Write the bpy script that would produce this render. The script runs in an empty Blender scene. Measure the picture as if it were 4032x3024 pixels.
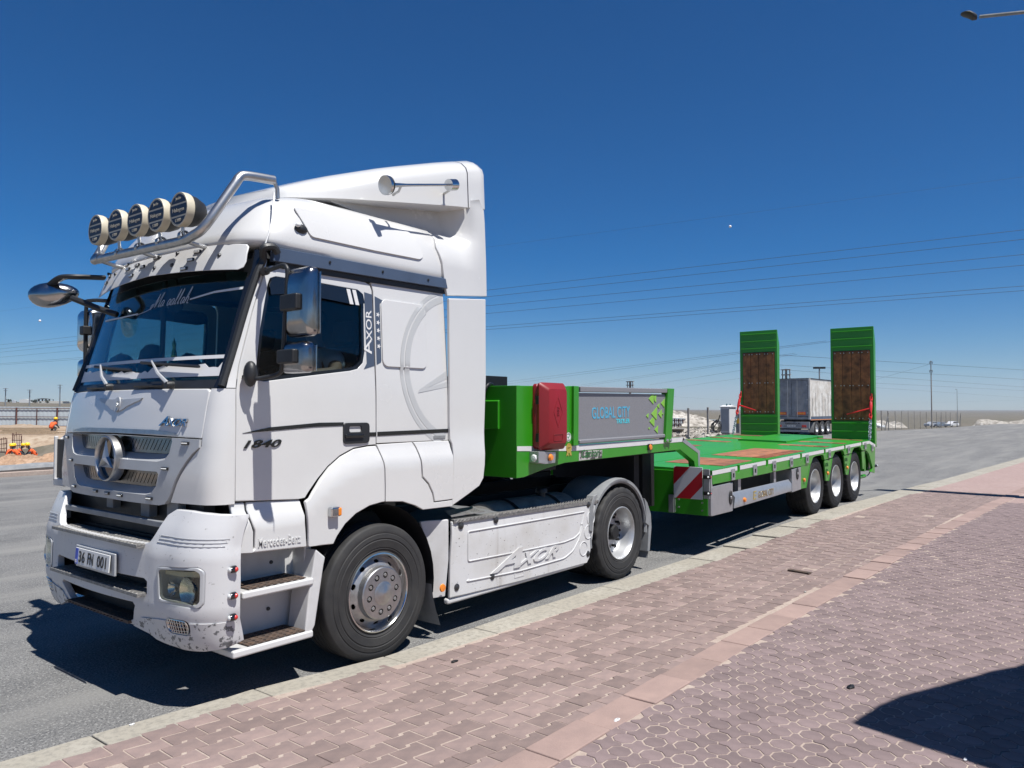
import bpy, bmesh, math, random
from mathutils import Vector, Matrix, Quaternion
from mathutils.geometry import delaunay_2d_cdt
random.seed(7)
R = math.radians
sc = bpy.context.scene
COL = sc.collection

# ------------------------------------------------------------------ camera
F, PITCH, YAW = 3028.0, 0.0328, 0.6706
CAM = Vector((-4.005, -5.664, 1.911))
FW = Vector((math.cos(YAW) * math.cos(PITCH), math.sin(YAW) * math.cos(PITCH), math.sin(PITCH)))
RT = Vector((math.sin(YAW), -math.cos(YAW), 0))
UP = RT.cross(FW)
cd = bpy.data.cameras.new('camera'); cam = bpy.data.objects.new('camera', cd); COL.objects.link(cam)
cam.location = CAM; cam.rotation_euler = FW.to_track_quat('-Z', 'Y').to_euler()
cd.sensor_width = 36; cd.sensor_fit = 'HORIZONTAL'; cd.lens = 36 * F / 4032
cd.clip_start = .05; cd.clip_end = 20000
sc.camera = cam

# ------------------------------------------------------------------ sky, sun, exposure
TO_SUN = Vector((-.035, -.46, 1)).normalized()
world = bpy.data.worlds.new('World'); sc.world = world; world.use_nodes = True
nt = world.node_tree; nt.nodes.clear()
sky = nt.nodes.new('ShaderNodeTexSky'); sky.sky_type = 'NISHITA'; sky.sun_disc = False
sky.sun_elevation = math.asin(TO_SUN.z); sky.sun_rotation = math.atan2(TO_SUN.x, TO_SUN.y)
sky.altitude = 0; sky.air_density = .85; sky.dust_density = .0; sky.ozone_density = 9
bg = nt.nodes.new('ShaderNodeBackground'); bg.inputs['Strength'].default_value = .051
out = nt.nodes.new('ShaderNodeOutputWorld')
hsv = nt.nodes.new('ShaderNodeHueSaturation'); hsv.inputs['Saturation'].default_value = 1.36; gam = nt.nodes.new('ShaderNodeGamma'); gam.inputs[1].default_value = 1.06
nt.links.new(sky.outputs[0], hsv.inputs['Color']); nt.links.new(hsv.outputs[0], gam.inputs[0]); nt.links.new(gam.outputs[0], bg.inputs[0]); nt.links.new(bg.outputs[0], out.inputs[0])
sd = bpy.data.lights.new('sun', 'SUN'); sun = bpy.data.objects.new('sun', sd); COL.objects.link(sun)
sd.energy = 5.0; sd.angle = R(.53); sd.color = (1, .975, .93)
sun.rotation_euler = (-TO_SUN).to_track_quat('-Z', 'Y').to_euler(); sun.location = (0, 0, 60)
sc.view_settings.view_transform = 'Standard'; sc.view_settings.look = 'None'
sc.view_settings.exposure = 0.58; sc.view_settings.gamma = 1.0; sc.view_settings.use_curve_mapping = False
sc.cycles.max_bounces = 7; sc.cycles.transparent_max_bounces = 16; sc.cycles.caustics_reflective = False
sc.cycles.caustics_refractive = False; sc.cycles.use_denoising = True

# ------------------------------------------------------------------ from a point of the picture to a place
def ray(u, v): return FW + RT * ((u - 2016) / F) - UP * ((v - 1512) / F)
def aty(u, v, y): d = ray(u, v); return CAM + d * ((y - CAM.y) / d.y)
def atx(u, v, x): d = ray(u, v); return CAM + d * ((x - CAM.x) / d.x)
def atz(u, v, z): d = ray(u, v); return CAM + d * ((z - CAM.z) / d.z)
def atd(u, v, dist): d = ray(u, v); return CAM + d * dist          # dist = depth along the view axis
def pix(p): d = Vector(p) - CAM; w = d.dot(FW); return 2016 + F * d.dot(RT) / w, 1512 - F * d.dot(UP) / w
ZF = {1: (100, 600, .6028), 2: (900, 600, .6631), 3: (100, 1500, .6632), 4: (850, 1650, .6028), 5: (1600, 1800, .4973),
      6: (1850, 1400, .4521), 7: (2600, 1200, .5426), 8: (0, 1500, .2411), 9: (2650, 1650, .27125), 10: (3150, 1650, .2411),
      11: (2880, 1280, .3014), 12: (1000, 1000, .3316), 13: (3300, 1300, .3309), 14: (2600, 1400, .1808), 15: (3000, 1400, .211), 16: (1500, 600, .3617)}
def zp(n, a, b): o = ZF[n]; return o[0] + a * o[2], o[1] + b * o[2]
def XZ(n, y, pts): return [(p.x, p.z) for p in (aty(*zp(n, a, b), y) for a, b in pts)]
def YZ(n, x, pts): return [(p.y, p.z) for p in (atx(*zp(n, a, b), x) for a, b in pts)]
def sstep(a, b, x): t = min(1, max(0, (x - a) / (b - a))); return t * t * (3 - 2 * t)
def gz(x): return .07 * sstep(4.5, 9.5, x)                           # the road climbs a little along the trailer
def lerp(k, x):
    if x <= k[0][0]: return k[0][1]
    for (a, b), (c, d) in zip(k, k[1:]):
        if x <= c: return b + (d - b) * (x - a) / (c - a)
    return k[-1][1]

def inv(fn, u, v, s=.5, z=1.6):
    """The (s, z) of a surface that a point of the picture falls on."""
    for _ in range(40):
        a = pix(fn(s, z)); e = 1e-4; b = pix(fn(s + e, z)); c = pix(fn(s, z + e))
        j = ((b[0] - a[0]) / e, (c[0] - a[0]) / e, (b[1] - a[1]) / e, (c[1] - a[1]) / e); d = j[0] * j[3] - j[1] * j[2]
        if abs(d) < 1e-6: break
        ru, rv = u - a[0], v - a[1]; ds = (ru * j[3] - rv * j[1]) / d; dz = (rv * j[0] - ru * j[2]) / d
        k = min(1, .2 / max(abs(ds), abs(dz), 1e-9)); s += ds * k; z += dz * k
        if abs(ds) + abs(dz) < 1e-6: break
    return s, z
def ON(fn, n, pts, s=.5, z=1.6): return [inv(fn, *zp(n, a, b), s, z) for a, b in pts]
def sym(half):
    """Near half outline, top centre round to bottom centre, mirrored."""
    return half + [(-a, b) for a, b in reversed(half) if abs(a) > 1e-6]
# ------------------------------------------------------------------ materials
def pm(name, col, rough=.5, metal=0., var=0., vscale=6., bump=0., bscale=60., coat=0., spec=.5, col2=None, rnd=0., detail=6., lo=.35, hi=.65, aniso=False):
    """Principled material with noise colour drift, fine relief and an optional drift from object to object."""
    m = bpy.data.materials.new(name); m.use_nodes = True; n = m.node_tree; b = n.nodes['Principled BSDF']
    b.inputs['Base Color'].default_value = (*col, 1); b.inputs['Roughness'].default_value = rough; b.inputs['Metallic'].default_value = metal
    b.inputs['Coat Weight'].default_value = coat; b.inputs['Coat Roughness'].default_value = .06; b.inputs['Specular IOR Level'].default_value = spec
    tc = n.nodes.new('ShaderNodeTexCoord'); L = n.links.new
    src = None
    if var or col2:
        t = n.nodes.new('ShaderNodeTexNoise'); t.inputs['Scale'].default_value = vscale; t.inputs['Detail'].default_value = detail; t.inputs['Roughness'].default_value = .62
        L(tc.outputs['Object'], t.inputs['Vector'])
        r = n.nodes.new('ShaderNodeValToRGB'); r.color_ramp.elements[0].position = lo; r.color_ramp.elements[1].position = hi
        c2 = col2 or tuple(c * (1 - var) for c in col)
        r.color_ramp.elements[0].color = (*c2, 1); r.color_ramp.elements[1].color = (*col, 1)
        L(t.outputs['Fac'], r.inputs[0]); src = r.outputs[0]
        mr = n.nodes.new('ShaderNodeMapRange'); mr.inputs[3].default_value = min(1, rough + .12); mr.inputs[4].default_value = max(.02, rough - .05)
        L(t.outputs['Fac'], mr.inputs[0]); L(mr.outputs[0], b.inputs['Roughness'])
    if rnd:
        oi = n.nodes.new('ShaderNodeObjectInfo'); hs = n.nodes.new('ShaderNodeHueSaturation')
        mp = n.nodes.new('ShaderNodeMapRange'); mp.inputs[3].default_value = 1 - rnd; mp.inputs[4].default_value = 1 + rnd
        L(oi.outputs['Random'], mp.inputs[0]); L(mp.outputs[0], hs.inputs['Value'])
        if src: L(src, hs.inputs['Color'])
        else: hs.inputs['Color'].default_value = (*col, 1)
        src = hs.outputs[0]
    if src: L(src, b.inputs['Base Color'])
    if bump:
        t2 = n.nodes.new('ShaderNodeTexNoise'); t2.inputs['Scale'].default_value = bscale; t2.inputs['Detail'].default_value = 5
        bp = n.nodes.new('ShaderNodeBump'); bp.inputs['Strength'].default_value = bump; bp.inputs['Distance'].default_value = .01
        L(tc.outputs['Object'], t2.inputs['Vector']); L(t2.outputs['Fac'], bp.inputs['Height']); L(bp.outputs[0], b.inputs['Normal'])
    return m
def glass_mat(name, tint, rough=.0, ior=1.5):
    """Tinted pane: lets light through, mirrors by Fresnel."""
    m = bpy.data.materials.new(name); m.use_nodes = True; n = m.node_tree; n.nodes.clear(); L = n.links.new
    o = n.nodes.new('ShaderNodeOutputMaterial'); mx = n.nodes.new('ShaderNodeMixShader'); tr = n.nodes.new('ShaderNodeBsdfTransparent'); gl = n.nodes.new('ShaderNodeBsdfGlossy')
    lw = n.nodes.new('ShaderNodeLayerWeight'); pw = n.nodes.new('ShaderNodeMath'); pw.operation = 'POWER'; pw.inputs[1].default_value = 5; fr = n.nodes.new('ShaderNodeMath'); fr.operation = 'MULTIPLY_ADD'; f0 = ((ior - 1) / (ior + 1)) ** 2; fr.inputs[1].default_value = 1 - f0; fr.inputs[2].default_value = f0
    L(lw.outputs['Facing'], pw.inputs[0]); L(pw.outputs[0], fr.inputs[0])
    tr.inputs[0].default_value = (*tint, 1); gl.inputs['Roughness'].default_value = rough; gl.inputs['Color'].default_value = (.9, .95, 1, 1)
    L(fr.outputs[0], mx.inputs[0]); L(tr.outputs[0], mx.inputs[1]); L(gl.outputs[0], mx.inputs[2]); L(mx.outputs[0], o.inputs[0])
    return m
def emis(name, col, s):
    m = pm(name, col, .3); b = m.node_tree.nodes['Principled BSDF']; b.inputs['Emission Color'].default_value = (*col, 1); b.inputs['Emission Strength'].default_value = s; return m

# ------------------------------------------------------------------ objects
ORG = {}
def tag(o, label=None, cat=None, group=None, kind=None):
    if label: o['label'] = label
    if cat: o['category'] = cat
    if group: o['group'] = group
    if kind: o['kind'] = kind
    return o
def thing(name, label, cat, loc=(0, 0, 0), rz=0., group=None, local=False):
    o = bpy.data.objects.new(name, None); COL.objects.link(o); o.empty_display_size = .2
    o.location = loc; o.rotation_euler = (0, 0, rz); ORG[o] = Vector((0, 0, 0)) if local else Vector(loc)
    return tag(o, label, cat, group)
class G:
    """Collects pieces of geometry and links them as ONE mesh object."""
    def __init__(s): s.v = []; s.f = []; s.sm = []
    def add(s, v, f, smooth=True):
        k = len(s.v); s.v += [Vector(p) for p in v]; s.f += [tuple(i + k for i in q) for q in f]; s.sm += [smooth] * len(f); return s
    def box(s, x0, x1, y0, y1, z0, z1):
        v = [(x, y, z) for x in (x0, x1) for y in (y0, y1) for z in (z0, z1)]
        return s.add(v, [(0, 1, 3, 2), (4, 6, 7, 5), (0, 4, 5, 1), (2, 3, 7, 6), (0, 2, 6, 4), (1, 5, 7, 3)], False)
    def obox(s, c, ax, ay, az):
        c, ax, ay, az = map(Vector, (c, ax, ay, az)); v = [c + ax * i + ay * j + az * k for i in (-1, 1) for j in (-1, 1) for k in (-1, 1)]
        return s.add(v, [(0, 1, 3, 2), (4, 6, 7, 5), (0, 4, 5, 1), (2, 3, 7, 6), (0, 2, 6, 4), (1, 5, 7, 3)], False)
    def prism(s, poly, axis, c0, c1):
        def p(a, b, c): return {'y': (a, c, b), 'x': (c, a, b), 'z': (a, b, c)}[axis]
        n = len(poly); v = [p(a, b, c0) for a, b in poly] + [p(a, b, c1) for a, b in poly]
        f = [tuple(range(n)), tuple(range(2 * n - 1, n - 1, -1))] + [(i, (i + 1) % n, n + (i + 1) % n, n + i) for i in range(n)]
        return s.add(v, f, False)
    def loft(s, rings, caps=True, closed=True, smooth=True):
        n = len(rings[0]); v = [p for r in rings for p in r]; f = []
        for i in range(len(rings) - 1):
            for j in range(n if closed else n - 1):
                f.append((i * n + j, i * n + (j + 1) % n, (i + 1) * n + (j + 1) % n, (i + 1) * n + j))
        s.add(v, f, smooth)
        if caps and closed: s.add(rings[0], [tuple(range(n))], False); s.add(rings[-1], [tuple(range(n))], False)
        return s
    def tube(s, path, r, n=8, closed=False, flat=1.):
        P = [Vector(p) for p in path]; m = len(P); rings = []; prev = None
        for i, p in enumerate(P):
            a = P[(i - 1) % m] if closed or i else p; b = P[(i + 1) % m] if closed or i < m - 1 else p
            t = (b - a).normalized()
            u = (prev - t * prev.dot(t)) if prev else (Vector((0, 0, 1)).cross(t) if abs(t.z) < .9 else Vector((1, 0, 0)).cross(t))
            u.normalize(); w = t.cross(u); prev = u; rr = r[i] if isinstance(r, (list, tuple)) else r
            rings.append([p + (u * math.cos(2 * math.pi * k / n) + w * (math.sin(2 * math.pi * k / n) * flat)) * rr for k in range(n)])
        if closed: rings.append(rings[0])
        return s.loft(rings, caps=not closed)
    def lathe(s, prof, c, axis='y', n=32, rad=None, sgn=1, smooth=True):
        """prof: (radius, height) pairs; height runs along the axis times sgn from c."""
        c = Vector(c); rings = []
        for k in range(n):
            a = 2 * math.pi * k / n; ring = []
            for i, (r, h) in enumerate(prof):
                rr = r + (rad(i, k) if rad else 0); h *= sgn
                ring.append(c + (Vector((rr * math.cos(a), h, rr * math.sin(a))) if axis == 'y' else Vector((h, rr * math.cos(a), rr * math.sin(a))) if axis == 'x' else Vector((rr * math.cos(a), rr * math.sin(a), h))))
            rings.append(ring)
        rings.append(rings[0]); return s.loft(rings, caps=False, closed=False, smooth=smooth)
    def ball(s, c, rx, ry=None, rz=None, n=12, m=8):
        c = Vector(c); ry = ry or rx; rz = rz or rx
        return s.loft([[c + Vector((rx * math.sin(math.pi * j / m) * math.cos(2 * math.pi * i / n), ry * math.sin(math.pi * j / m) * math.sin(2 * math.pi * i / n), rz * math.cos(math.pi * j / m))) for i in range(n)] for j in range(m + 1)], caps=False)
    def panel(s, outline, holes, fn, thick, grid=.08, nrm=None):
        """Plate cut to an outline with holes, laid on fn(a, b) -> point; thick is a vector or nrm(a, b) * thick."""
        if grid:
            def sub(L):
                o = []
                for i in range(len(L)):
                    a, b = Vector(L[i]), Vector(L[(i + 1) % len(L)]); k = max(1, int((b - a).length / grid + .5)); o += [tuple(a + (b - a) * (j / k)) for j in range(k)]
                return o
            outline = sub(outline); holes = [sub(h) for h in holes]
        pts = [Vector(p) for p in outline]; edges = [(i, (i + 1) % len(pts)) for i in range(len(pts))]
        for h in holes:
            k = len(pts); pts += [Vector(p) for p in h]; edges += [(k + i, k + (i + 1) % len(h)) for i in range(len(h))]
        loops = [outline] + list(holes)
        def inside(p, L):
            c = False; n = len(L)
            for i in range(n):
                (x1, y1), (x2, y2) = L[i], L[(i + 1) % n]
                if (y1 > p[1]) != (y2 > p[1]) and p[0] < (x2 - x1) * (p[1] - y1) / (y2 - y1) + x1: c = not c
            return c
        def near(p):
            for L in loops:
                for i in range(len(L)):
                    a = Vector(L[i]); b = Vector(L[(i + 1) % len(L)]); d = b - a; t = max(0, min(1, (Vector(p) - a).dot(d) / max(d.dot(d), 1e-12)))
                    if (Vector(p) - a - d * t).length < grid * .35: return True
            return False
        xs = [p[0] for p in outline]; ys = [p[1] for p in outline]
        if grid:
            x = min(xs) + grid * .5
            while x < max(xs):
                y = min(ys) + grid * .5
                while y < max(ys):
                    if inside((x, y), outline) and not any(inside((x, y), h) for h in holes) and not near((x, y)): pts.append(Vector((x, y)))
                    y += grid
                x += grid
        V, E, Fc, *_ = delaunay_2d_cdt(pts, edges, [], 0, 1e-5)
        Fc = [f for f in Fc if (lambda c: inside(c, outline) and not any(inside(c, h) for h in holes))((sum(V[i].x for i in f) / len(f), sum(V[i].y for i in f) / len(f)))]
        front = [Vector(fn(p.x, p.y)) for p in V]
        back = [q + (Vector(thick) if nrm is None else nrm(p.x, p.y) * thick) for p, q in zip(V, front)]
        s.add(front, Fc, True); s.add(back, [tuple(reversed(f)) for f in Fc], True)
        cnt = {}
        for f in Fc:
            for i in range(len(f)):
                e = (f[i], f[(i + 1) % len(f)]); cnt[tuple(sorted(e))] = cnt.get(tuple(sorted(e)), 0) + 1
        for e, c in cnt.items():
            if c == 1: s.add([front[e[0]], front[e[1]], back[e[1]], back[e[0]]], [(0, 1, 2, 3)], False)
        return s
    def mirror(s):
        k = len(s.v); s.v += [Vector((p.x, -p.y, p.z)) for p in s.v]; s.f += [tuple(i + k for i in reversed(q)) for q in s.f]; s.sm += s.sm[:]; return s
    def flip(s): s.v = [Vector((p.x, -p.y, p.z)) for p in s.v]; s.f = [tuple(reversed(q)) for q in s.f]; return s
    def move(s, M): s.v = [M @ p for p in s.v]; return s
    def mk(s, name, mat, parent=None, bevel=0., seg=2, ang=40, weld=True, recalc=True):
        me = bpy.data.meshes.new(name); o_ = ORG.get(parent, Vector((0, 0, 0)))
        bm = bmesh.new(); vs = [bm.verts.new(p - o_) for p in s.v]; bm.verts.ensure_lookup_table()
        for q, sm in zip(s.f, s.sm):
            try: bm.faces.new([vs[i] for i in q]).smooth = True
            except ValueError: pass
        if weld: bmesh.ops.remove_doubles(bm, verts=bm.verts, dist=2e-5)
        if recalc: bmesh.ops.recalc_face_normals(bm, faces=bm.faces)
        bm.to_mesh(me); bm.free(); me.set_sharp_from_angle(angle=R(ang))
        o = bpy.data.objects.new(name, me); COL.objects.link(o); me.materials.append(mat)
        if parent: o.parent = parent; ORG[o] = o_
        if bevel:
            b = o.modifiers.new('Bevel', 'BEVEL'); b.width = bevel; b.segments = seg; b.limit_method = 'ANGLE'; b.angle_limit = R(ang); b.harden_normals = True
        return o
def quick(name, mat, parent, *boxes, bevel=0., **k):
    g = G()
    for b in boxes: g.box(*b)
    return g.mk(name, mat, parent, bevel, **k)
_tc = {}
def text_geo(txt, size=1., shear=0., extrude=.0, spacing=1., bold=0.):
    """Letters as a mesh in the x-y plane, left edge and baseline at the origin."""
    key = (txt, shear, spacing, bold)
    if key not in _tc:
        c = bpy.data.curves.new('t', 'FONT'); c.body = txt; c.size = 1; c.shear = shear; c.space_character = spacing; c.resolution_u = 3; c.offset = bold
        o = bpy.data.objects.new('t', c); COL.objects.link(o); dg = bpy.context.evaluated_depsgraph_get()
        m = bpy.data.meshes.new_from_object(o.evaluated_get(dg)); v = [p.co.copy() for p in m.vertices]; f = [tuple(p.vertices) for p in m.polygons]
        bpy.data.objects.remove(o); bpy.data.curves.remove(c); bpy.data.meshes.remove(m); _tc[key] = (v, f)
    v, f = _tc[key]; return [Vector((p.x * size, p.y * size, 0)) for p in v], f
def letters(g, txt, o, r, u, w=None, size=1., shear=0., depth=.004, spacing=1., bold=0., hs=None, fit=None):
    """Adds raised letters to g: origin o, reading direction r, up u; fit = (width, height) in metres."""
    v, f = text_geo(txt, 1., shear, 0, spacing, bold); o, r, u = Vector(o), Vector(r).normalized(), Vector(u).normalized(); n = r.cross(u)
    x0 = min(p.x for p in v); x1 = max(p.x for p in v); y0 = min(p.y for p in v); y1 = max(p.y for p in v)
    if fit: v = [Vector(((p.x - x0) / (x1 - x0) * fit[0], (p.y - y0) / (y1 - y0) * fit[1], 0)) for p in v]
    else: v = [p * size for p in v]
    A = [o + r * p.x + u * p.y for p in v]; B = [p + n * depth for p in A]; k = len(v)
    g.add(B, f, False); cnt = {}
    for q in f:
        for i in range(len(q)):
            e = (q[i], q[(i + 1) % len(q)]); cnt.setdefault(tuple(sorted(e)), []).append(e)
    for es in cnt.values():
        if len(es) == 1: a, b = es[0]; g.add([A[a], A[b], B[b], B[a]], [(0, 1, 2, 3)], False)
    return g
def copy_tree(o, parent=None, **kw):
    c = o.copy(); COL.objects.link(c); c.parent = parent
    for ch in o.children: copy_tree(ch, c)
    return c
def smoothpath(P, n=6, closed=False):
    """Catmull-Rom through points."""
    P = [Vector(p) for p in P]; out = []; m = len(P)
    for i in range(m if closed else m - 1):
        a, b, c, d = (P[(i + k) % m] if closed else P[max(0, min(m - 1, i + k))] for k in (-1, 0, 1, 2))
        for j in range(n):
            t = j / n; out.append(.5 * ((2 * b) + (c - a) * t + (2 * a - 5 * b + 4 * c - d) * t * t + (3 * b - a - 3 * c + d) * t ** 3))
    if not closed: out.append(P[-1])
    return out
def rrect(x0, x1, z0, z1, r, n=4):
    o = []
    for cx, cz, a in ((x1 - r, z1 - r, 0), (x0 + r, z1 - r, 90), (x0 + r, z0 + r, 180), (x1 - r, z0 + r, 270)):
        o += [(cx + r * math.cos(R(a + 90 * i / n)), cz + r * math.sin(R(a + 90 * i / n))) for i in range(n + 1)]
    return o
def roundpoly(P, r, n=4):
    """Polygon with rounded corners."""
    o = []; m = len(P)
    for i in range(m):
        a, b, c = Vector(P[i - 1]), Vector(P[i]), Vector(P[(i + 1) % m]); rr = r[i] if isinstance(r, (list, tuple)) else r
        if rr <= 0: o.append(tuple(b)); continue
        k = min(rr, (a - b).length * .45, (c - b).length * .45); p = b + (a - b).normalized() * k; q = b + (c - b).normalized() * k
        o += [tuple((p * (1 - t) ** 2 + b * 2 * t * (1 - t) + q * t * t)) for t in [j / n for j in range(n + 1)]]
    return o
def circ(cx, cz, r, n=16, rz=None): rz = rz or r; return [(cx + r * math.cos(2 * math.pi * i / n), cz + rz * math.sin(2 * math.pi * i / n)) for i in range(n)]
# ------------------------------------------------------------------ ground materials
def ground_mat(name, cols, scales, bump, bscale, rough=.9, stretch=None):
    m = bpy.data.materials.new(name); m.use_nodes = True; n = m.node_tree; b = n.nodes['Principled BSDF']; L = n.links.new
    b.inputs['Roughness'].default_value = rough; b.inputs['Specular IOR Level'].default_value = .25
    tc = n.nodes.new('ShaderNodeTexCoord'); prev = None
    for i, (c, s) in enumerate(zip(cols[1:], scales)):
        t = n.nodes.new('ShaderNodeTexNoise'); t.inputs['Scale'].default_value = s; t.inputs['Detail'].default_value = 7; t.inputs['Roughness'].default_value = .65
        if stretch is not None and i == stretch:
            mp = n.nodes.new('ShaderNodeMapping'); mp.inputs['Scale'].default_value = (.09, 1, 1); mp.inputs['Rotation'].default_value = (0, 0, .06); L(tc.outputs['Object'], mp.inputs[0]); L(mp.outputs[0], t.inputs['Vector'])
        else: L(tc.outputs['Object'], t.inputs['Vector'])
        r = n.nodes.new('ShaderNodeValToRGB'); r.color_ramp.elements[0].position = .46 if s < 40 else .53; r.color_ramp.elements[1].position = .66 if s < 40 else .59
        L(t.outputs['Fac'], r.inputs[0]); x = n.nodes.new('ShaderNodeMix'); x.data_type = 'RGBA'
        L(r.outputs[0], x.inputs[0])
        if prev: L(prev, x.inputs[6])
        else: x.inputs[6].default_value = (*cols[0], 1)
        x.inputs[7].default_value = (*c, 1); prev = x.outputs[2]
    L(prev, b.inputs['Base Color'])
    t = n.nodes.new('ShaderNodeTexNoise'); t.inputs['Scale'].default_value = bscale; t.inputs['Detail'].default_value = 6
    bp = n.nodes.new('ShaderNodeBump'); bp.inputs['Strength'].default_value = bump; bp.inputs['Distance'].default_value = .02
    L(tc.outputs['Object'], t.inputs['Vector']); L(t.outputs['Fac'], bp.inputs['Height']); L(bp.outputs[0], b.inputs['Normal'])
    return m
M = {}
M['asphalt'] = ground_mat('asphalt', [(.163, .161, .158), (.197, .195, .190), (.117, .117, .117), (.273, .269, .261), (.065, .065, .067), (.211, .207, .197)], [.22, 1.1, 48, 75, 1.1], .9, 55, stretch=4)
M['soil'] = ground_mat('soil', [(.127, .108, .085), (.094, .085, .064), (.080, .083, .052), (.179, .155, .122)], [.012, .06, .6], .4, 3)
M['dirt'] = ground_mat('dirt', [(.319, .243, .174), (.379, .311, .235), (.250, .182, .125)], [.35, 2.5], .6, 9)
M['sand'] = ground_mat('sand', [(.379, .304, .258), (.425, .356, .304), (.319, .250, .212)], [1.5, 25], .5, 160)
M['concrete'] = ground_mat('kerb concrete', [(.304, .280, .235), (.349, .326, .280), (.227, .212, .182)], [1.8, 22], .3, 140)
M['paver'] = pm('red brown paver', (.230, .167, .150), .85, 0, .16, 9, .35, 130, rnd=.2, col2=(.181, .135, .125))
M['octpaver'] = pm('mauve paver', (.194, .144, .141), .85, 0, .16, 9, .35, 130, rnd=.18, col2=(.157, .117, .116))
M['redkerb'] = pm('red kerb stone', (.295, .207, .179), .82, 0, .2, 5, .25, 90, rnd=.10, col2=(.242, .171, .151))

# ------------------------------------------------------------------ terrain, road, pavement
KI = [(-14, -.45), (-6, -.78), (-2.4, -.95), (-1, -1.08), (0, -1.25), (4, -1.33), (7, -1.40), (11.4, -1.53), (13.5, -1.68), (15.5, -1.78), (18, -2.0), (31, -2.75), (60, -4.5), (110, -8)]
KO = [(-14, -.70), (-6, -1.03), (-2.3, -1.20), (-1, -1.29), (0, -1.49), (2, -1.60), (4, -1.68), (7, -1.80), (11.4, -1.98), (13.5, -2.12), (18, -2.45), (31, -3.2), (60, -5.0), (110, -8.5)]
RL = [(-14, -2.95), (-.8, -3.06), (2, -3.09), (4, -3.15), (7, -3.27), (9.5, -3.43), (13, -3.6), (30, -4.6), (60, -6.4), (110, -10)]
PH = .045
def strip(name, ka, kb, mat, z, xs, parent=None):
    g = G(); ra = []; 
    for x in xs:
        a = lerp(ka, x) if isinstance(ka, list) else ka; b = lerp(kb, x) if isinstance(kb, list) else kb
        ra.append([(x, a, z + gz(x)), (x, b, z + gz(x))])
    g.loft(ra, caps=False, closed=False); return g.mk(name, mat, parent, recalc=False)
def terr(x, y):
    """Ground height: level round the truck, rising towards the far left, falling towards the far right."""
    dx, dy = x - CAM.x, y - CAM.y; d = math.hypot(dx, dy); th = math.degrees(math.atan2(dy, dx))
    k = lerp([(-90, 0), (5, -.0072), (16, -.0072), (30, -.001), (70, .0105), (100, .008), (180, 0)], th)
    pit = 1.35 * sstep(27.6, 29, dx * FW.x + dy * FW.y) * sstep(54, 50, dx * FW.x + dy * FW.y) * sstep(12, 20, y)
    low = -lerp([(75, 0), (200, 2.2), (1500, 0)], d) * sstep(25, 16, th) * sstep(-5, 3, th)
    return -.03 + gz(x) - pit + low + k * max(0, min(d, 1500) - 75) + (.35 * math.sin(x * .013) * math.sin(y * .017) * sstep(150, 500, d))
g = G(); rad = [0, 6, 12, 18, 22, 25, 27, 28, 29, 30, 31, 32, 33, 34, 36, 38, 40, 42, 44, 46, 48, 50, 52, 55, 58, 62, 68, 75, 90, 110, 140, 180, 240, 320, 450, 650, 900, 1200, 1600, 2500, 5000, 12000]
def tp(r, a): x, y = CAM.x + r * math.cos(R(a)), CAM.y + r * math.sin(R(a)); return (x, y, terr(x, y))
g.loft([[tp(r, a) for a in range(-180, 181, 3)] for r in rad[1:]], caps=False, closed=False)
tag(g.mk('terrain', M['soil'], recalc=False), kind='structure')
def base_at(u, v):
    """Where the line of sight meets the ground."""
    z = 0.
    for _ in range(60):
        p = atz(u, v, z) if z < CAM.z - .05 and v > 1512 + F * math.tan(PITCH) * .2 else atd(u, v, 90); zz = terr(p.x, p.y) + .03
        z = z * .5 + zz * .5
    return Vector((p.x, p.y, z - .03))
FAR = [(-60, 19), (5, 19), (30, 17), (41, 15.3), (52, 13.5), (62, 11.5), (80, 8.2), (110, 6.5)]
xs = [-60, -30, -14, -6, -2.4, -1, 0, 2, 4, 4.5, 5.5, 6.5, 7.5, 8.5, 9.5, 11.4, 13.5, 15.5, 18, 24, 31, 41, 52, 62, 80, 110]
g = G(); rows = []
for x in xs:
    a = lerp(KI, x) - .12; b = lerp(FAR, x); rows.append([(x, a + (b - a) * t, gz(x)) for t in (0, .1, .3, .6, 1)])
g.loft(rows, caps=False, closed=False); tag(g.mk('road', M['asphalt'], recalc=False), kind='structure')

sidewalk = thing('sidewalk', 'red block paved sidewalk with a concrete kerb beside the road', None); sidewalk['kind'] = 'structure'; del sidewalk['label']
xs = [-14 + i * .5 for i in range(250)]
base = strip('paving_bed', KO, -16, M['sand'], PH - .0035, xs, sidewalk)
# far paving, past where the stones can be told apart
mfar = ground_mat('far paving', [(.304, .220, .201), (.334, .250, .227), (.258, .190, .174)], [.6, 14], .5, 40)
fx = [15.2 + i * .8 for i in range(119)]
strip('far_paving', KO, RL, mfar, PH - .002, fx, sidewalk)['kind'] = 'stuff'
strip('far_paving', [(x, y - .26) for x, y in RL], -16, mfar, PH - .002, [13.4 + i * .8 for i in range(121)], sidewalk)['kind'] = 'stuff'
def prismz(g, poly, z0, z1, bev=.004):
    n = len(poly); cx = sum(p[0] for p in poly) / n; cy = sum(p[1] for p in poly) / n
    ins = []
    for x, y in poly:
        d = math.hypot(x - cx, y - cy); ins.append((x - (x - cx) / d * bev, y - (y - cy) / d * bev))
    v = [(x, y, z0) for x, y in poly] + [(x, y, z1 - bev) for x, y in poly] + [(x, y, z1) for x, y in ins]
    f = [tuple(range(2 * n, 3 * n))] + [(i, (i + 1) % n, n + (i + 1) % n, n + i) for i in range(n)] + [(n + i, n + (i + 1) % n, 2 * n + (i + 1) % n, 2 * n + i) for i in range(n)]
    g.add(v, f, False)
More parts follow.
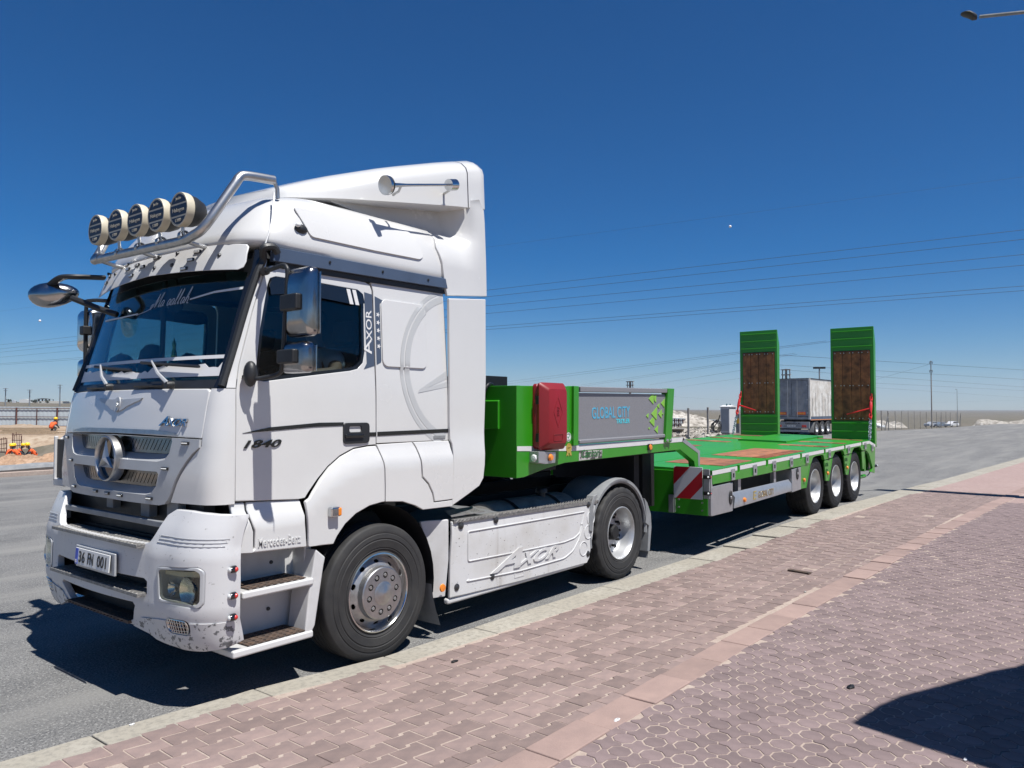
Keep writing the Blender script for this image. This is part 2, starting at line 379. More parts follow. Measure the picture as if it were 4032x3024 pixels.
# kerb stones
x = -6.0; i = 0
while x < 44:
    L = 1.0 if x < 20 else 2.0; a, b = x + .004, x + L - .004; g = G(); m = (a + b) / 2
    g.prism([(a, lerp(KI, a)), (b, lerp(KI, b)), (b, lerp(KO, b) + .0), (a, lerp(KO, a) + .0)], 'z', -.1 + gz(m), PH + gz(m) + random.uniform(-.003, .003))
    g.mk('kerb_stone', M['concrete'], sidewalk, bevel=.008); x += L
# red edging stones
x = -4.2
while x < 30:
    a, b = x + .004, x + .513 - .004; g = G(); m = (a + b) / 2; dz = random.uniform(-.004, .005); dy = random.uniform(-.006, .006)
    g.prism([(a + random.uniform(-.004, .004), lerp(RL, a) + dy), (b + random.uniform(-.004, .004), lerp(RL, b) + dy), (b, lerp(RL, b) - .235 + dy), (a, lerp(RL, a) - .235 + dy)], 'z', -.1 + gz(m), PH + .006 + gz(m) + dz)
    g.mk('edging_stone', M['redkerb'], sidewalk, bevel=.009); x += .513
# zigzag pavers: rows along the kerb, half bond
PX, PY = .206, .1425; SL = -.030
def zig(l, w):
    A = .012
    def edge(t0):                                     # sawtooth joint: drifts back, then steps in the length of one stone
        pts = sorted([-.5, .5, -.3, -.1, .1, .3] + [t0 - .035, t0 + .035]); o = []
        for t in pts:
            fr = (t - t0) % 1.0; d = A * (1 - 2 * (fr - .035) / .93) if .034 < fr < .966 else (A * (fr / .035) if fr < .5 else -A * ((1 - fr) / .035)); o.append((t * l, d))
        return o
    return [(x, -w / 2 + d) for x, d in edge(-.25)] + [(x, w / 2 + d) for x, d in reversed(edge(.25))]
cands = []
for r in range(-2, 22):
    for c in range(-24, 76):
        x = c * PX + (r % 2) * PX * .5 + .03 * math.sin(r * 2.1); y = -1.19 - r * PY + SL * x
        if x < -4.6 or x > 15.3: continue
        if y + .075 > lerp(KO, x) + .07 or y < lerp(RL, x) - .01: continue
        cands.append((x, y))
def vis(x, y):
    u, v = pix((x, y, 0)); return (Vector((x, y, 0)) - CAM).dot(FW) > .3 and -60 < u < 4100 and v < 3080
cands = [c for c in cands if vis(*c)]
cands.sort(key=lambda p: (Vector((p[0], p[1], 0)) - CAM).length)
g = G(); prismz(g, zig(PX - .007, PY - .009), -.05, 0); proto = g.mk('paver', M['paver'], sidewalk); pme = proto.data
bpy.data.objects.remove(proto)
rest = G()
def place(me, name, x, y, z, rz, mat=None):
    o = bpy.data.objects.new(name, me); COL.objects.link(o); o.parent = sidewalk; o.location = (x, y, z); o.rotation_euler = (random.gauss(0, .004), random.gauss(0, .004), rz)
for i, (x, y) in enumerate(cands):
    dz = PH + gz(x) + random.gauss(0, .0012); a = math.atan(SL) + random.gauss(0, .006)
    if i < 300: place(pme, 'paver', x, y, dz, a)
    else:
        q = G(); prismz(q, zig(PX - .007, PY - .009), -.02, 0); q.move(Matrix.Translation((x, y, dz)) @ Matrix.Rotation(a, 4, 'Z')); rest.add(q.v, q.f, False)
def island(m, amt, col2):
    """Colour drift from stone to stone inside one mesh."""
    n = m.node_tree; L = n.links.new; b = n.nodes['Principled BSDF']; lk = b.inputs['Base Color'].links[0].from_socket
    ge = n.nodes.new('ShaderNodeNewGeometry'); hs = n.nodes.new('ShaderNodeHueSaturation'); mp = n.nodes.new('ShaderNodeMapRange'); mp.inputs[3].default_value = 1 - amt; mp.inputs[4].default_value = 1 + amt
    L(ge.outputs['Random Per Island'], mp.inputs[0]); L(mp.outputs[0], hs.inputs['Value']); L(lk, hs.inputs['Color']); L(hs.outputs[0], b.inputs['Base Color']); return m
M['paver_i'] = island(pm('red brown paver row', (.230, .167, .150), .85, 0, .16, 9, .35, 130, col2=(.181, .135, .125)), .14, None)
M['oct_i'] = island(pm('mauve paver field', (.194, .144, .141), .85, 0, .16, 9, .35, 130, col2=(.157, .117, .116)), .12, None)
rest.mk('paver_field', M['paver_i'], sidewalk, weld=False, recalc=False)['kind'] = 'stuff'
# octagon stones and the cushion stones between them
OP, OR = .171, .066; OA = math.atan2(-.17, .07)
ax = Vector((math.cos(OA), math.sin(OA))); ay = Vector((-ax.y, ax.x)); O0 = Vector((.215, -3.819))
octo = [(OR * math.cos(R(45 * i)), OR * math.sin(R(45 * i))) for i in range(8)]
h = OP / 2 - .003; ro = OR + .007; cush = []
for sx, sy, a0 in ((1, 1, 270), (-1, 1, 0), (-1, -1, 90), (1, -1, 180)):
    c = (sx * OP / 2, sy * OP / 2); arc = []
    for k in range(3):
        t = R(a0 - 45 * k); p = [c[0] + ro * math.cos(t), c[1] + ro * math.sin(t)]
        p[0] = max(-h, min(h, p[0])); p[1] = max(-h, min(h, p[1])); arc.append(tuple(p))
    cush += arc
oc = []
for i in range(-130, 130):
    for j in range(-130, 130):
        for kind in (0, 1):
            p = O0 + ax * (OP * (i + .5 * kind)) + ay * (OP * (j + .5 * kind))
            if p.x > 13.6 or p.x < -6 or p.y > lerp(RL, p.x) - .225: continue
            if vis(p.x, p.y): oc.append((p.x, p.y, kind))
oc.sort(key=lambda p: (Vector((p[0], p[1], 0)) - CAM).length)
pm_ = []
for poly in (octo, cush):
    g = G(); prismz(g, poly, -.05, 0); o = g.mk('paver', M['octpaver'], sidewalk); pm_.append(o.data); bpy.data.objects.remove(o)
rest = G(); cnt = [0, 0]; ang = OA
for x, y, k in oc:
    dz = PH + gz(x) + random.gauss(0, .0012); cnt[k] += 1
    if cnt[k] <= 300: place(pm_[k], ('octagon_paver', 'cushion_paver')[k], x, y, dz, ang)
    else:
        q = G(); prismz(q, (octo, cush)[k], -.02, 0); q.move(Matrix.Translation((x, y, dz)) @ Matrix.Rotation(ang, 4, 'Z')); rest.add(q.v, q.f, False)
rest.mk('octagon_paver_field', M['oct_i'], sidewalk, weld=False, recalc=False)['kind'] = 'stuff'
# ------------------------------------------------------------------ tractor: skin of the cab and of the bumper
XC = [(1.25, -1.478), (1.45, -1.482), (1.75, -1.458), (2.02, -1.412), (2.05, -1.40), (2.12, -1.365), (2.92, -1.13), (3.06, -1.085)]
HW = [(1.25, 1.165), (2.05, 1.16), (2.9, 1.115), (3.06, 1.105)]
def cab(s, z):
    a = abs(s); xc, hw = lerp(XC, z), lerp(HW, z)
    if a <= 1.02: x, y = xc + .10 * (a / 1.05) ** 2.2, a
    else:
        x1 = xc + .0938
        if a <= 1.28: t = (a - 1.02) / .26 * math.pi / 2; x, y = x1 + .15 * (1 - math.cos(t)), 1.02 + (hw - 1.02) * math.sin(t)
        else: x, y = x1 + .15 + a - 1.28, hw
    return Vector((x, -y if s >= 0 else y, z))
def side_y(x, z):
    xc, hw = lerp(XC, z), lerp(HW, z); xs = xc + .2438
    if x >= xs: return hw
    u = min(1, (xs - x) / .15); return 1.02 + (hw - 1.02) * math.sqrt(max(0, 1 - u * u))
XB = [(.33, -1.46), (.42, -1.54), (.60, -1.59), (1.0, -1.59), (1.12, -1.565), (1.28, -1.50)]
def bum(s, z):
    a = abs(s); xc = lerp(XB, z); hw = lerp([(.33, 1.20), (.6, 1.23), (1.28, 1.225)], z)
    if a <= .90: x, y = xc + .08 * (a / .9) ** 2, a
    else:
        x1 = xc + .08
        if a <= 1.34: t = (a - .90) / .44 * math.pi / 2; x, y = x1 + .25 * (1 - math.cos(t)), .90 + (hw - .90) * math.sin(t)
        else: x, y = x1 + .25 + a - 1.34, hw
    return Vector((x, -y if s >= 0 else y, z))
# ------------------------------------------------------------------ tractor materials
WHITE = (.80, .805, .81)
M['white'] = pm('white truck paint', (.565, .563, .555), .22, 0, .05, 1.3, .0, 25, coat=.5, col2=(.54, .537, .53), lo=.3, hi=.6)
M['wdirty'] = pm('dusty white paint', (.54, .54, .54), .40, 0, .1, 2.4, .02, 40, coat=.15, col2=(.45, .44, .425), lo=.30, hi=.55)
M['wchip'] = pm('chipped white paint', (.53, .53, .53), .42, 0, .1, 22, .06, 60, coat=.1, col2=(.13, .135, .14), lo=.42, hi=.45, detail=9)
M['speck'] = pm('speckled white paint', (.53, .53, .535), .36, 0, .1, 26, .03, 40, coat=.2, col2=(.30, .30, .295), lo=.325, hi=.37, detail=8)
M['silver'] = pm('silver grille paint', (.40, .41, .425), .38, .15, .08, 6, .03, 40, coat=.2)
M['black'] = pm('black plastic', (.018, .019, .021), .45, 0, .3, 8, .1, 120)
M['gloss'] = pm('gloss black', (.008, .009, .011), .12, 0, 0, 1, 0, 1, coat=.6)
M['dark'] = pm('dark chassis and neck shade', (.007, .007, .008), .7, 0, .3, 5, .2, 60)
M['cabin'] = pm('cabin trim', (.030, .031, .034), .75, 0, .2, 6)
M['chrome'] = pm('chrome', (.60, .61, .62), .14, 1., .15, 12, .02, 30); M['shell'] = pm('chrome with painted reflection', (.36, .36, .37), .16, 1., .25, 6, .03, 20)  # shell: chrome darkened; the dark ground it mirrors is in the base colour
M['satin'] = pm('satin steel', (.48, .48, .48), .36, 1., .2, 14, .04, 60)
M['bluetrim'] = pm('blue grey trim', (.060, .085, .135), .38, 0, .15, 5, coat=.2)
M['decal'] = pm('slate decal', (.055, .075, .115), .45)
M['greydecal'] = pm('pale grey decal', (.42, .43, .435), .4)
M['lettering'] = pm('white lettering', (.62, .62, .62), .5)
M['rubber'] = pm('tyre rubber', (.017, .017, .018), .7, 0, .35, 7, .12, 70, col2=(.030, .029, .028))
M['rubbert'] = pm('trailer tyre rubber', (.011, .011, .012), .68, 0, .3, 9, .12, 70)
M['steel'] = pm('wheel steel', (.44, .44, .44), .38, .75, .25, 9, .05, 50, col2=(.28, .27, .26))
M['rimwhite'] = pm('silver rim', (.50, .51, .52), .35, .55, .15, 7, .03, 40)
M['greyplast'] = pm('grey plastic mudguard', (.17, .18, .19), .55, 0, .25, 7, .08, 60, col2=(.24, .245, .25))
M['dustytank'] = pm('dusty tank', (.34, .33, .31), .6, .2, .35, 6, .1, 40, col2=(.20, .19, .175))
M['tread'] = pm('tread plate', (.33, .32, .30), .5, .6, .3, 30, .5, 130, col2=(.18, .175, .17))
M['rusty'] = pm('rusty step plate', (.13, .085, .06), .7, .3, .4, 25, .2, 90, col2=(.055, .045, .04))
M['orange'] = pm('orange lens', (.75, .22, .02), .2, 0, .1, 20, coat=.5)
M['redlens'] = pm('red lens', (.55, .03, .025), .2, 0, .1, 20, coat=.5)
M['clear'] = pm('clear lens', (.72, .74, .74), .12, 0, .15, 30, .1, 80, coat=.6)
M['cream'] = pm('cream lamp cover', (.53, .48, .37), .45, 0, .1, 8)
M['navy'] = pm('navy lamp print', (.010, .016, .034), .45)
M['wind'] = glass_mat('windscreen', (.58, .74, .74), 0, 1.50)
M['sideglass'] = glass_mat('side window', (.62, .70, .72), 0, 1.46)
M['lampglass'] = glass_mat('lamp glass', (.90, .91, .86), .03, 1.45)
M['bolt'] = pm('bolt', (.05, .05, .052), .45, .5)
M['plate'] = pm('number plate white', (.64, .64, .63), .35)
M['euro'] = pm('plate blue', (.01, .055, .42), .35)
M['ink'] = pm('black ink', (.006, .006, .007), .5)

truck = thing('tractor_truck', 'white sleeper cab tractor truck with five round spotlights above the windscreen', 'truck')
T = truck
def sn(x, z): return Vector((0, 1, 0))
# ---- cab skin
def door_fn(sg): return lambda x, z: Vector((x, sg * side_y(x, z), z))
DOOR = [(-1.205, 1.315), (-1.207, 1.64), (-1.203, 2.03), (-1.17, 2.2), (-1.065, 2.56), (-.985, 2.80), (-.965, 2.855), (-.925, 2.895), (-.86, 2.905), (-.45, 2.90), (-.09, 2.89), (-.045, 2.875), (-.026, 2.83), (-.022, 2.4), (-.014, 1.95), (-.012, 1.64), (-.10, 1.637), (-.23, 1.622), (-.36, 1.572), (-.47, 1.50), (-.56, 1.415), (-.63, 1.335), (-.665, 1.29), (-.72, 1.285)]
WIN = [(-1.055, 2.105), (-1.06, 2.16), (-1.02, 2.45), (-.955, 2.755), (-.935, 2.805), (-.89, 2.822), (-.5, 2.825), (-.17, 2.818), (-.128, 2.795), (-.112, 2.75), (-.118, 2.34), (-.135, 2.265), (-.19, 2.215), (-.26, 2.198), (-.66, 2.145), (-1.0, 2.098)]
SIDE = [(-.006, 1.648), (-.008, 2.4), (-.012, 2.83), (-.03, 2.885), (-.06, 2.925), (.775, 2.93), (.79, 2.6), (.80, 2.0), (.805, 1.648)]
bg_ = G()
for sg in (-1, 1):
    fn = door_fn(sg); side = 'left' if sg < 0 else 'right'
    d = G().panel(DOOR, [WIN], fn, (0, -sg * .035, 0), .09).mk('door', M['white'], T, bevel=.006)
    fr = G().panel([(x * 1.0, z) for x, z in WIN], [[((x + .58) * .952 - .58, (z - 2.46) * .925 + 2.46) for x, z in WIN]], lambda x, z: Vector((x, sg * (side_y(x, z) - .004), z)), (0, -sg * .03, 0), .12)
    fr.mk('window_frame', M['gloss'], d)
    WI = [((x + .58) * .965 - .58, (z - 2.46) * .95 + 2.46) for x, z in WIN]
    G().panel(WI, [], lambda x, z: Vector((x, sg * (side_y(x, z) - .02), z)), (0, -sg * .003, 0), .1).mk('window_pane', M['sideglass'], d)
    # wind deflector above the pane and its two white bars
    top = [(-.94, 2.69), (-.95, 2.76), (-.93, 2.80), (-.89, 2.818), (-.5, 2.821), (-.17, 2.815), (-.128, 2.79), (-.112, 2.72), (-.20, 2.70), (-.5, 2.715), (-.8, 2.715)]
    G().panel(top, [], lambda x, z: Vector((x, sg * (side_y(x, z) + .014), z)), (0, -sg * .006, 0), .1).mk('wind_deflector', M['gloss'], d)
    if sg < 0:
        q = G()
        for x0 in (-.26, -.205):
            q.panel([(x0, 2.70), (x0 + .035, 2.70), (x0 + .005, 2.812), (x0 - .03, 2.812)], [], lambda x, z: Vector((x, sg * (side_y(x, z) + .017), z)), (0, .002, 0), 0)
        q.mk('white_bars', M['lettering'], d)
    G().panel(SIDE, [], fn, (0, -sg * .035, 0), .1).mk('cab_side_panel', M['white'], T, bevel=.006)
# corner and pillar panels, both sides
def patch(s0, s1, z0, z1, ns, nz, off=0., sl=None):
    out = []
    for j in range(nz + 1):
        z = z0 + (z1 - z0) * j / nz; a0 = s0(z) if callable(s0) else s0; a1 = s1(z) if callable(s1) else s1
        row = []
        for i in range(ns + 1):
            p = cab(a0 + (a1 - a0) * i / ns, z); c = Vector((-.3, 0, z)); row.append(p + (p - c).normalized() * off)
        out.append(row)
    return out
def xe(z):                                            # door front edge as s
    xd = lerp([(1.3, -1.213), (2.03, -1.211), (2.2, -1.178), (2.56, -1.073), (2.80, -.993), (2.9, -.95)], z); xs = lerp(XC, z) + .2438
    if xd >= xs: return 1.28 + xd - xs
    return 1.02 + .26 * math.acos(max(-1, min(1, (xs - xd) / .15))) / (math.pi / 2) if False else 1.02 + .26 / (math.pi / 2) * math.acos(max(0, 1 - (xd - (xs - .15)) / .15))
for sg in (1, -1):
    def mkpatch(name, mat, s0, s1, z0, z1, off=0., ns=8, nz=12, bev=.005):
        A = patch(s0, s1, z0, z1, ns, nz, off); B = patch(s0, s1, z0, z1, ns, nz, off - .03); g = G()
        g.loft(A, caps=False, closed=False); g.loft(B, caps=False, closed=False)
        for r in (0, -1): g.loft([A[r], B[r]], caps=False, closed=False, smooth=False)
        for c in (0, -1): g.loft([[r[c] for r in A], [r[c] for r in B]], caps=False, closed=False, smooth=False)
        if sg < 0: g.flip()
        return g.mk(name, mat, T)
    mkpatch('corner_panel', M['white'], lambda z: lerp([(1.30, .765), (1.37, .80), (1.44, .835), (1.51, .88), (1.575, .93), (1.625, .98), (1.665, 1.036)], z), lambda z: xe(z) , 1.30, 2.045)
    mkpatch('pillar_trim', M['gloss'], 1.055, lambda z: 1.055 + (xe(z) - 1.055) * .62, 2.05, 3.0, .002)
    mkpatch('pillar', M['white'], lambda z: 1.055 + (xe(z) - 1.055) * .62, lambda z: xe(z), 2.05, 2.93)
hood = G().panel(sym([(0, 2.05), (.5, 2.05), (.99, 2.045), (1.02, 2.03), (1.028, 1.80), (1.025, 1.722), (.76, 1.728), (.35, 1.738), (0, 1.74)]), [], cab, (.035, 0, 0), .07).mk('hood', M['white'], T, bevel=.008)
G().panel(sym([(0, 1.775), (.55, 1.772), (.76, 1.752), (.80, 1.742), (.5, 1.742), (0, 1.744)]), [], lambda s, z: cab(s, z) + Vector((-.006, 0, 0)), (.01, 0, 0), .1).mk('chrome_strip', M['satin'], hood)
# winged emblem and name badge on the hood
q = G()
for sg in (1, -1):
    w = [(sg * a, b) for a, b in [(.03, 1.985), (.09, 1.982), (.33, 1.99), (.31, 1.975), (.22, 1.955), (.20, 1.948), (.13, 1.93), (.11, 1.918), (.05, 1.90), (.03, 1.91)]]
    q.panel(w, [], lambda s, z: cab(s, z) + Vector((-.008, 0, 0)), (.01, 0, 0), 0)
q.panel(circ(0, 1.945, .045, 16, .055), [], lambda s, z: cab(s, z) + Vector((-.014, 0, 0)), (.012, 0, 0), 0)
q.mk('winged_emblem', M['silver'], hood)
q = G(); letters(q, 'S', cab(.012, 1.925) + Vector((-.016, .0, 0)), (0, -1, 0), (0, 0, 1), depth=.006, fit=(.03, .045), shear=.3); q.v = q.v; q.mk('emblem_letter', M['chrome'], hood)
def wrap_text(txt, s0, s1, z0, z1, surf, off, shear, depth, bold=0.):
    """Letters laid on a surface surf(s, z), thickened along -x."""
    v, f = text_geo(txt, 1., shear, 0, 1., bold); x0 = min(p.x for p in v); x1 = max(p.x for p in v); y0 = min(p.y for p in v); y1 = max(p.y for p in v)
    A = [surf(s0 + (s1 - s0) * (p.x - x0) / (x1 - x0), z0 + (z1 - z0) * (p.y - y0) / (y1 - y0)) for p in v]; g = G()
    off = Vector(off); A = [p + off for p in A]; B = [p + off.normalized() * depth for p in A]; g.add(B, f, False); cnt = {}
    for qd in f:
        for i in range(len(qd)): cnt.setdefault(tuple(sorted((qd[i], qd[(i + 1) % len(qd)]))), []).append((qd[i], qd[(i + 1) % len(qd)]))
    for es in cnt.values():
        if len(es) == 1: a, b = es[0]; g.add([A[a], A[b], B[b], B[a]], [(0, 1, 2, 3)], False)
    return g
q = wrap_text('A', .60, .69, 1.80, 1.865, cab, (-.002, 0, 0), .45, .014, .012); q2 = wrap_text('XOR', .685, .88, 1.80, 1.85, cab, (-.002, 0, 0), .35, .014, .012); q.add(q2.v, q2.f, False)
q.mk('name_badge', M['chrome'], hood)
# ---- grille flap with two funnels
H1 = sym([(0, 1.728), (.75, 1.722), (.765, 1.70), (.745, 1.62), (.70, 1.575), (.62, 1.562), (0, 1.566)])
I1 = sym([(0, 1.728), (.745, 1.722), (.75, 1.71), (.70, 1.645), (.66, 1.618), (.62, 1.612), (0, 1.614)])
H2 = sym([(0, 1.497), (.63, 1.497), (.65, 1.48), (.63, 1.40), (.57, 1.348), (.50, 1.336), (0, 1.338)])
I2 = sym([(0, 1.495), (.62, 1.495), (.635, 1.48), (.60, 1.435), (.545, 1.395), (.47, 1.385), (0, 1.388)])
FL = sym([(0, 1.733), (.76, 1.722), (1.02, 1.716), (1.022, 1.665), (.965, 1.625), (.916, 1.575), (.865, 1.51), (.82, 1.44), (.785, 1.37), (.755, 1.32), (.72, 1.288), (.66, 1.276), (.3, 1.277), (0, 1.28)])
flap = G().panel(FL, [H1, H2], lambda s, z: cab(s, z) + Vector((-.012, 0, 0)), (.03, 0, 0), .06).mk('grille', M['silver'], T, bevel=.005)
for H_, I_ in ((H1, I1), (H2, I2)):
    g = G(); g.loft([[cab(*p) + Vector((-.006, 0, 0)) for p in H_], [cab(*p) + Vector((.055, 0, 0)) for p in I_]], caps=False, smooth=True); g.mk('grille_recess', M['silver'], flap)
    z0, z1 = min(p[1] for p in I_), max(p[1] for p in I_); slots = []; wmax = max(p[0] for p in I_)
    n = int(wmax / .045)
    for i in range(-n + 1, n):
        s = i * .045
        if abs(s) < .15 or abs(s) > wmax - .08: continue
        k = .022 if s > 0 else -.022; za, zb = z0 + .02, z1 - .022
        slots.append([(s - .004 - k, za), (s + .004 - k, za), (s + .004 + k, zb), (s - .004 + k, zb)])
    G().panel(I_, slots, lambda s, z: cab(s, z) + Vector((.05, 0, 0)), (.006, 0, 0), .09).mk('grille_insert', pm('steel with painted reflection', (.24, .23, .22), .16, 1., .2, 8), flap)  # brownish ground reflection is put into the insert's base colour
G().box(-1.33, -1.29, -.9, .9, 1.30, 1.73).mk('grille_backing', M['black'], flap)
# three pointed star
c = Vector((-1.505, 0, 1.562)); st = thing
g = G().lathe([(.142, .02), (.145, -.006), (.153, -.014), (.161, -.006), (.164, .03), (.164, .06)], c, 'x', 40); star = g.mk('star_ring', M['satin'], flap)
g = G().lathe([(.001, .02), (.14, .02), (.14, .05)], c, 'x', 32); g.mk('star_backing', M['gloss'], flap)
g = G()
for k in range(3):
    a = R(90 + 120 * k); b1, b2 = a + R(60), a - R(60); cn = c + Vector((-.03, 0, 0))
    pt = lambda t, r, dx: c + Vector((dx, r * math.cos(t), r * math.sin(t)))
    tip = pt(a, .138, -.002); l1 = pt(b1, .030, .008); l2 = pt(b2, .030, .008); bk = c + Vector((.012, 0, 0))
    g.add([cn, tip, l1, l2, bk], [(0, 1, 2), (0, 3, 1), (4, 2, 1), (4, 1, 3)], False)
g.mk('star', M['satin'], flap, weld=False)
# small LED markers on the grille
def led(s, z, surf=cab, par=flap):
    p = surf(s, z) + Vector((-.016, 0, 0)); d = (surf(s + .02, z) - surf(s - .02, z)).normalized()
    G().obox(p, d * .034, Vector((.008, 0, 0)), Vector((0, 0, .011))).mk('marker_light', M['gloss'], par, bevel=.004)
    g = G()
    for i in range(5): g.ball(p + d * (.011 * (i - 2)) + Vector((-.009, 0, 0)), .0048, n=6, m=4)
    g.mk('marker_diode', M['clear'], par)
for s, z in [(.90, 1.69), (-.90, 1.69), (.72, 1.52), (-.72, 1.52), (.56, 1.315), (-.62, 1.325), (.19, 1.312), (.0, 1.315), (-.19, 1.318)]: led(s, z)
# dark void and crossbar under the flap
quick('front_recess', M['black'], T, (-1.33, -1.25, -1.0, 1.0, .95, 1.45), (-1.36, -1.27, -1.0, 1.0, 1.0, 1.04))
quick('crossbar', M['greyplast'], T, (-1.47, -1.43, -.76, .76, 1.135, 1.175), bevel=.006)
for b_ in ((-1.40, -1.34, -.42, -.30, 1.17, 1.28), (-1.40, -1.34, .12, .22, 1.19, 1.28), (-1.40, -1.34, -.80, -.66, 1.16, 1.30)): quick('recess_bracket', M['greyplast'], T, b_, bevel=.005)
# ---- bumper
HL = roundpoly([(.80, .905), (1.12, .925), (1.158, .90), (1.155, .70), (1.13, .675), (.815, .69)], .035, 4)
BO = sym([(0, 1.035), (.655, 1.035), (.70, 1.05), (.735, 1.10), (.76, 1.16), (.79, 1.225), (.85, 1.262), (.98, 1.262), (1.15, 1.245), (1.30, 1.238), (1.345, 1.23), (1.35, .80), (1.345, .575), (1.345, .43), (1.25, .405), (1.1, .388), (.95, .385), (.82, .398), (.73, .425), (.66, .452), (.50, .478), (0, .482)])
op1 = sym([(0, .812), (.66, .812), (.69, .795), (.69, .72), (.67, .70), (0, .70)])
op2 = sym([(0, .645), (.54, .645), (.565, .625), (.50, .52), (.45, .50), (0, .50)])
FG = rrect(.885, 1.055, .50, .59, .03, 3)
mir = lambda P: [(-a, b) for a, b in P]
def bumr(s, z):                                        # stepped relief: lower valance and crease
    p = bum(s, z); c = Vector((-.9, 0, z)); d = (p - c).normalized(); k = -.012 * sstep(.60, .585, z) if z < .6 else 0
    k += .010 * sstep(1.02, .995, z) * sstep(.7, .75, abs(s)); return p + d * k
bumper = G().panel(BO, [op1, op2, HL, mir(HL), FG, mir(FG)], bumr, (.05, 0, 0), .045).mk('bumper', M['speck'], T, bevel=.006, ang=50)
for sg in (1, -1):
    g = G(); P = [(sg * a, b) for a, b in [(1.352, .57), (1.10, .575), (.80, .57), (.62, .55), (.55, .50), (.50, .478), (.66, .449), (.73, .422), (.82, .395), (.95, .382), (1.1, .385), (1.25, .402), (1.352, .428)]]
    F2 = [(sg * a, b) for a, b in rrect(.875, 1.065, .492, .598, .035, 3)]
    g.panel(P, [F2], lambda s, z: bumr(s, z) + Vector((-.006, 0, 0)) + (bumr(s, z) - Vector((-.9, 0, z))).normalized() * .004, (.02, 0, 0), .05)
    g.mk('valance', M['wchip'], bumper, bevel=.004)
# grooves of the bumper flank: three raised ribs
for sg in (1, -1):
    g = G()
    for k in range(3):
        z = 1.10 - k * .022
        g.tube([bumr(sg * s, z - .02 * (s - .8)) + Vector((-.001, 0, 0)) for s in [.80 + .05 * i - .012 * k for i in range(11)]], .0035, 5)
    g.mk('rib', M['silver'], bumper)
quick('bumper_inside', M['black'], bumper, (-1.42, -1.40, -1.05, 1.05, .50, 1.02))
for z0, z1, w, m in ((.700, .722, .68, M['tread']), (.488, .51, .47, M['rusty']), (1.012, 1.034, .66, M['tread'])):
    g = G().prism([(-w, 0), (w, 0)][:0] or [(a, b) for a, b in [(-w, z0), (w, z0), (w, z1), (-w, z1)]], 'x', -1.60 if z1 > .6 else -1.555, -1.42)
    for i in range(int(w * 2 / .05)):
        for k in range(3): g.ball((-1.585 + k * .05, -w + .05 * (i + .6), z1), .012, .008, .004, 6, 4)
    g.mk('bumper_step', m, bumper, bevel=.004)
g = G()
g.obox(bumr(.085, .87) + Vector((-.012, .0, 0)), Vector((0, .30, 0)), Vector((.008, 0, 0)), Vector((0, 0, .075))); g.mk('plate_mount', M['silver'], bumper, bevel=.006)
# number plate
pl = Matrix.Translation(bumr(.085, .875) + Vector((-.034, 0, 0))) @ Matrix.Rotation(R(4), 4, 'Y')
g = G().box(-.004, .004, -.262, .262, -.058, .058).move(pl); plate = g.mk('number_plate', M['plate'], T, bevel=.004)
g = G().box(-.006, -.003, .218, .258, -.054, .054).move(pl); g.mk('plate_band', M['euro'], plate)
def plate_txt(txt, y, z, w, h, mat, nm='plate_lettering'):
    q = G(); letters(q, txt, (0, 0, 0), (0, -1, 0), (0, 0, 1), depth=.0015, fit=(w, h), bold=.012); q.move(pl @ Matrix.Translation((-.0055 if mat is M['ink'] else -.0075, y, z))); q.mk(nm, mat, plate)
plate_txt('36', .200, -.038, .095, .078, M['ink']); plate_txt('FN', .060, -.038, .085, .078, M['ink']); plate_txt('001', -.085, -.038, .135, .078, M['ink']); plate_txt('TR', .252, -.045, .026, .022, M['lettering'])
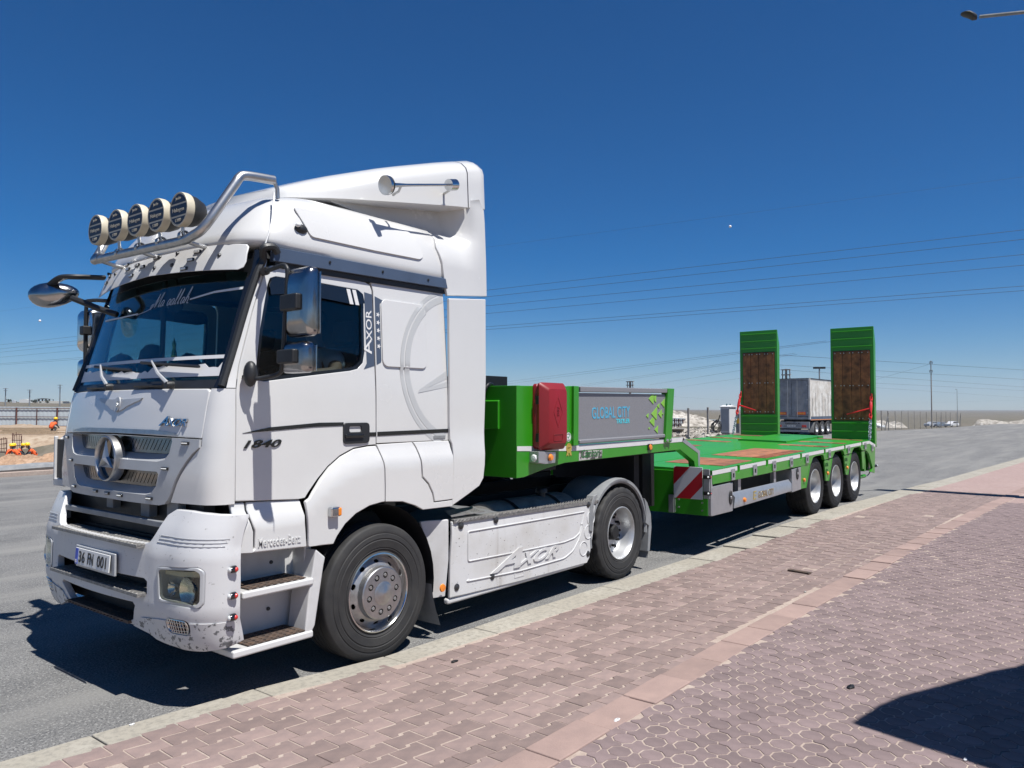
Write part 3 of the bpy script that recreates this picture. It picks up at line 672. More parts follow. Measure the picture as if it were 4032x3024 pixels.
# headlights and fog lamps
for sg in (1, -1):
    hl = [(sg * a, b) for a, b in HL]; ins = [(sg * (.978 + (a * sg - .978) * .88), .80 + (b - .80) * .86) for a, b in hl]
    g = G().panel(hl, [ins], lambda s, z: bumr(s, z) + Vector((-.01, 0, 0)), (.03, 0, 0), 0); head = g.mk('headlight', M['silver'], T, bevel=.004)
    g = G(); g.loft([[bumr(*p) + Vector((.0, 0, 0)) for p in ins], [bumr(*p) + Vector((.075, sg * .02, 0)) for p in ins]], caps=False); g.add([bumr(*p) + Vector((.075, sg * .02, 0)) for p in ins], [tuple(range(len(ins)))], False); g.mk('lamp_bowl', M['silver'], head)
    c0 = bumr(sg * 1.03, .765) + Vector((.03, 0, 0)); g = G().lathe([(.001, .04), (.03, .037), (.06, .02), (.092, -.01)], c0, 'x', 20, sgn=1); g.mk('reflector', M['chrome'], head)
    c0 = bumr(sg * .88, .765) + Vector((.05, 0, 0)); g = G().lathe([(.001, .04), (.03, .03), (.05, -.01)], c0, 'x', 16); g.mk('reflector', M['chrome'], head)
    q = G().panel([(sg * a, b) for a, b in [(.835, .855), (1.12, .86), (1.115, .895), (.835, .88)]], [], lambda s, z: bumr(s, z) + Vector((.03, 0, 0)), (.012, 0, 0), .05); q.mk('turn_signal', M['cream'], head)
    G().panel(ins, [], lambda s, z: bumr(s, z) + Vector((-.004, 0, 0)), (.003, 0, 0), .06).mk('lamp_glass', M['lampglass'], head)
    fg = [(sg * a, b) for a, b in rrect(.888, 1.052, .503, .587, .028, 3)]
    fog = G().panel(fg, [], lambda s, z: bumr(s, z) + Vector((.04, 0, 0)), (.01, 0, 0), 0).mk('fog_lamp', M['gloss'], T)
    g = G().lathe([(.001, .03), (.02, .025), (.035, 0)], bumr(sg * .97, .545) + Vector((.03, 0, 0)), 'x', 14); g.mk('reflector', M['chrome'], fog)
    g = G()
    for i in range(8): g.tube([bumr(sg * (.90 + i * .02), .505) + Vector((-.004, 0, 0)), bumr(sg * (.90 + i * .02), .585) + Vector((-.004, 0, 0))], .0035, 5)
    for z in (.52, .545, .57): g.tube([bumr(sg * (.89 + i * .032), z) + Vector((-.006, 0, 0)) for i in range(6)], .003, 5)
    g.tube([bumr(*p) + Vector((-.005, 0, 0)) for p in fg], .005, 5, closed=True); g.mk('guard', M['chrome'], fog)
# side marker lamps on the bumper flank
for z in (.90, .735, .60):
    p = Vector((-1.262, -1.245, z)); m_ = G().lathe([(.001, .03), (.018, .028), (.024, .012), (.024, -.012)], p, 'x', 12, sgn=-1).mk('side_marker', M['gloss'], T)
    G().ball(p + Vector((-.02, 0, 0)), .019, n=10, m=6).mk('white_lens', M['clear'], m_); G().ball(p + Vector((.006, -.012, 0)), .017, n=10, m=6).mk('red_lens', M['redlens'], m_)
# ------------------------------------------------------------------ windscreen, cowl, wipers
WS = sym([(0, 2.945), (.9, 2.94), (1.04, 2.93), (1.055, 2.90), (1.055, 2.13), (1.03, 2.105), (0, 2.10)])
ws = G().panel(WS, [], lambda s, z: cab(s, z) + Vector((.012, 0, 0)), (.004, 0, 0), .08).mk('windscreen', M['wind'], T)
def strip_on(name, pts, mat, off=-.002, par=ws, th=.002, grid=.08):
    return G().panel(pts, [], lambda s, z: cab(s, z) + Vector((.012 + off, 0, 0)), (th, 0, 0), grid).mk(name, mat, par)
strip_on('glass_border', sym([(0, 2.945), (1.055, 2.94), (1.055, 2.84), (.9, 2.86), (0, 2.875)]), M['gloss'])
strip_on('white_line', sym([(0, 2.272), (1.05, 2.272), (1.05, 2.248), (0, 2.248)]), M['lettering'])
random.seed(3)
torn = [(1.05, 2.235), (1.05, 2.13), (-1.05, 2.13), (-1.05, 2.225)]
x = -1.02
while x < 1.03:
    k = .0 if .25 < x < .9 or x < -.5 else .035
    torn.append((x, 2.222 - random.uniform(0, .02) - k * random.uniform(.6, 1))); x += .045
strip_on('torn_sunstrip', torn, M['lettering'])
# handwriting on the glass
def stroke(P, w):
    P = smoothpath([Vector((a, b, 0)) for a, b in P], 5); L = []; Rr = []
    for i, p in enumerate(P):
        t = (P[min(i + 1, len(P) - 1)] - P[max(i - 1, 0)]); n = Vector((-t.y, t.x, 0)); n = n.normalized() if n.length else Vector((0, 1, 0))
        ww = w * (.45 + .55 * abs(n.x + .3)); L.append((p.x + n.x * ww, p.y + n.y * ww)); Rr.append((p.x - n.x * ww, p.y - n.y * ww))
    return L, Rr
q = G(); X0, Z0, KX, KZ = .02, 2.665, .088, .115
def sstroke(P, w=.05):
    L, Rr = stroke([(a + .35 * b, b) for a, b in P], w)
    f = lambda a, b: cab(X0 + KX * a, Z0 + KZ * b + .018 * a * .0) + Vector((.008, 0, 0))
    q.loft([[f(*a), f(*b)] for a, b in zip(L, Rr)], caps=False, closed=False)
sstroke([(-2.6, -.35), (-1.8, -.25), (-.9, -.15), (-.3, .0), (-.15, .25), (-.4, .15), (-.3, -.1), (.1, .3), (.35, .9), (.3, .3), (.25, 0), (.6, .5), (.95, .95), (.85, .4), (.9, .02), (1.1, .12)])
for a0 in (1.2, 2.2, 2.75, 4.2): sstroke([(a0 + .38, .38), (a0 + .1, .40), (a0, .15), (a0 + .18, .02), (a0 + .38, .36), (a0 + .36, .05), (a0 + .52, .08)])
for a0 in (3.3, 3.72): sstroke([(a0, .1), (a0 + .22, .55), (a0 + .22, 1.0), (a0 + .1, .6), (a0 + .1, .06), (a0 + .3, .1)])
sstroke([(4.75, .1), (4.98, .6), (4.95, 1.05), (4.82, .5), (4.78, .02), (4.9, .38), (5.1, .36), (5.12, .04), (5.35, .02)])
q.mk('windscreen_lettering', M['greydecal'], ws)
g = G().panel([(.50, 2.685), (.75, 2.715), (1.03, 2.722), (1.03, 2.74), (.75, 2.73), (.50, 2.695)], [], lambda s, z: cab(s, z) + Vector((.008, 0, 0)), (.002, 0, 0), .1); g.mk('lettering_flourish', M['lettering'], ws); g = G(); g.panel([(-.90, 2.63), (-.5, 2.625), (-.2, 2.632), (-.2, 2.642), (-.5, 2.637), (-.90, 2.645)], [], lambda s, z: cab(s, z) + Vector((.008, 0, 0)), (.002, 0, 0), .1)
g.mk('lettering_flourish', M['lettering'], ws)
G().panel(sym([(0, 2.108), (1.05, 2.11), (1.2, 2.11), (1.2, 2.046), (0, 2.052)]), [], lambda s, z: cab(s, z) + Vector((.012, 0, 0)), (.05, 0, 0), .1).mk('cowl', M['black'], T, bevel=.006)
for s0, tip, arm in ((.60, .15, (.60, 2.075)), (-.22, -1.02, (-.22, 2.075))):
    a = cab(arm[0] + .05, 2.075) + Vector((-.04, 0, 0)); e = cab(arm[0] - .27, 2.25) + Vector((-.035, 0, 0)); w = thing
    wp = G().tube([a, a * .55 + e * .45 + Vector((-.02, 0, 0)), e], [.014, .012, .006], 6).mk('wiper', M['silver'] , T)
    G().lathe([(.001, .02), (.02, .02), (.026, 0), (.026, -.03)], a, 'x', 12, sgn=-1).mk('pivot', M['black'], wp)
    G().tube([cab(arm[0] - .02 - .5 * .0 + .28 - .7 * i / 8, 2.225 + .05 * i / 8 - .03) + Vector((-.018, 0, 0)) for i in range(9)], .011, 5).mk('blade', M['black'], wp)
    G().tube([cab(arm[0] - .42, 2.075) + Vector((-.012, 0, 0)), cab(arm[0] - .06, 2.075) + Vector((-.012, 0, 0))], .013, 6).mk('washer_pipe', M['black'], wp)
# ---- visor
def vsr(s, z):
    p = cab(s, min(z, 3.06)); k = lerp([(2.83, .075), (2.95, .07), (3.05, .055), (3.12, .04)], z); return p + Vector((-k - .02 * (1 - (abs(s) / 1.15) ** 2), 0, 0))
vo = sym([(0, 3.08), (.5, 3.07), (.81, 3.056), (1.03, 3.03), (1.075, 3.01), (1.108, 2.90), (1.098, 2.86), (1.053, 2.845), (.767, 2.864), (.426, 2.882), (0, 2.897)])
visor = G().panel(vo, [], vsr, (.012, 0, .003), .07).mk('sun_visor', M['wdirty'], T, bevel=.004)
for a, b in [(1130, 650), (1085, 702), (1040, 760), (860, 690), (745, 708), (655, 725), (770, 748), (675, 765), (695, 805), (455, 770), (445, 815), (437, 858)]:
    s, z = inv(vsr, *zp(1, a, b), .3, 2.95); p = vsr(s, z) + Vector((-.006, 0, 0)); d = (vsr(s + .02, z) - vsr(s - .02, z)).normalized()
    m_ = G().obox(p, d * .036, Vector((.008, 0, 0)), Vector((0, 0, .0125))).mk('visor_lamp', M['gloss'], visor, bevel=.004); G().obox(p + Vector((-.006, 0, 0)), d * .028, Vector((.005, 0, 0)), Vector((0, 0, .008))).mk('lens', M['clear'], visor, bevel=.003)
for a, b in [(1268, 675), (995, 662), (958, 738), (845, 757), (590, 797), (540, 747), (880, 686), (625, 727), (505, 818), (415, 812)]:
    s, z = inv(vsr, *zp(1, a, b), .3, 2.95); G().lathe([(.001, .012), (.013, .01), (.017, 0), (.017, -.004)], vsr(s, z), 'x', 10, sgn=-1).mk('visor_bolt', M['bolt'], visor)
# ---- roof: raised roof shell
def roof_ring(z, xc, hw, xr=.785, rf=.30, k=.10):
    P = []
    for i in range(13):
        y = hw * (1 - .28) * i / 12; P.append((xc + k * (y / hw) ** 2, -y))
    x1 = P[-1][0]; y1 = -P[-1][1]
    for i in range(1, 9):
        t = i / 8 * math.pi / 2; P.append((x1 + rf * (1 - math.cos(t)), -(y1 + (hw - y1) * math.sin(t))))
    P += [(x1 + rf + (xr - .06 - x1 - rf) * t, -hw) for t in (.25, .5, .75, 1)] + [(xr - .02, -(hw - .02)), (xr, -(hw - .06))]
    P += [(xr, -hw * t) for t in (.6, .3)]
    full = P + [(xr, 0)] + [(x, -y) for x, y in reversed(P) if abs(y) > 1e-9]
    return [(x, y, z) for x, y in full]
RZ = [(3.025, -1.10, 1.125), (3.05, -1.145, 1.135), (3.085, -1.15, 1.135), (3.15, -1.115, 1.13), (3.25, -1.05, 1.10), (3.34, -.985, 1.065), (3.41, -.91, 1.02), (3.46, -.82, .965), (3.495, -.70, .88), (3.515, -.55, .72), (3.525, -.35, .45)]
g = G(); g.loft([roof_ring(*a) for a in RZ]); roof = g.mk('raised_roof', M['white'], T, ang=60)
def roof_y(z): return lerp([(a, c) for a, b, c in RZ], z)
E_ = roundpoly(XZ(2, -1.10, [(400, 318), (700, 370), (1090, 462), (1130, 500), (1145, 620), (1120, 640), (850, 588), (560, 525), (470, 505)]), [.03, .0, .03, .04, .03, .03, 0, 0, .03], 3)
G().panel(E_, [], lambda x, z: Vector((x, -roof_y(z) - .012, z)), (0, .014, 0), .1).mk('roof_emboss', M['white'], roof, bevel=.006, seg=3)
G().tube([aty(*zp(2, a, b), -y - .004) for a, b, y in [(213, 560, 1.13), (240, 480, 1.12), (258, 400, 1.09), (268, 310, 1.06), (270, 240, 1.0)]], .006, 6).mk('roof_seam', M['white'], roof)
for sg in (-1, 1):
    y = sg * 1.15; S4 = [(-.92, 3.02), (.775, 3.028), (.80, 2.945), (-.93, 2.923)]
    tr = G().prism(S4, 'y', y, y - sg * .05).mk('roof_trim', M['bluetrim'], T, bevel=.004)
    for a, b in ((603, 652), (917, 708), (1187, 757)) if sg < 0 else ():
        p = aty(*zp(2, a, b), y - .004); G().lathe([(.001, .004), (.009, .003), (.011, 0)], p, 'y', 10, sgn=-1).mk('trim_bolt', M['ink'], tr)
    G().prism([(-.9, 2.925), (.79, 2.94), (.79, 2.90), (-.9, 2.885)], 'y', sg * 1.125, sg * 1.06).mk('drip_rail', M['black'], T)
    pp = [cab(1.12, 2.06), cab(1.12, 2.3), cab(1.13, 2.6), cab(1.15, 2.83), cab(1.17, 2.93), Vector((-1.0, -1.135, 3.0)), Vector((-.93, -1.15, 3.015)), Vector((-.90, -1.15, 2.975))]
    pp = [Vector((p.x, -sg * p.y, p.z)) for p in pp]; G().tube(smoothpath(pp, 5), .026, 8).mk('pillar_gutter', M['black'], T)
# roof marker lamp
p = aty(*zp(2, 415, 445), -1.12); m_ = G().ball(p + Vector((.02, 0, -.01)), .055, .03, .035).mk('roof_marker', M['black'], T); G().ball(p + Vector((-.018, -.02, .012)), .022, .02, .018).mk('lens', M['clear'], m_)
# ---- light bar and spotlights
A = [Vector((-1.33, y, 3.07 + .022 * y)) for y in (.62, .4, 0, -.4, -.68)] + [Vector((-1.32, -.80, 3.075)), Vector((-1.285, -.90, 3.14))]
A += [Vector((-1.11, -.95, 3.44)), Vector((-1.075, -.95, 3.495)), Vector((-1.02, -.95, 3.525)), Vector((-.80, -.95, 3.545))]
A = [Vector((-.80, .85, 3.545)), Vector((-1.02, .85, 3.525)), Vector((-1.075, .85, 3.495)), Vector((-1.10, .85, 3.44)), Vector((-1.22, .80, 3.2)), Vector((-1.30, .72, 3.10))] + A
bar = G().tube(smoothpath(A, 4), .033, 14).mk('light_bar', M['satin'], T)
for y in (.95, -.95): G().tube([(-.80, y, 3.545), (-.77, y, 3.49), (-.765, y, 3.42)], .015, 8).mk('bar_foot', M['satin'], bar)
for y in (.62, -.62, 0): G().tube([(-1.33, y, 3.085), (-1.2, y, 3.06), (-1.10, y, 3.05)], .016, 8).mk('bar_bracket', M['satin'], bar)
LP = [(465, 500), (595, 473), (725, 440), (862, 405), (1010, 372)]; LY = [.66, .36, .05, -.25, -.55]
for (a, b), y in zip(LP, LY):
    c = atx(*zp(1, a, b), -1.36); c = Vector((-1.36, c.y, c.z)); c.z = 3.285 + .035 * c.y; r = .110
    sp = G().lathe([(r * .99, -.012), (r * 1.05, -.012), (r * 1.07, .0), (r * 1.07, .03), (r * 1.03, .045)], c, 'x', 32).mk('spotlight', M['cream'], T)
    G().lathe([(r * 1.02, .04), (r * .95, .09), (r * .7, .15), (r * .45, .17), (.001, .175)], c, 'x', 28).mk('housing', M['black'], sp)
    G().lathe([(.001, -.010), (r, -.010), (r, .01)], c, 'x', 32).mk('cover', M['cream'], sp)
    for z0, z1 in ((.042, .2), (-.042, .03), (-.2, -.054)):
        P = []
        for s_ in (1, -1):
            for i in range(9):
                z = z0 + (z1 - z0) * (i / 8 if s_ > 0 else 1 - i / 8); z = max(-r * .93, min(r * .93, z)); P.append((s_ * math.sqrt(max(0, (r * .94) ** 2 - z * z)), z))
        P2 = [P[0]]
        for p_ in P[1:]:
            if (Vector(p_) - Vector(P2[-1])).length > 1e-4: P2.append(p_)
        G().panel(P2, [], lambda yy, zz: c + Vector((-.0115, yy, zz)), (.002, 0, 0), 0).mk('cover_print', M['navy'], sp)
    for t, w, h, z in (('Halogen', .15, .034, -.025), ('Jumbo', .07, .026, .058), ('S 3000', .075, .022, -.086)):
        q = G(); letters(q, t, c + Vector((-.0135, w / 2, z)), (0, -1, 0), (0, 0, 1), depth=.001, fit=(w, h), bold=.01); q.mk('cover_lettering', M['cream'], sp)
    G().tube([c + Vector((.02, 0, -r * 1.05)), c + Vector((.025, 0, -.16)), (-1.33, c.y, 3.09)], .012, 8).mk('bracket', M['satin'], sp); G().lathe([(.034, -.018), (.038, -.018), (.038, .018), (.034, .018)], (-1.33, c.y, 3.085), 'y', 16).mk('clamp', M['satin'], sp)
G().tube([(-.55, -.6, 3.50), (-.47, -.62, 3.60)], .006, 6).mk('antenna', M['ink'], T)
# ---- air deflector
TOPL = XZ(2, -.72, [(285, 200), (600, 132), (900, 96), (1150, 76), (1330, 68)]); TOPL = [(x, z - .0) for x, z in TOPL]
BOT = [(-.6, 3.515), (-.39, 3.53), (.30, 3.60), (.94, 3.69), (1.365, 3.745)]; WID = [(-.6, .62), (-.45, .74), (-.2, .88), (.3, 1.03), (.94, 1.09), (1.365, 1.10)]
def defl(x, sh=0.):
    t = lerp(TOPL, x) if x < TOPL[-1][0] else TOPL[-1][1] - .06 * ((x - TOPL[-1][0]) / .25) ** 2 - .02; b = lerp(BOT, x); w = lerp(WID, x); t = max(t, b + .03); h = t - b; r = min(.16, h * .7); P = [(x, -w + .05, b), (x, -w, b + .01)]
    P += [(x, -w + .015 * (i / 3), b + .01 + (h - r) * (i / 3)) for i in (1, 2, 3)]
    P += [(x, -w + .015 + r * 1.6 * (1 - math.cos(a)), t - r + r * math.sin(a)) for a in (R(22), R(45), R(67), R(90))]
    P += [(x, -w * .4, t + .02), (x, 0, t + .03)]
    return P + [(x, -y, z) for _, y, z in reversed(P) if abs(y) > 1e-9]
g = G(); xs = [-.58, -.5, -.4, -.25, -.1, .1, .3, .5, .7, .85, 1.0, 1.118]; g.loft([defl(x) for x in xs]); dfl = g.mk('air_deflector', M['white'], T, ang=60)
g = G(); g.loft([[(x, y * 1.004, z) for x, y, z in defl(x)] for x in (1.128, 1.2, 1.28, 1.34)] + [[(1.365, y * .985, 3.75 + (z - 3.75) * .93) for x, y, z in defl(1.365)]]); g.mk('deflector_cap', M['white'], dfl, ang=60)
for sg in (-1, 1):
    FP = XZ(2, -.85, [(560, 255), (1000, 285), (1340, 312)]) + XZ(2, -1.16, [(1515, 350)]) + XZ(2, -1.17, [(1525, 420), (1533, 650), (1537, 855)]) + XZ(2, -1.15, [(1300, 851), (1287, 770), (1275, 650), (1258, 555)]) + XZ(2, -1.08, [(1240, 480), (1180, 428)]) + XZ(2, -1.0, [(870, 348)])
    fy = lambda x, z: lerp([(2.9, 1.15), (3.2, 1.145), (3.38, 1.08), (3.50, .88), (3.75, .82)], z) * lerp([(-.4, .93), (.5, .97), (.8, 1.0), (1.3, 1.0)], x) + (1.165 - lerp([(2.9, 1.15), (3.2, 1.145), (3.38, 1.08), (3.50, .88), (3.75, .82)], z)) * sstep(1.0, 1.2, x)
    G().panel(FP, [], lambda x, z: Vector((x, sg * fy(x, z), z)), (0, -sg * .03, 0), .07).mk('upper_fairing', M['white'], T, bevel=.006, ang=55)
    LF = XZ(2, -1.19, [(1310, 866), (1528, 872)]) + [(1.262, 2.2), (1.225, 1.42), (1.205, 1.30), (1.15, 1.235), (.98, 1.165), (.80, 1.095), (.815, 1.45), (.812, 1.62), (.79, 1.66), (.785, 2.2)]
    G().panel(LF, [], lambda x, z: Vector((x, sg * (1.19 + .02 * sstep(1.7, 1.5, z)), z)), (0, -sg * .03, 0), .1).mk('lower_fairing', M['white'], T, bevel=.008)
    G().prism([(1.215, 1.35), (1.24, 1.35), (1.27, 2.85), (1.25, 2.85)], 'y', sg * 1.17, sg * .80).mk('fairing_return', M['white'], T)
# horn on the deflector
hf, hr = aty(*zp(2, 935, 195), -1.20), aty(*zp(2, 1320, 193), -1.20)
horn = G().tube([hf, hf + (hr - hf) * .06, hf + (hr - hf) * .14, hf + (hr - hf) * .3, hr], [.05, .03, .018, .012, .010], 14).mk('air_horn', M['chrome'], T)
dx = (hr - hf).normalized()
G().tube([hf - dx * .012, hf + dx * .012], .076, 24).mk('bell', M['chrome'], horn); G().tube([hf + dx * .012, hf + dx * .03], .072, 24).mk('bell_rim', M['black'], horn)
G().tube([hr - dx * .03, hr + dx * .055], .05, 18).mk('compressor', M['chrome'], horn)
for t in (.22, 1.02): p = hf + (hr - hf) * t; G().tube([p, p + Vector((.02, .05, -.035)), p + Vector((.03, .13, -.05))], .011, 6).mk('horn_bracket', M['satin'], horn)
# ---- side: rear panel details
SY = 1.163
G().panel(rrect(.058, .545, 2.245, 2.775, .055, 4), [], lambda x, z: Vector((x, -side_y(x, z) - .012, z)), (0, .014, 0), .12).mk('side_window_blank', M['white'], T, bevel=.008, seg=3)
def arc_decal(name, cx, cz, r0, r1, a0, a1, mat, xmax=.785, zmin=1.66, zmax=2.9):
    P = [(cx + r1 * math.cos(R(a)), cz + r1 * math.sin(R(a))) for a in [a0 + (a1 - a0) * i / 40 for i in range(41)]] + [(cx + r0 * math.cos(R(a)), cz + r0 * math.sin(R(a))) for a in [a1 + (a0 - a1) * i / 40 for i in range(41)]]
    g = G().panel(P, [], lambda x, z: Vector((x, -side_y(x, z) - (.0155 if .055 < x < .548 and 2.243 < z < 2.777 else .0018), z)), (0, .001, 0), .05); return g.mk(name, mat, T)
RC = (.93, 2.262)
arc_decal('ring_decal', *RC, .655, .690, 104, 257, M['greydecal']); arc_decal('ring_decal', *RC, .585, .640, 106, 254, M['greydecal'])
st_ = [(.45, 2.07), (.785, 2.24), (.785, 2.17), (.55, 2.09), (.785, 2.145), (.785, 2.10), (.44, 2.045)]
G().panel(st_, [], lambda x, z: Vector((x, -side_y(x, z) - .0018, z)), (0, .001, 0), 0).mk('star_decal', M['greydecal'], T)
# slate decals with the name and five stars
B1 = [(-.105, 2.81), (-.027, 2.80), (-.024, 2.245), (-.13, 2.215), (-.10, 2.26)]; B2 = [(.0, 2.79), (.085, 2.765), (.05, 2.735), (.05, 2.29), (.045, 2.275), (.0, 2.255)]
f2 = lambda k: (lambda x, z: Vector((x, -side_y(x, z) - k, z)))
d1 = G().panel(B1, [], f2(.002), (0, .0015, 0), .1).mk('name_decal', M['decal'], T); d2 = G().panel(B2, [], f2(.002), (0, .0015, 0), .1).mk('star_decal_band', M['decal'], T)
q = G(); letters(q, 'A', (-.048, -1.1425, 2.335), (0, 0, 1), (-1, 0, 0), depth=.001, fit=(.12, .075), bold=.008, shear=-.2); letters(q, 'XOR', (-.04, -1.140, 2.44), (0, 0, 1), (-1, 0, 0), depth=.001, fit=(.235, .058), bold=.008)
q.v = [Vector((p.x, -side_y(p.x, p.z) - .0035, p.z)) for p in q.v]; q.mk('name_lettering', M['lettering'], d1)
for i in range(5):
    z = 2.40 + i * .062; P = [(.026 + (.021 if k % 2 == 0 else .009) * math.sin(R(36 * k + 90)), z + (.021 if k % 2 == 0 else .009) * math.cos(R(36 * k + 90))) for k in range(10)]
    G().panel(P, [], f2(.0035), (0, .001, 0), 0).mk('star_mark', M['lettering'], d2)
# swoosh, model number, handle
sw = roundpoly([(-1.16, 1.755), (-.95, 1.79), (-.55, 1.815), (-.33, 1.815), (-.33, 1.79), (-.6, 1.785), (-.95, 1.765)], 0)
G().panel(sw, [], f2(.004), (0, .004, 0), .1).mk('swoosh_trim', M['gloss'], T)
G().panel([(-.10, 1.705), (-.013, 1.705), (-.013, 1.735), (-.10, 1.735)], [], f2(.004), (0, .004, 0), 0).mk('chrome_trim', M['gloss'], T); G().panel([(0.0, 1.705), (.79, 1.715), (.79, 1.745), (0.0, 1.737)], [], f2(.004), (0, .004, 0), .1).mk('chrome_trim', M['gloss'], T)
q = G(); letters(q, '1840', (-1.155, -SY, 1.655), (1, 0, 0), (0, 0, 1), depth=.006, fit=(.29, .052), shear=.35, bold=.02); q.v = [Vector((p.x, p.y - 1.163 + side_y(p.x, p.z) * 0 , p.z)) if False else Vector((p.x, -side_y(p.x, p.z) - .003 - (0 if p.y > -SY - .003 else .005), p.z)) for p in q.v]; q.mk('model_number', M['gloss'], T)
hd = G().panel(rrect(-.335, -.085, 1.655, 1.81, .03, 3), [rrect(-.28, -.165, 1.74, 1.785, .012, 3)], f2(.012), (0, .016, 0), 0).mk('door_handle', M['black'], T, bevel=.006); quick('grip', M['gloss'], hd, (-.325, -.15, -1.19, -1.172, 1.70, 1.725), bevel=.006)
q = G().prism(rrect(.615, .755, 1.665, 1.69, .004, 2), 'y', -1.168, -1.16); q.mk('side_badge', M['greyplast'], T)
# ---- wheel arch and panels behind it
def arch_y(x, z):
    r = math.hypot(min(x, 0) * 1.0, z - .52) if x < 0 else z - .52
    return 1.165 + .052 * sstep(1.12, .97, r)
AR = [(-.455, .945), (-.42, 1.0), (-.35, 1.075), (-.25, 1.14), (-.12, 1.185), (0.0, 1.20), (.035, 1.20)]
FE = [(-.668, .955), (-.672, 1.10), (-.69, 1.27), (-.655, 1.29), (-.62, 1.335), (-.55, 1.413), (-.46, 1.494), (-.355, 1.563), (-.23, 1.613), (-.10, 1.628), (-.015, 1.630), (.0, 1.60), (.03, 1.45), (.035, 1.32)] + list(reversed(AR))
for sg in (-1, 1):
    af = lambda x, z: Vector((x, sg * arch_y(x, z), z))
    wa = G().panel(FE, [], af, (0, -sg * .03, 0), .06).mk('wheel_arch', M['white'], T, bevel=.008, ang=50)
    G().panel([(-.008, 1.640), (.37, 1.645), (.40, 1.60), (.425, 1.45), (.43, 1.36), (.50, 1.30), (.55, 1.22), (.57, 1.145), (.795, 1.145), (.797, 1.092), (.445, 1.098), (.36, 1.14), (.22, 1.185), (.042, 1.20), (.042, 1.32), (.037, 1.45), (.008, 1.60)], [], af, (0, -sg * .03, 0), .06).mk('arch_rear_panel', M['white'], T, bevel=.006, ang=50)
    G().panel([(.378, 1.645), (.80, 1.645), (.805, 1.45), (.802, 1.152), (.578, 1.152), (.558, 1.225), (.508, 1.307), (.438, 1.365), (.433, 1.45), (.408, 1.60)], [], lambda x, z: af(x, z) + Vector((0, sg * .004, 0)), (0, -sg * .03, 0), .06).mk('battery_cover', M['white'], T, bevel=.006, ang=50)
    g = G(); ring = [(.60 * math.cos(R(a)), .52 + .66 * math.sin(R(a))) for a in range(-10, 191, 10)]
    g.loft([[(x, sg * 1.19, z) for x, z in ring], [(x, sg * .72, z) for x, z in ring]], caps=False, closed=False); g.mk('arch_liner', M['black'], T)
p = Vector((-.455, -1.235, 1.178)); sl = G().box(p.x - .055, p.x + .03, -1.262, -1.21, p.z - .035, p.z + .035).mk('side_lamp', M['chrome'], T, bevel=.012, seg=3); G().box(p.x + .005, p.x + .035, -1.268, -1.22, p.z - .03, p.z + .03).mk('lens', M['orange'], sl, bevel=.01, seg=3)
# panel with the maker's name above the steps
for sg in (-1, 1):
    my = lambda x, z: 1.15 + .055 * sstep(1.27, 1.18, z)
    G().panel([(-1.12, .975), (-.675, .955), (-.69, 1.12), (-.70, 1.28), (-1.12, 1.302), (-1.115, 1.2), (-1.085, 1.12), (-1.085, 1.0)], [], lambda x, z: Vector((x, sg * my(x, z), z)), (0, -sg * .03, 0), .06).mk('step_panel', M['white'], T, bevel=.01, seg=3, ang=50)
    G().panel([(-1.215, .985), (-1.095, .972), (-1.097, 1.11), (-1.128, 1.2), (-1.132, 1.302), (-1.235, 1.305)], [], lambda x, z: Vector((x, sg * my(x, z), z)), (0, -sg * .03, 0), .06).mk('step_panel_end', M['white'], T, bevel=.01, seg=3, ang=50)
q = G(); letters(q, 'Mercedes-Benz', (-1.065, -1.205, 1.005), (1, 0, -.03), (0, 0, 1), depth=.006, fit=(.335, .058), bold=.004); q.mk('maker_lettering', M['white'], T)
# ---- steps
for sg in (-1, 1):
    K = lambda *b: (b[0], b[1], min(sg * b[2], sg * b[3]), max(sg * b[2], sg * b[3]), b[4], b[5])
    well = G().box(*K(-1.23, -.55, .93, .96, .36, 1.0)).box(*K(-.62, -.56, .95, 1.10, .36, .98)).mk('step_well', M['wdirty'], T, bevel=.01)
    G().prism([(-.60, .93), (-.515, .86), (-.53, .80), (-.60, .40), (-.64, .335), (-.69, .335), (-.66, .60)], 'y', sg * 1.205, sg * 1.0).mk('step_flare', M['wdirty'], T, bevel=.012)
    G().prism([(-1.06, .95), (-.75, .95), (-.75, .76), (-1.06, .76)], 'y', sg * .965, sg * .955).mk('well_cover', M['wdirty'], well, bevel=.01)
    for z in (.735, .372):
        x0 = -1.18 if z > .5 else -1.24
        stp = G().box(*K(x0, -.62, .95, 1.215, z - .05, z)).mk('step', M['white'], T, bevel=.014, seg=3)
        holes = [circ(a, b, .013, 8) for a in [-1.10 + .053 * i for i in range(8)] for b in [1.0 + .045 * j for j in range(5)]]
        holes = [[(a + (.026 if j % 10 >= 5 else 0) * 0, b) for a, b in h] for j, h in enumerate(holes)]
        G().panel([(-1.135, .968), (-.69, .968), (-.68, 1.20), (-1.125, 1.20)], holes, lambda a, b: Vector((a, sg * b, z + .012)), (0, 0, -.006), 0).mk('tread_plate', M['rusty'], stp)
    for a, b in ((-1.19, .81), (-.80, .84), (-.80, .65), (-1.19, .62), (-.82, .52), (-1.19, .48)): G().lathe([(.001, .01), (.012, .008), (.014, 0)], (a, sg * .965, b), 'y', 10, sgn=sg).mk('well_bolt', M['bolt'], well)
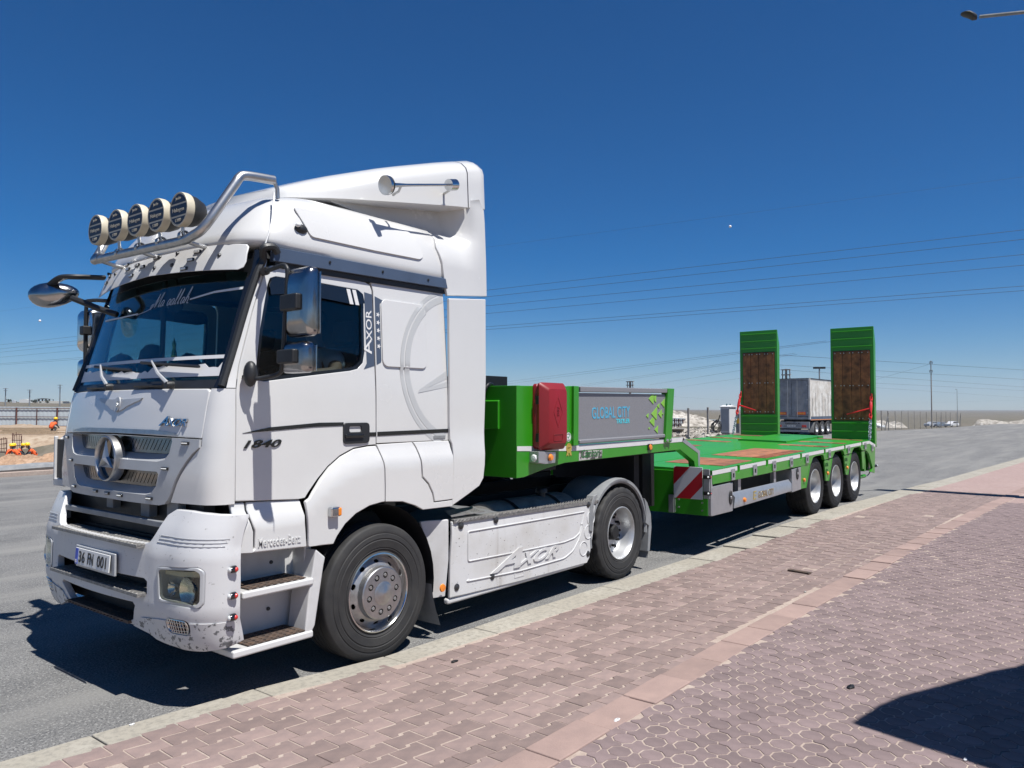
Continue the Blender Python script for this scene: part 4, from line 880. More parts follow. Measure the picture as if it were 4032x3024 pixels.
# ------------------------------------------------------------------ mirrors
def housing(name, y0, y1, z0, z1, x, dx, mat, par, r=.05):
    g = G(); P = rrect(y0, y1, z0, z1, r, 4); cy, cz = (y0 + y1) / 2, (z0 + z1) / 2; rings = []
    for k, (sx, d) in enumerate(((1.0, dx), (1.02, dx * .6), (1.0, 0), (.93, -dx * .45), (.8, -dx * .75), (.5, -dx * .9))):
        rings.append([(x + d, cy + (a - cy) * sx, cz + (b - cz) * (sx if k > 2 else 1)) for a, b in P])
    g.loft(rings); return g.mk(name, mat, par, ang=50)
def at3(a, b, x): p = atx(*zp(12, a, b), x); return Vector((x, p.y, p.z))
mx = -1.06
arm_pts = [(-1.0, -1.135, 2.835)] + [tuple(at3(a, b, mx)) for a, b in [(250, 165), (350, 135), (388, 160), (398, 240), (375, 640), (350, 1150), (335, 1340), (290, 1425)]] + [tuple(at3(120, 1470, -1.10)), tuple(at3(20, 1480, -1.13)), (-1.15, -1.15, 2.125)]
mirror = G().tube(smoothpath(arm_pts, 4), .0145, 10).mk('mirror_arm', M['black'], T)
G().tube([(-1.0, -1.12, 2.84), (-.99, -1.16, 2.845), (-1.03, -1.2, 2.83)], .028, 8).mk('arm_mount', M['black'], mirror)
def mbox(nm, c0, c1, x, dx, mat, r): a, b = at3(*c0, x), at3(*c1, x); return housing(nm, min(a.y, b.y), max(a.y, b.y), min(a.z, b.z), max(a.z, b.z), x, dx, mat, mirror, r)
big = mbox('mirror_housing', (400, 190), (690, 965), mx + .03, .045, M['shell'], .045); sml = mbox('mirror_housing', (345, 1055), (640, 1405), mx + .03, .045, M['shell'], .04)
for c0, c1 in (((322, 490), (520, 655)), ((285, 1140), (480, 1295))):
    a, b = at3(*c0, mx - .03), at3(*c1, mx - .03); G().box(mx - .045, mx + .01, b.y, a.y, b.z, a.z).mk('clamp', M['black'], mirror, bevel=.012)
for h_, c0, c1 in ((big, (425, 230), (665, 930)), (sml, (370, 1090), (620, 1380))):
    a, b = at3(*c0, mx), at3(*c1, mx); G().box(mx + .077, mx + .081, b.y, a.y, b.z, a.z).mk('mirror_glass', M['chrome'], mirror)
a = aty(*zp(2, 130, 1315), -1.22); rm = G().ball(a, .045, .05, .085, 14, 10).mk('close_view_mirror', M['black'], mirror)
G().tube([a + Vector((.03, .0, 0)), a + Vector((.06, .05, -.01))], .02, 8).mk('mirror_stalk', M['black'], mirror)
# far side: front view mirror on two arms, and the far mirror frame
fx = -1.42; zq = lambda a, b: (a * .3014, 1000 + b * .3014)
c = atx(*zq(697, 530), fx); c = Vector((fx, c.y, c.z))
g = G(); rings = []
for k, (d, sx) in enumerate(((-.075, .86), (-.07, .97), (-.04, 1.02), (.0, 1.0), (.04, .85), (.065, .5))):
    rings.append([c + Vector((.88, -.47, 0)) * (.18 * sx * math.cos(t) * (1 + .10 * math.sin(t))) + Vector((-.47, -.88, 0)) * (-d) * -1 + Vector((0, 0, .095 * sx * math.sin(t) * (1.05 - .15 * math.cos(t)) + .02 * math.cos(t) * sx)) for t in [2 * math.pi * i / 24 for i in range(24)]])
fm = G().loft(rings).mk('front_view_mirror', M['shell'], T, ang=50)
G().loft([[p + Vector((.47, .88, 0)) * -.004 for p in rings[0]], [c + (p - c) * .97 + Vector((.47, .88, 0)) * -.008 for p in rings[0]]]).mk('mirror_glass', M['chrome'], fm)
pa = [c + Vector((-.02, .03, .07)), atx(*zq(800, 310), -1.43), atx(*zq(1000, 300), -1.36), Vector((-1.14, .93, 3.0))]
G().tube(smoothpath(pa, 4), .036, 8, flat=.6).mk('upper_arm', M['black'], fm)
b0 = atx(*zq(940, 575), -1.40); b1 = cab(-.55, 2.62) + Vector((-.03, 0, 0)); b1 = Vector(b1)
e = atx(*zq(1480, 790), -1.22); G().tube([Vector(b0), Vector(b0) * .4 + Vector(e) * .6, Vector(e) + Vector((.03, 0, 0))], .024, 8).mk('lower_arm', M['black'], fm)
fa = [(-1.0, 1.13, 2.84), (-1.05, 1.40, 2.86), (-1.06, 1.44, 2.80), (-1.06, 1.44, 2.30), (-1.07, 1.38, 2.18), (-1.13, 1.15, 2.12)]
fmi = G().tube(smoothpath(fa, 4), .0165, 8).mk('mirror_arm', M['black'], T)
housing('mirror_housing', 1.42, 1.66, 2.42, 2.80, -1.0, .07, M['chrome'], fmi); housing('mirror_housing', 1.42, 1.66, 2.17, 2.36, -1.0, .06, M['chrome'], fmi)
G().box(-1.1, -1.02, 1.40, 1.48, 2.56, 2.64).mk('clamp', M['black'], fmi, bevel=.012)
# far side air guide at the corner of the cab
g = G().panel([(-1.33, .0), (-1.0, .0)] and [(-1.345, 1.66), (-1.30, 1.70), (-1.24, 1.70), (-1.22, 1.33), (-1.30, 1.28), (-1.345, 1.33)], [], lambda x, z: Vector((x, 1.235, z)), (0, -.03, 0), 0)
cdf = g.mk('corner_deflector', M['wdirty'], T, bevel=.01); quick('deflector_inside', M['ink'], cdf, (-1.352, -1.346, 1.10, 1.235, 1.35, 1.665)); quick('deflector_edge', M['wdirty'], cdf, (-1.37, -1.34, 1.236, 1.262, 1.32, 1.69), bevel=.008); quick('deflector_edge', M['wdirty'], cdf, (-1.37, -1.34, 1.06, 1.262, 1.285, 1.345), bevel=.008)
# ------------------------------------------------------------------ cabin inside
inside = quick('cabin_shell', M['cabin'], T, (.70, .75, -1.08, 1.08, 1.3, 2.98), (-1.22, .75, -1.05, 1.05, 1.34, 1.40))
quick('headliner', M['cabin'], T, (-.98, .75, -1.07, 1.07, 2.95, 2.99))
G().prism([(-1.28, 1.6), (-1.28, 2.06), (-1.20, 2.13), (-.95, 2.14), (-.82, 2.02), (-.80, 1.75), (-.95, 1.6)], 'y', -1.03, 1.03).mk('dashboard', M['cabin'], T, bevel=.03)
for sy in (-.58, .58):
    seat = G().prism([(-.52, 1.62), (-.52, 1.75), (.02, 1.75), (.02, 1.62)], 'y', sy - .25, sy + .25).mk('seat', M['cabin'], T, bevel=.04)
    G().prism([(-.06, 1.72), (.06, 1.72), (.20, 2.42), (.09, 2.44)], 'y', sy - .24, sy + .24).mk('backrest', M['cabin'], seat, bevel=.04); G().prism([(.10, 2.46), (.18, 2.45), (.21, 2.64), (.13, 2.65)], 'y', sy - .13, sy + .13).mk('headrest', M['cabin'], seat, bevel=.03)
sw_c = Vector((-.72, -.58, 2.10)); g = G(); ax1 = Vector((0, 1, 0)); ax2 = Vector((.80, 0, .60)); g.tube([sw_c + ax1 * (.22 * math.cos(t)) + ax2 * (.22 * math.sin(t)) for t in [2 * math.pi * i / 28 for i in range(28)]], .015, 8, closed=True)
for t in (0, 2.1, 4.2): g.tube([sw_c, sw_c + ax1 * (.22 * math.cos(t)) + ax2 * (.22 * math.sin(t))], .013, 6)
g.tube([sw_c, sw_c + Vector((-.15, 0, -.25))], .03, 8); g.mk('steering_wheel', M['black'], T)
G().tube([(-1.10, .03, 2.14), (-1.08, .03, 2.9)], .02, 8).mk('centre_pole', M['black'], T)
for sy, w in ((.82, .16), (-.82, .16), (.12, .10)): G().panel(roundpoly([(sy - w, 2.93), (sy + w, 2.93), (sy + w, 2.70), (sy, 2.66), (sy - w, 2.70)], .05, 3), [], lambda y, z: Vector((-1.0 + (z - 2.9) * -.25, y, z)), (.02, 0, 0), 0).mk('inside_sun_flap', M['cabin'], T)
# things standing on the dashboard
bt = thing('perfume_bottle', 'green perfume bottle with a gold figure on top behind the windscreen', 'bottle', (-1.08, -.12, 2.145))
G().lathe([(.001, 0), (.04, 0), (.055, .03), (.055, .08), (.035, .12), (.015, .135)], (-1.08, -.12, 2.145), 'z', 16).mk('flask', pm('green flask', (.01, .16, .05), .1, 0, coat=.6), bt)
G().lathe([(.015, .13), (.022, .15), (.018, .19), (.010, .22), (.016, .25), (.006, .28), (.001, .30)], (-1.08, -.12, 2.145), 'z', 10).mk('figure', pm('gold', (.65, .45, .12), .25, 1.), bt)
for i, (y, w, h, lab) in enumerate(((.28, .16, .16, 'dark bundle on the dashboard left of the perfume bottle'), (.78, .17, .13, 'dark round cushion on the far end of the dashboard'), (-.30, .07, .10, 'small dark pouch on the dashboard right of the perfume bottle'))):
    o_ = G().ball((-1.05, y, 2.14 + h * .75), .09, w, h, 14, 8); o_.v = [p + Vector((random.gauss(0, .008), random.gauss(0, .008), random.gauss(0, .008))) for p in o_.v]
    tag(o_.mk(('bundle', 'cushion', 'pouch')[i], M['cabin']), lab, ('bundle', 'cushion', 'pouch')[i])
# ------------------------------------------------------------------ chassis, tank, side skirt
for y in (-.42, .42): quick('frame_rail', M['dark'], T, (-1.1, 4.55, y - .04, y + .04, .80, 1.02), bevel=.006)
quick('rear_cross_member', M['dark'], T, (4.45, 4.55, -.5, .5, .72, 1.0)); quick('engine', M['dark'], T, (-1.0, .75, -.38, .38, .55, 1.33)); quick('cab_floor', M['dark'], T, (-1.2, .78, -1.02, 1.02, 1.2, 1.34))
G().lathe([(.001, .0), (.45, 0), (.45, .05), (.001, .05)], (3.15, 0, 1.14), 'z', 28).mk('fifth_wheel', M['dark'], T)
for x in (0.0, 3.6): G().tube([(x, -1.0, .515), (x, 1.0, .515)], .075, 12).mk('axle', M['dark'], T)
for sg in (-1, 1):
    tank = G().lathe([(.001, 0), (.24, 0), (.30, .03), (.31, .08), (.31, 1.30), (.30, 1.35), (.24, 1.38), (.001, 1.38)], (1.62, sg * .80, .70), 'x', 28).mk('fuel_tank', M['dustytank'], T)
    for x in (1.95, 2.65): G().lathe([(.318, -.03), (.318, .03)], (x, sg * .80, .70), 'x', 28).mk('tank_strap', M['dark'], tank)
    cp = (2.55, sg * .86, 1.0); G().lathe([(.001, .085), (.05, .085), (.062, .07), (.062, .035), (.04, .03), (.04, -.02)], cp, 'z', 18).mk('tank_cap', M['black'], tank)
g = G(); g.loft([[(x, y, .90 + .10 * math.sin(math.pi * min(1, max(0, (x - .80) / .95))) * (1 - .25 * ((y + .78) / .3) ** 2) + .012 * math.sin(9 * x + 7 * y)) for x in [.80 + .06 * i for i in range(16)]] for y in [-1.10 + .08 * j for j in range(9)]], caps=False, closed=False); g.mk('dusty_cover', pm('dusty tarp', (.14, .145, .15), .7, 0, .3, 8, .3, 30), T)
perf = [circ(.87 + .026 * i, -1.15 + .024 * j, .007, 6) for i in range(14) for j in range(4)]
G().panel([(.82, -1.18), (1.26, -1.18), (1.24, -1.06), (.86, -1.06)], perf, lambda x, y: Vector((x, y, 1.0 + .3 * (y + 1.18))), (0, 0, -.006), 0).mk('perforated_plate', M['steel'], T)
def streak_mat():
    m = pm('streaked white paint', (.55, .55, .55), .42, 0, .1, 2.2, .02, 40, coat=.1, col2=(.47, .46, .44), lo=.32, hi=.55); n = m.node_tree; L = n.links.new; b = n.nodes['Principled BSDF']; src = b.inputs['Base Color'].links[0].from_socket
    tc = n.nodes.new('ShaderNodeTexCoord')
    for scl, lo, hi, col in (((7, 7, .7), .60, .78, (.26, .23, .20)), ((34, 34, 60), .68, .70, (.06, .055, .05))):
        mp = n.nodes.new('ShaderNodeMapping'); mp.inputs['Scale'].default_value = scl; t = n.nodes.new('ShaderNodeTexNoise'); t.inputs['Scale'].default_value = 1; t.inputs['Detail'].default_value = 5; r = n.nodes.new('ShaderNodeValToRGB'); r.color_ramp.elements[0].position = lo; r.color_ramp.elements[1].position = hi
        x = n.nodes.new('ShaderNodeMix'); x.data_type = 'RGBA'; x.inputs[7].default_value = (*col, 1); L(tc.outputs['Object'], mp.inputs[0]); L(mp.outputs[0], t.inputs['Vector']); L(t.outputs['Fac'], r.inputs[0]); L(r.outputs[0], x.inputs[0]); L(src, x.inputs[6]); src = x.outputs[2]
    L(src, b.inputs['Base Color']); return m
M['wskirt'] = streak_mat()
SK = XZ(5, -1.2, [(372, 512), (900, 445), (1495, 372), (1480, 600), (1450, 800), (1432, 838), (900, 985), (345, 1120), (352, 800)])
for sg in (-1, 1):
    sk = G().panel(SK, [], lambda x, z: Vector((x, sg * (1.2 - .015 * sstep(.88, .97, z)), z)), (0, -sg * .03, 0), .1).mk('side_skirt', M['wskirt'], T, bevel=.01, seg=3)
    G().panel(XZ(5, -1.2, [(352, 494), (362, 516), (340, 1120), (328, 1165), (335, 800)]) , [], lambda x, z: Vector((x, sg * 1.19, z)), (0, -sg * .02, 0), 0).mk('skirt_edge', M['wdirty'], sk) if False else None
    WG = XZ(5, -1.2, [(188, 520), (345, 494), (345, 800), (325, 1105), (243, 1138), (248, 1000), (240, 800), (218, 640)])
    wg = G().panel(WG, [], lambda x, z: Vector((x, sg * (1.19 - .10 * sstep(.80, .58, x)), z)), (0, -sg * .025, 0), .06).mk('skirt_front', M['wdirty'], T, bevel=.008)
    quick('sill', M['wdirty'], T, (.77, 2.87, min(sg * 1.19, sg * 1.13), max(sg * 1.19, sg * 1.13), .265, .315), bevel=.02, seg=3)
    tp = G().prism(XZ(5, -1.19, [(370, 494), (1512, 338), (1512, 366), (370, 524)]), 'y', sg * 1.205, sg * 1.11)
    for i in range(46): tp.obox((.87 + i * .049, sg * 1.207, .958), Vector((.02, 0, .012)), Vector((0, .003, 0)), Vector((-.003, 0, .004)))
    tp.mk('tread_edge', M['tread'], T, bevel=.003)
def raised(pts, y, off, w, name, par, mat, closed=True):
    P = [Vector((a, y - off, b)) for a, b in pts]; return G().tube(P, w, 6, closed=closed).mk(name, mat, par)
sk = [o for o in T.children if o.name.startswith('side_skirt')][0]
raised(roundpoly(XZ(5, -1.2, [(487, 590), (900, 520), (1410, 432), (1395, 500), (1370, 600), (1330, 640), (1250, 672), (900, 745), (487, 825)]), .02, 3), -1.2, .001, .0075, 'emboss', sk, M['wdirty'])
raised(roundpoly(XZ(5, -1.2, [(465, 985), (900, 900), (1250, 800), (1320, 740), (1370, 640), (1400, 520)]), .05, 4), -1.2, .001, .008, 'emboss', sk, M['wdirty'], False)
for a, b in ((1460, 482), (1440, 592), (1402, 725)): p = aty(*zp(5, a, b), -1.2); raised(circ(p.x, p.z, .072, 24), -1.2, .0, .006, 'emboss_ring', sk, M['wdirty'])
for a, b in [(433, 543), (710, 497), (680, 945), (398, 1030), (1440, 375), (1437, 765)]: p = aty(*zp(5, a, b), -1.2); G().lathe([(.001, .016), (.012, .015), (.018, .01), (.030, .006), (.032, 0)], p, 'y', 14, sgn=-1).mk('skirt_bolt', M['bolt'], sk)
def skew_text(txt, A, B, Cc, name, par, mat, depth, bold, shear):
    """Text on the plane y=-1.2 between pixel corners A (lower left), B (lower right), C (upper left)."""
    a, b, c = (aty(*zp(5, *q), -1.201) for q in (A, B, Cc)); v, f = text_geo(txt, 1., shear, 0, 1., bold); x0 = min(p.x for p in v); x1 = max(p.x for p in v); y0 = min(p.y for p in v); y1 = max(p.y for p in v)
    return a, b, c, [a + (b - a) * ((p.x - x0) / (x1 - x0)) + (c - a) * ((p.y - y0) / (y1 - y0)) for p in v], f
q = G()
for txt, A, B, C_ in (('A', (662, 925), (895, 868), (700, 755)), ('XOR', (865, 868), (1190, 785), (890, 765))):
    a, b, c, P, f = skew_text(txt, A, B, C_, '', None, None, 0, .03, .4); k = Vector((0, -.010, 0)); q.add([p + k for p in P], f, False); cnt = {}
    for qd in f:
        for i in range(len(qd)): cnt.setdefault(tuple(sorted((qd[i], qd[(i + 1) % len(qd)]))), []).append((qd[i], qd[(i + 1) % len(qd)]))
    for es in cnt.values():
        if len(es) == 1: i, j = es[0]; q.add([P[i], P[j], P[j] + k, P[i] + k], [(0, 1, 2, 3)], False)
q.mk('embossed_name', M['wdirty'], sk)
p = aty(*zp(5, 893, 922), -1.2); G().panel(rrect(p.x - .075, p.x + .075, p.z - .032, p.z + .032, .006, 2), [rrect(p.x - .06, p.x + .06, p.z - .02, p.z + .02, .004, 2)], lambda x, z: Vector((x, -1.203, z)), (0, .006, 0), 0).mk('emboss_frame', M['wdirty'], sk)
p = aty(*zp(5, 285, 1035), -1.2); G().lathe([(.001, .012), (.03, .010), (.034, 0)], p, 'y', 18, sgn=-1).mk('side_reflector', M['orange'], T)
# mud flaps
for x, zt, zb in ((.56, .48, .12), (4.27, .62, .14)):
    for sg in (-1, 1):
        g = G(); g.loft([[(x + .05 * t - (.10 * t * t if x > 3 else -.06 * t * t), sg * y, zt + (zb - zt) * t) for t in (0, .3, .6, 1)] for y in (1.20, .85)], caps=False, closed=False); g.mk('mud_flap', M['greyplast'], T)
# rear mudguards
for sg in (-1, 1):
    c = (3.58, .53); ang = [R(a) for a in range(-8, 196, 6)]; g = G(); ri, ro = .585, .63
    g.loft([[(c[0] + ro * math.cos(a), sg * y, c[1] + ro * .96 * math.sin(a)) for a in ang] for y in (1.17, .70)], caps=False, closed=False)
    g.loft([[(c[0] + ri * math.cos(a), sg * 1.185, c[1] + ri * .93 * math.sin(a)) for a in ang], [(c[0] + (ri + .012) * math.cos(a), sg * 1.205, c[1] + (ri + .012) * .94 * math.sin(a)) for a in ang], [(c[0] + (ro - .01) * math.cos(a), sg * 1.205, c[1] + (ro - .01) * .96 * math.sin(a)) for a in ang], [(c[0] + ro * math.cos(a), sg * 1.17, c[1] + ro * .96 * math.sin(a)) for a in ang]], caps=False, closed=False)
    mg = g.mk('rear_mudguard', M['greyplast'], T, ang=50)
    G().prism([(2.93, .62), (2.99, .60), (3.02, .90), (3.10, 1.00), (3.02, .985), (2.95, .86)], 'y', sg * 1.215, sg * 1.12).mk('guard_front', M['greyplast'], mg, bevel=.008)
    G().prism([(4.13, .86), (4.20, .80), (4.285, .66), (4.30, .50), (4.25, .22), (4.20, .22), (4.235, .52), (4.16, .56), (4.17, .68)], 'y', sg * 1.215, sg * 1.0).mk('guard_rear', M['greyplast'], mg, bevel=.008)
# ------------------------------------------------------------------ wheels
def tyre(g, c, ro, ri, w, sg, lug=0, n=96, groove=True):
    """Tyre round the y axis; outer face at c.y + sg * 0; width runs inboard."""
    h = w; P = [(ri, -.01), (ri + .012, .0), (ri + .03, -.010), (ri + .036, -.006), (ri + .042, -.012), (ro - .12, -.018), (ro - .112, -.013), (ro - .104, -.018), (ro - .075, -.014), (ro - .07, -.009), (ro - .06, -.012), (ro - .045, -.008), (ro - .018, -.002), (ro - .008, .004), (ro - .003, .014)]
    tr = []
    if groove:
        k = 4
        for i in range(k + 1):
            a = .028 + (h - .056) * i / (k + 1); b = .028 + (h - .056) * (i + 1) / (k + 1)
            tr += [(ro, a + .006), (ro, b - .006)] + ([(ro - .013, b - .003), (ro - .013, b + .003)] if i < k else [])
    P2 = P + tr + [(ro - .006, h - .02), (ro - .03, h), (ro - .14, h + .015), (ri, h)]
    nP = len(P)
    def rad(i, kk):
        if not lug: return 0
        r0 = P2[i][0]
        if r0 > ro - .004 and P2[i][1] > .02:
            blk = int((P2[i][1] - .028) / ((h - .056) / 5)); return -.012 if (kk + 3 * blk) % lug == 0 else 0
        if r0 > ro - .03 and P2[i][1] < .02: return -.010 if kk % lug < 1 else 0
        return 0
    return g.lathe(P2, c, 'y', n, rad=rad, sgn=-sg)
def arc_text(g, txt, c, r, a0, h, sg, w_deg, depth=.002, off=.016):
    """Raised letters round a sidewall; a0 = start angle, clockwise."""
    for i, ch in enumerate(txt):
        if ch == ' ': continue
        a = R(a0 - i * w_deg); o = Vector((c[0] + r * math.cos(a), c[1] + sg * (-off + .001), c[2] + r * math.sin(a))); up = Vector((math.cos(a), 0, math.sin(a))); rt = Vector((math.sin(a), 0, -math.cos(a)))
        letters(g, ch, o, rt, up, depth=depth, fit=(R(w_deg) * r * .78, h), bold=.01)
def front_wheel(cx, sg, par):
    c = Vector((cx, sg * 1.19, .515)); ty = tyre(G(), c, .515, .30, .30, sg, 0).mk('front_wheel', M['rubber'], par, ang=35); par = ty
    if sg < 0:
        q = G(); arc_text(q, 'ENERGIA', c, .385, 62, .045, sg, 8.5); arc_text(q, 'LASSA', c, .385, 232, .045, sg, 9.5); q.mk('tyre_lettering', M['greyplast'], ty)
    K = lambda prof, name, mat, n=48, off=0: G().lathe(prof, c + Vector((0, sg * off, 0)), 'y', n, sgn=-sg).mk(name, mat, par)
    rim = K([(.302, .0), (.300, -.008), (.290, -.010), (.280, .0), (.272, .035), (.262, .05)], 'rim', M['chrome'])
    f = lambda a, b: Vector((c.x + a, c.y - sg * (.05 - .045 * sstep(.27, .19, math.hypot(a, b))), c.z + b))
    hs = [[(.234 * math.cos(t) + .024 * math.cos(p) * math.sin(t) * -1 + .013 * math.sin(p) * math.cos(t), .234 * math.sin(t) + .024 * math.cos(p) * math.cos(t) + .013 * math.sin(p) * math.sin(t)) for p in [2 * math.pi * k / 10 for k in range(10)]] for t in [2 * math.pi * (i + .5) / 10 for i in range(10)]]
    G().panel(circ(0, 0, .268, 48), hs, f, (0, -sg * .008, 0), .03).mk('disc', M['steel'], par, ang=50)
    K([(.001, .12), (.262, .12)], 'wheel_back', M['dark'], 24)
    hs2 = [circ(.137 * math.cos(t), .137 * math.sin(t), .024, 12) for t in [2 * math.pi * (i + .25) / 10 for i in range(10)]]
    hub = G().panel(circ(0, 0, .19, 40), hs2, lambda a, b: Vector((c.x + a, c.y + sg * (.055 - .008 * math.hypot(a, b) / .178), c.z + b)), (0, -sg * .006, 0), .04).mk('hub_cover', M['satin'], par)
    K([(.19, -.046), (.198, -.04), (.202, .01), (.204, .03)], 'hub_skirt', M['satin'], 40)
    K([(.001, -.072), (.016, -.072), (.02, -.069), (.045, -.068), (.055, -.062), (.068, -.060), (.082, -.056), (.09, -.052)], 'hub_boss', M['satin'], 32)
    for t in [2 * math.pi * (i + .25) / 10 for i in range(10)]:
        o = c + Vector((.137 * math.cos(t), sg * .03, .137 * math.sin(t))); G().lathe([(.001, -.022), (.012, -.022), (.016, -.016), (.0165, .01)], o, 'y', 6, sgn=-sg).mk('wheel_nut', M['steel'], par)
    G().lathe([(.001, 0), (.178, 0)], c + Vector((0, sg * .02, 0)), 'y', 32, sgn=-sg).mk('hub_inside', M['black'], par)
def dish_wheel(cx, cy, cz, sg, par, ro, w, mat_t, mat_r, dual=0, lug=4, depth=.14, txt=None, name='rear_wheel'):
    c = Vector((cx, cy, cz)); ty = tyre(G(), c, ro, .288, w, sg, lug).mk(name, mat_t, par, ang=35); par = ty
    if txt: q = G(); arc_text(q, txt, c, .375, 128, .045, sg, 9); q.mk('tyre_lettering', M['greyplast'], ty)
    rim = G().lathe([(.297, .0), (.296, -.008), (.288, -.010), (.276, .004), (.270, .03), (.262, .045), (.258, depth - .03), (.24, depth), (.20, depth + .012), (.15, depth + .005), (.145, depth - .01), (.001, depth - .01)], c, 'y', 48, sgn=-sg).mk('rim', mat_r, par)
    G().lathe([(.001, depth - .085), (.07, depth - .085), (.085, depth - .07), (.09, depth)], c, 'y', 24, sgn=-sg).mk('hub', M['dark'], par)
    for t in [2 * math.pi * i / 10 for i in range(10)]: G().lathe([(.001, depth - .045), (.013, depth - .045), (.016, depth - .03), (.016, depth)], c + Vector((.168 * math.cos(t), 0, .168 * math.sin(t))), 'y', 6, sgn=-sg).mk('wheel_nut', M['dark'], par)
    for t in [2 * math.pi * (i + .5) / 10 for i in range(10)]: G().lathe([(.001, depth - .006), (.018, depth - .006)], c + Vector((.222 * math.cos(t), 0, .222 * math.sin(t))), 'y', 10, sgn=-sg).mk('hand_hole', M['ink'], par)
    if dual: tyre(G(), c - Vector((0, sg * (w + .05), 0)), ro, .288, w, sg, lug).mk('inner_tyre', mat_t, par, ang=35)
for sg in (-1, 1):
    front_wheel(0.0, sg, T)
    dish_wheel(3.6, sg * 1.20, .515, sg, T, .515, .28, M['rubber'], M['rimwhite'], 1, 4, .15, 'WEST' if sg < 0 else None)
# ------------------------------------------------------------------ driver
def skin_body(name, joints, edges, mats, parent=None, sub=2):
    me = bpy.data.meshes.new(name); o_ = ORG.get(parent, Vector((0, 0, 0))); keys = list(joints); me.from_pydata([Vector(joints[k][0]) - o_ for k in keys], [(keys.index(a), keys.index(b)) for a, b in edges], [])
    o = bpy.data.objects.new(name, me); COL.objects.link(o); sk_ = o.modifiers.new('Skin', 'SKIN'); sk_.use_smooth_shade = True
    for i, k in enumerate(keys): r = joints[k][1]; me.skin_vertices[0].data[i].radius = (r, r) if not isinstance(r, tuple) else r
    me.skin_vertices[0].data[0].use_root = True; s2 = o.modifiers.new('Sub', 'SUBSURF'); s2.levels = s2.render_levels = sub; me.materials.append(mats)
    if parent: o.parent = parent
    return o
M['skin'] = pm('skin', (.30, .165, .11), .6, 0, .1, 10); M['tshirt'] = pm('white t-shirt', (.72, .73, .75), .85, 0, .1, 8, .3, 20); M['hair'] = pm('dark hair', (.012, .010, .009), .7, 0, .3, 30, .4, 60); M['jeans'] = pm('dark trousers', (.02, .024, .035), .85, 0, .2, 12, .3, 40)
dr = thing('person', 'driver in a white t-shirt sitting behind the steering wheel, elbow on the window sill', 'person', (-.22, -.60, 1.72))
J = {'pelvis': ((-.14, -.58, 1.84), .15), 'waist': ((-.12, -.58, 2.0), .14), 'chest': ((-.12, -.58, 2.2), .16), 'neckb': ((-.13, -.58, 2.38), .08), 'neck': ((-.15, -.58, 2.46), .055), 'head': ((-.18, -.58, 2.56), .088), 'crown': ((-.17, -.58, 2.64), .085),
     'sl': ((-.12, -.78, 2.32), .075), 'el': ((-.26, -.985, 2.19), .048), 'wl': ((-.48, -.90, 2.17), .036), 'hl': ((-.60, -.80, 2.17), .03), 'sr': ((-.12, -.38, 2.32), .075), 'er': ((-.38, -.32, 2.12), .047), 'wr': ((-.58, -.44, 2.2), .034), 'hr': ((-.64, -.5, 2.22), .03), 'hipl': ((-.2, -.70, 1.83), .10), 'knl': ((-.62, -.72, 1.87), .075), 'anl': ((-.72, -.70, 1.50), .05), 'hipr': ((-.2, -.47, 1.83), .10), 'knr': ((-.62, -.44, 1.87), .075), 'anr': ((-.72, -.46, 1.50), .05)}
Eg = [('pelvis', 'waist'), ('waist', 'chest'), ('chest', 'neckb'), ('neckb', 'neck'), ('neck', 'head'), ('head', 'crown'), ('chest', 'sl'), ('sl', 'el'), ('el', 'wl'), ('wl', 'hl'), ('chest', 'sr'), ('sr', 'er'), ('er', 'wr'), ('wr', 'hr'), ('pelvis', 'hipl'), ('hipl', 'knl'), ('knl', 'anl'), ('pelvis', 'hipr'), ('hipr', 'knr'), ('knr', 'anr')]
body = skin_body('body', J, Eg, M['skin'], dr)
JS = {k: (J[k][0], (J[k][1] if not isinstance(J[k][1], tuple) else J[k][1][0]) + .022) for k in ('pelvis', 'waist', 'chest', 'neckb', 'sl', 'sr')}
JS['ml'] = ((-.215, -.92, 2.235), .085); JS['mr'] = ((-.27, -.35, 2.2), .08)
shirt = skin_body('t_shirt', JS, [('pelvis', 'waist'), ('waist', 'chest'), ('chest', 'neckb'), ('chest', 'sl'), ('sl', 'ml'), ('chest', 'sr'), ('sr', 'mr')], M['tshirt'], dr)
G().ball((-.165, -.58, 2.645), .105, .098, .085, 14, 10).mk('hair', M['hair'], dr)
G().ball((-.275, -.58, 2.565), .018, .014, .022, 8, 6).mk('nose', M['skin'], dr)
for sy in (-.676, -.484): G().ball((-.17, sy, 2.575), .022, .010, .03, 8, 6).mk('ear', M['skin'], dr)
for sy in (-.615, -.545): G().ball((-.257, sy, 2.60), .008, .013, .007, 8, 6).mk('eye', M['ink'], dr)
G().box(-.262, -.25, -.605, -.555, 2.512, 2.520).mk('mouth', pm('lips', (.22, .08, .07), .6), dr, bevel=.003)
G().tube([(.10, -.84, 2.10), (.10, -.845, 2.26), (.09, -.845, 2.34)], .03, 8).mk('seat_belt_guide', pm('red brown guide', (.30, .08, .05), .5), T)
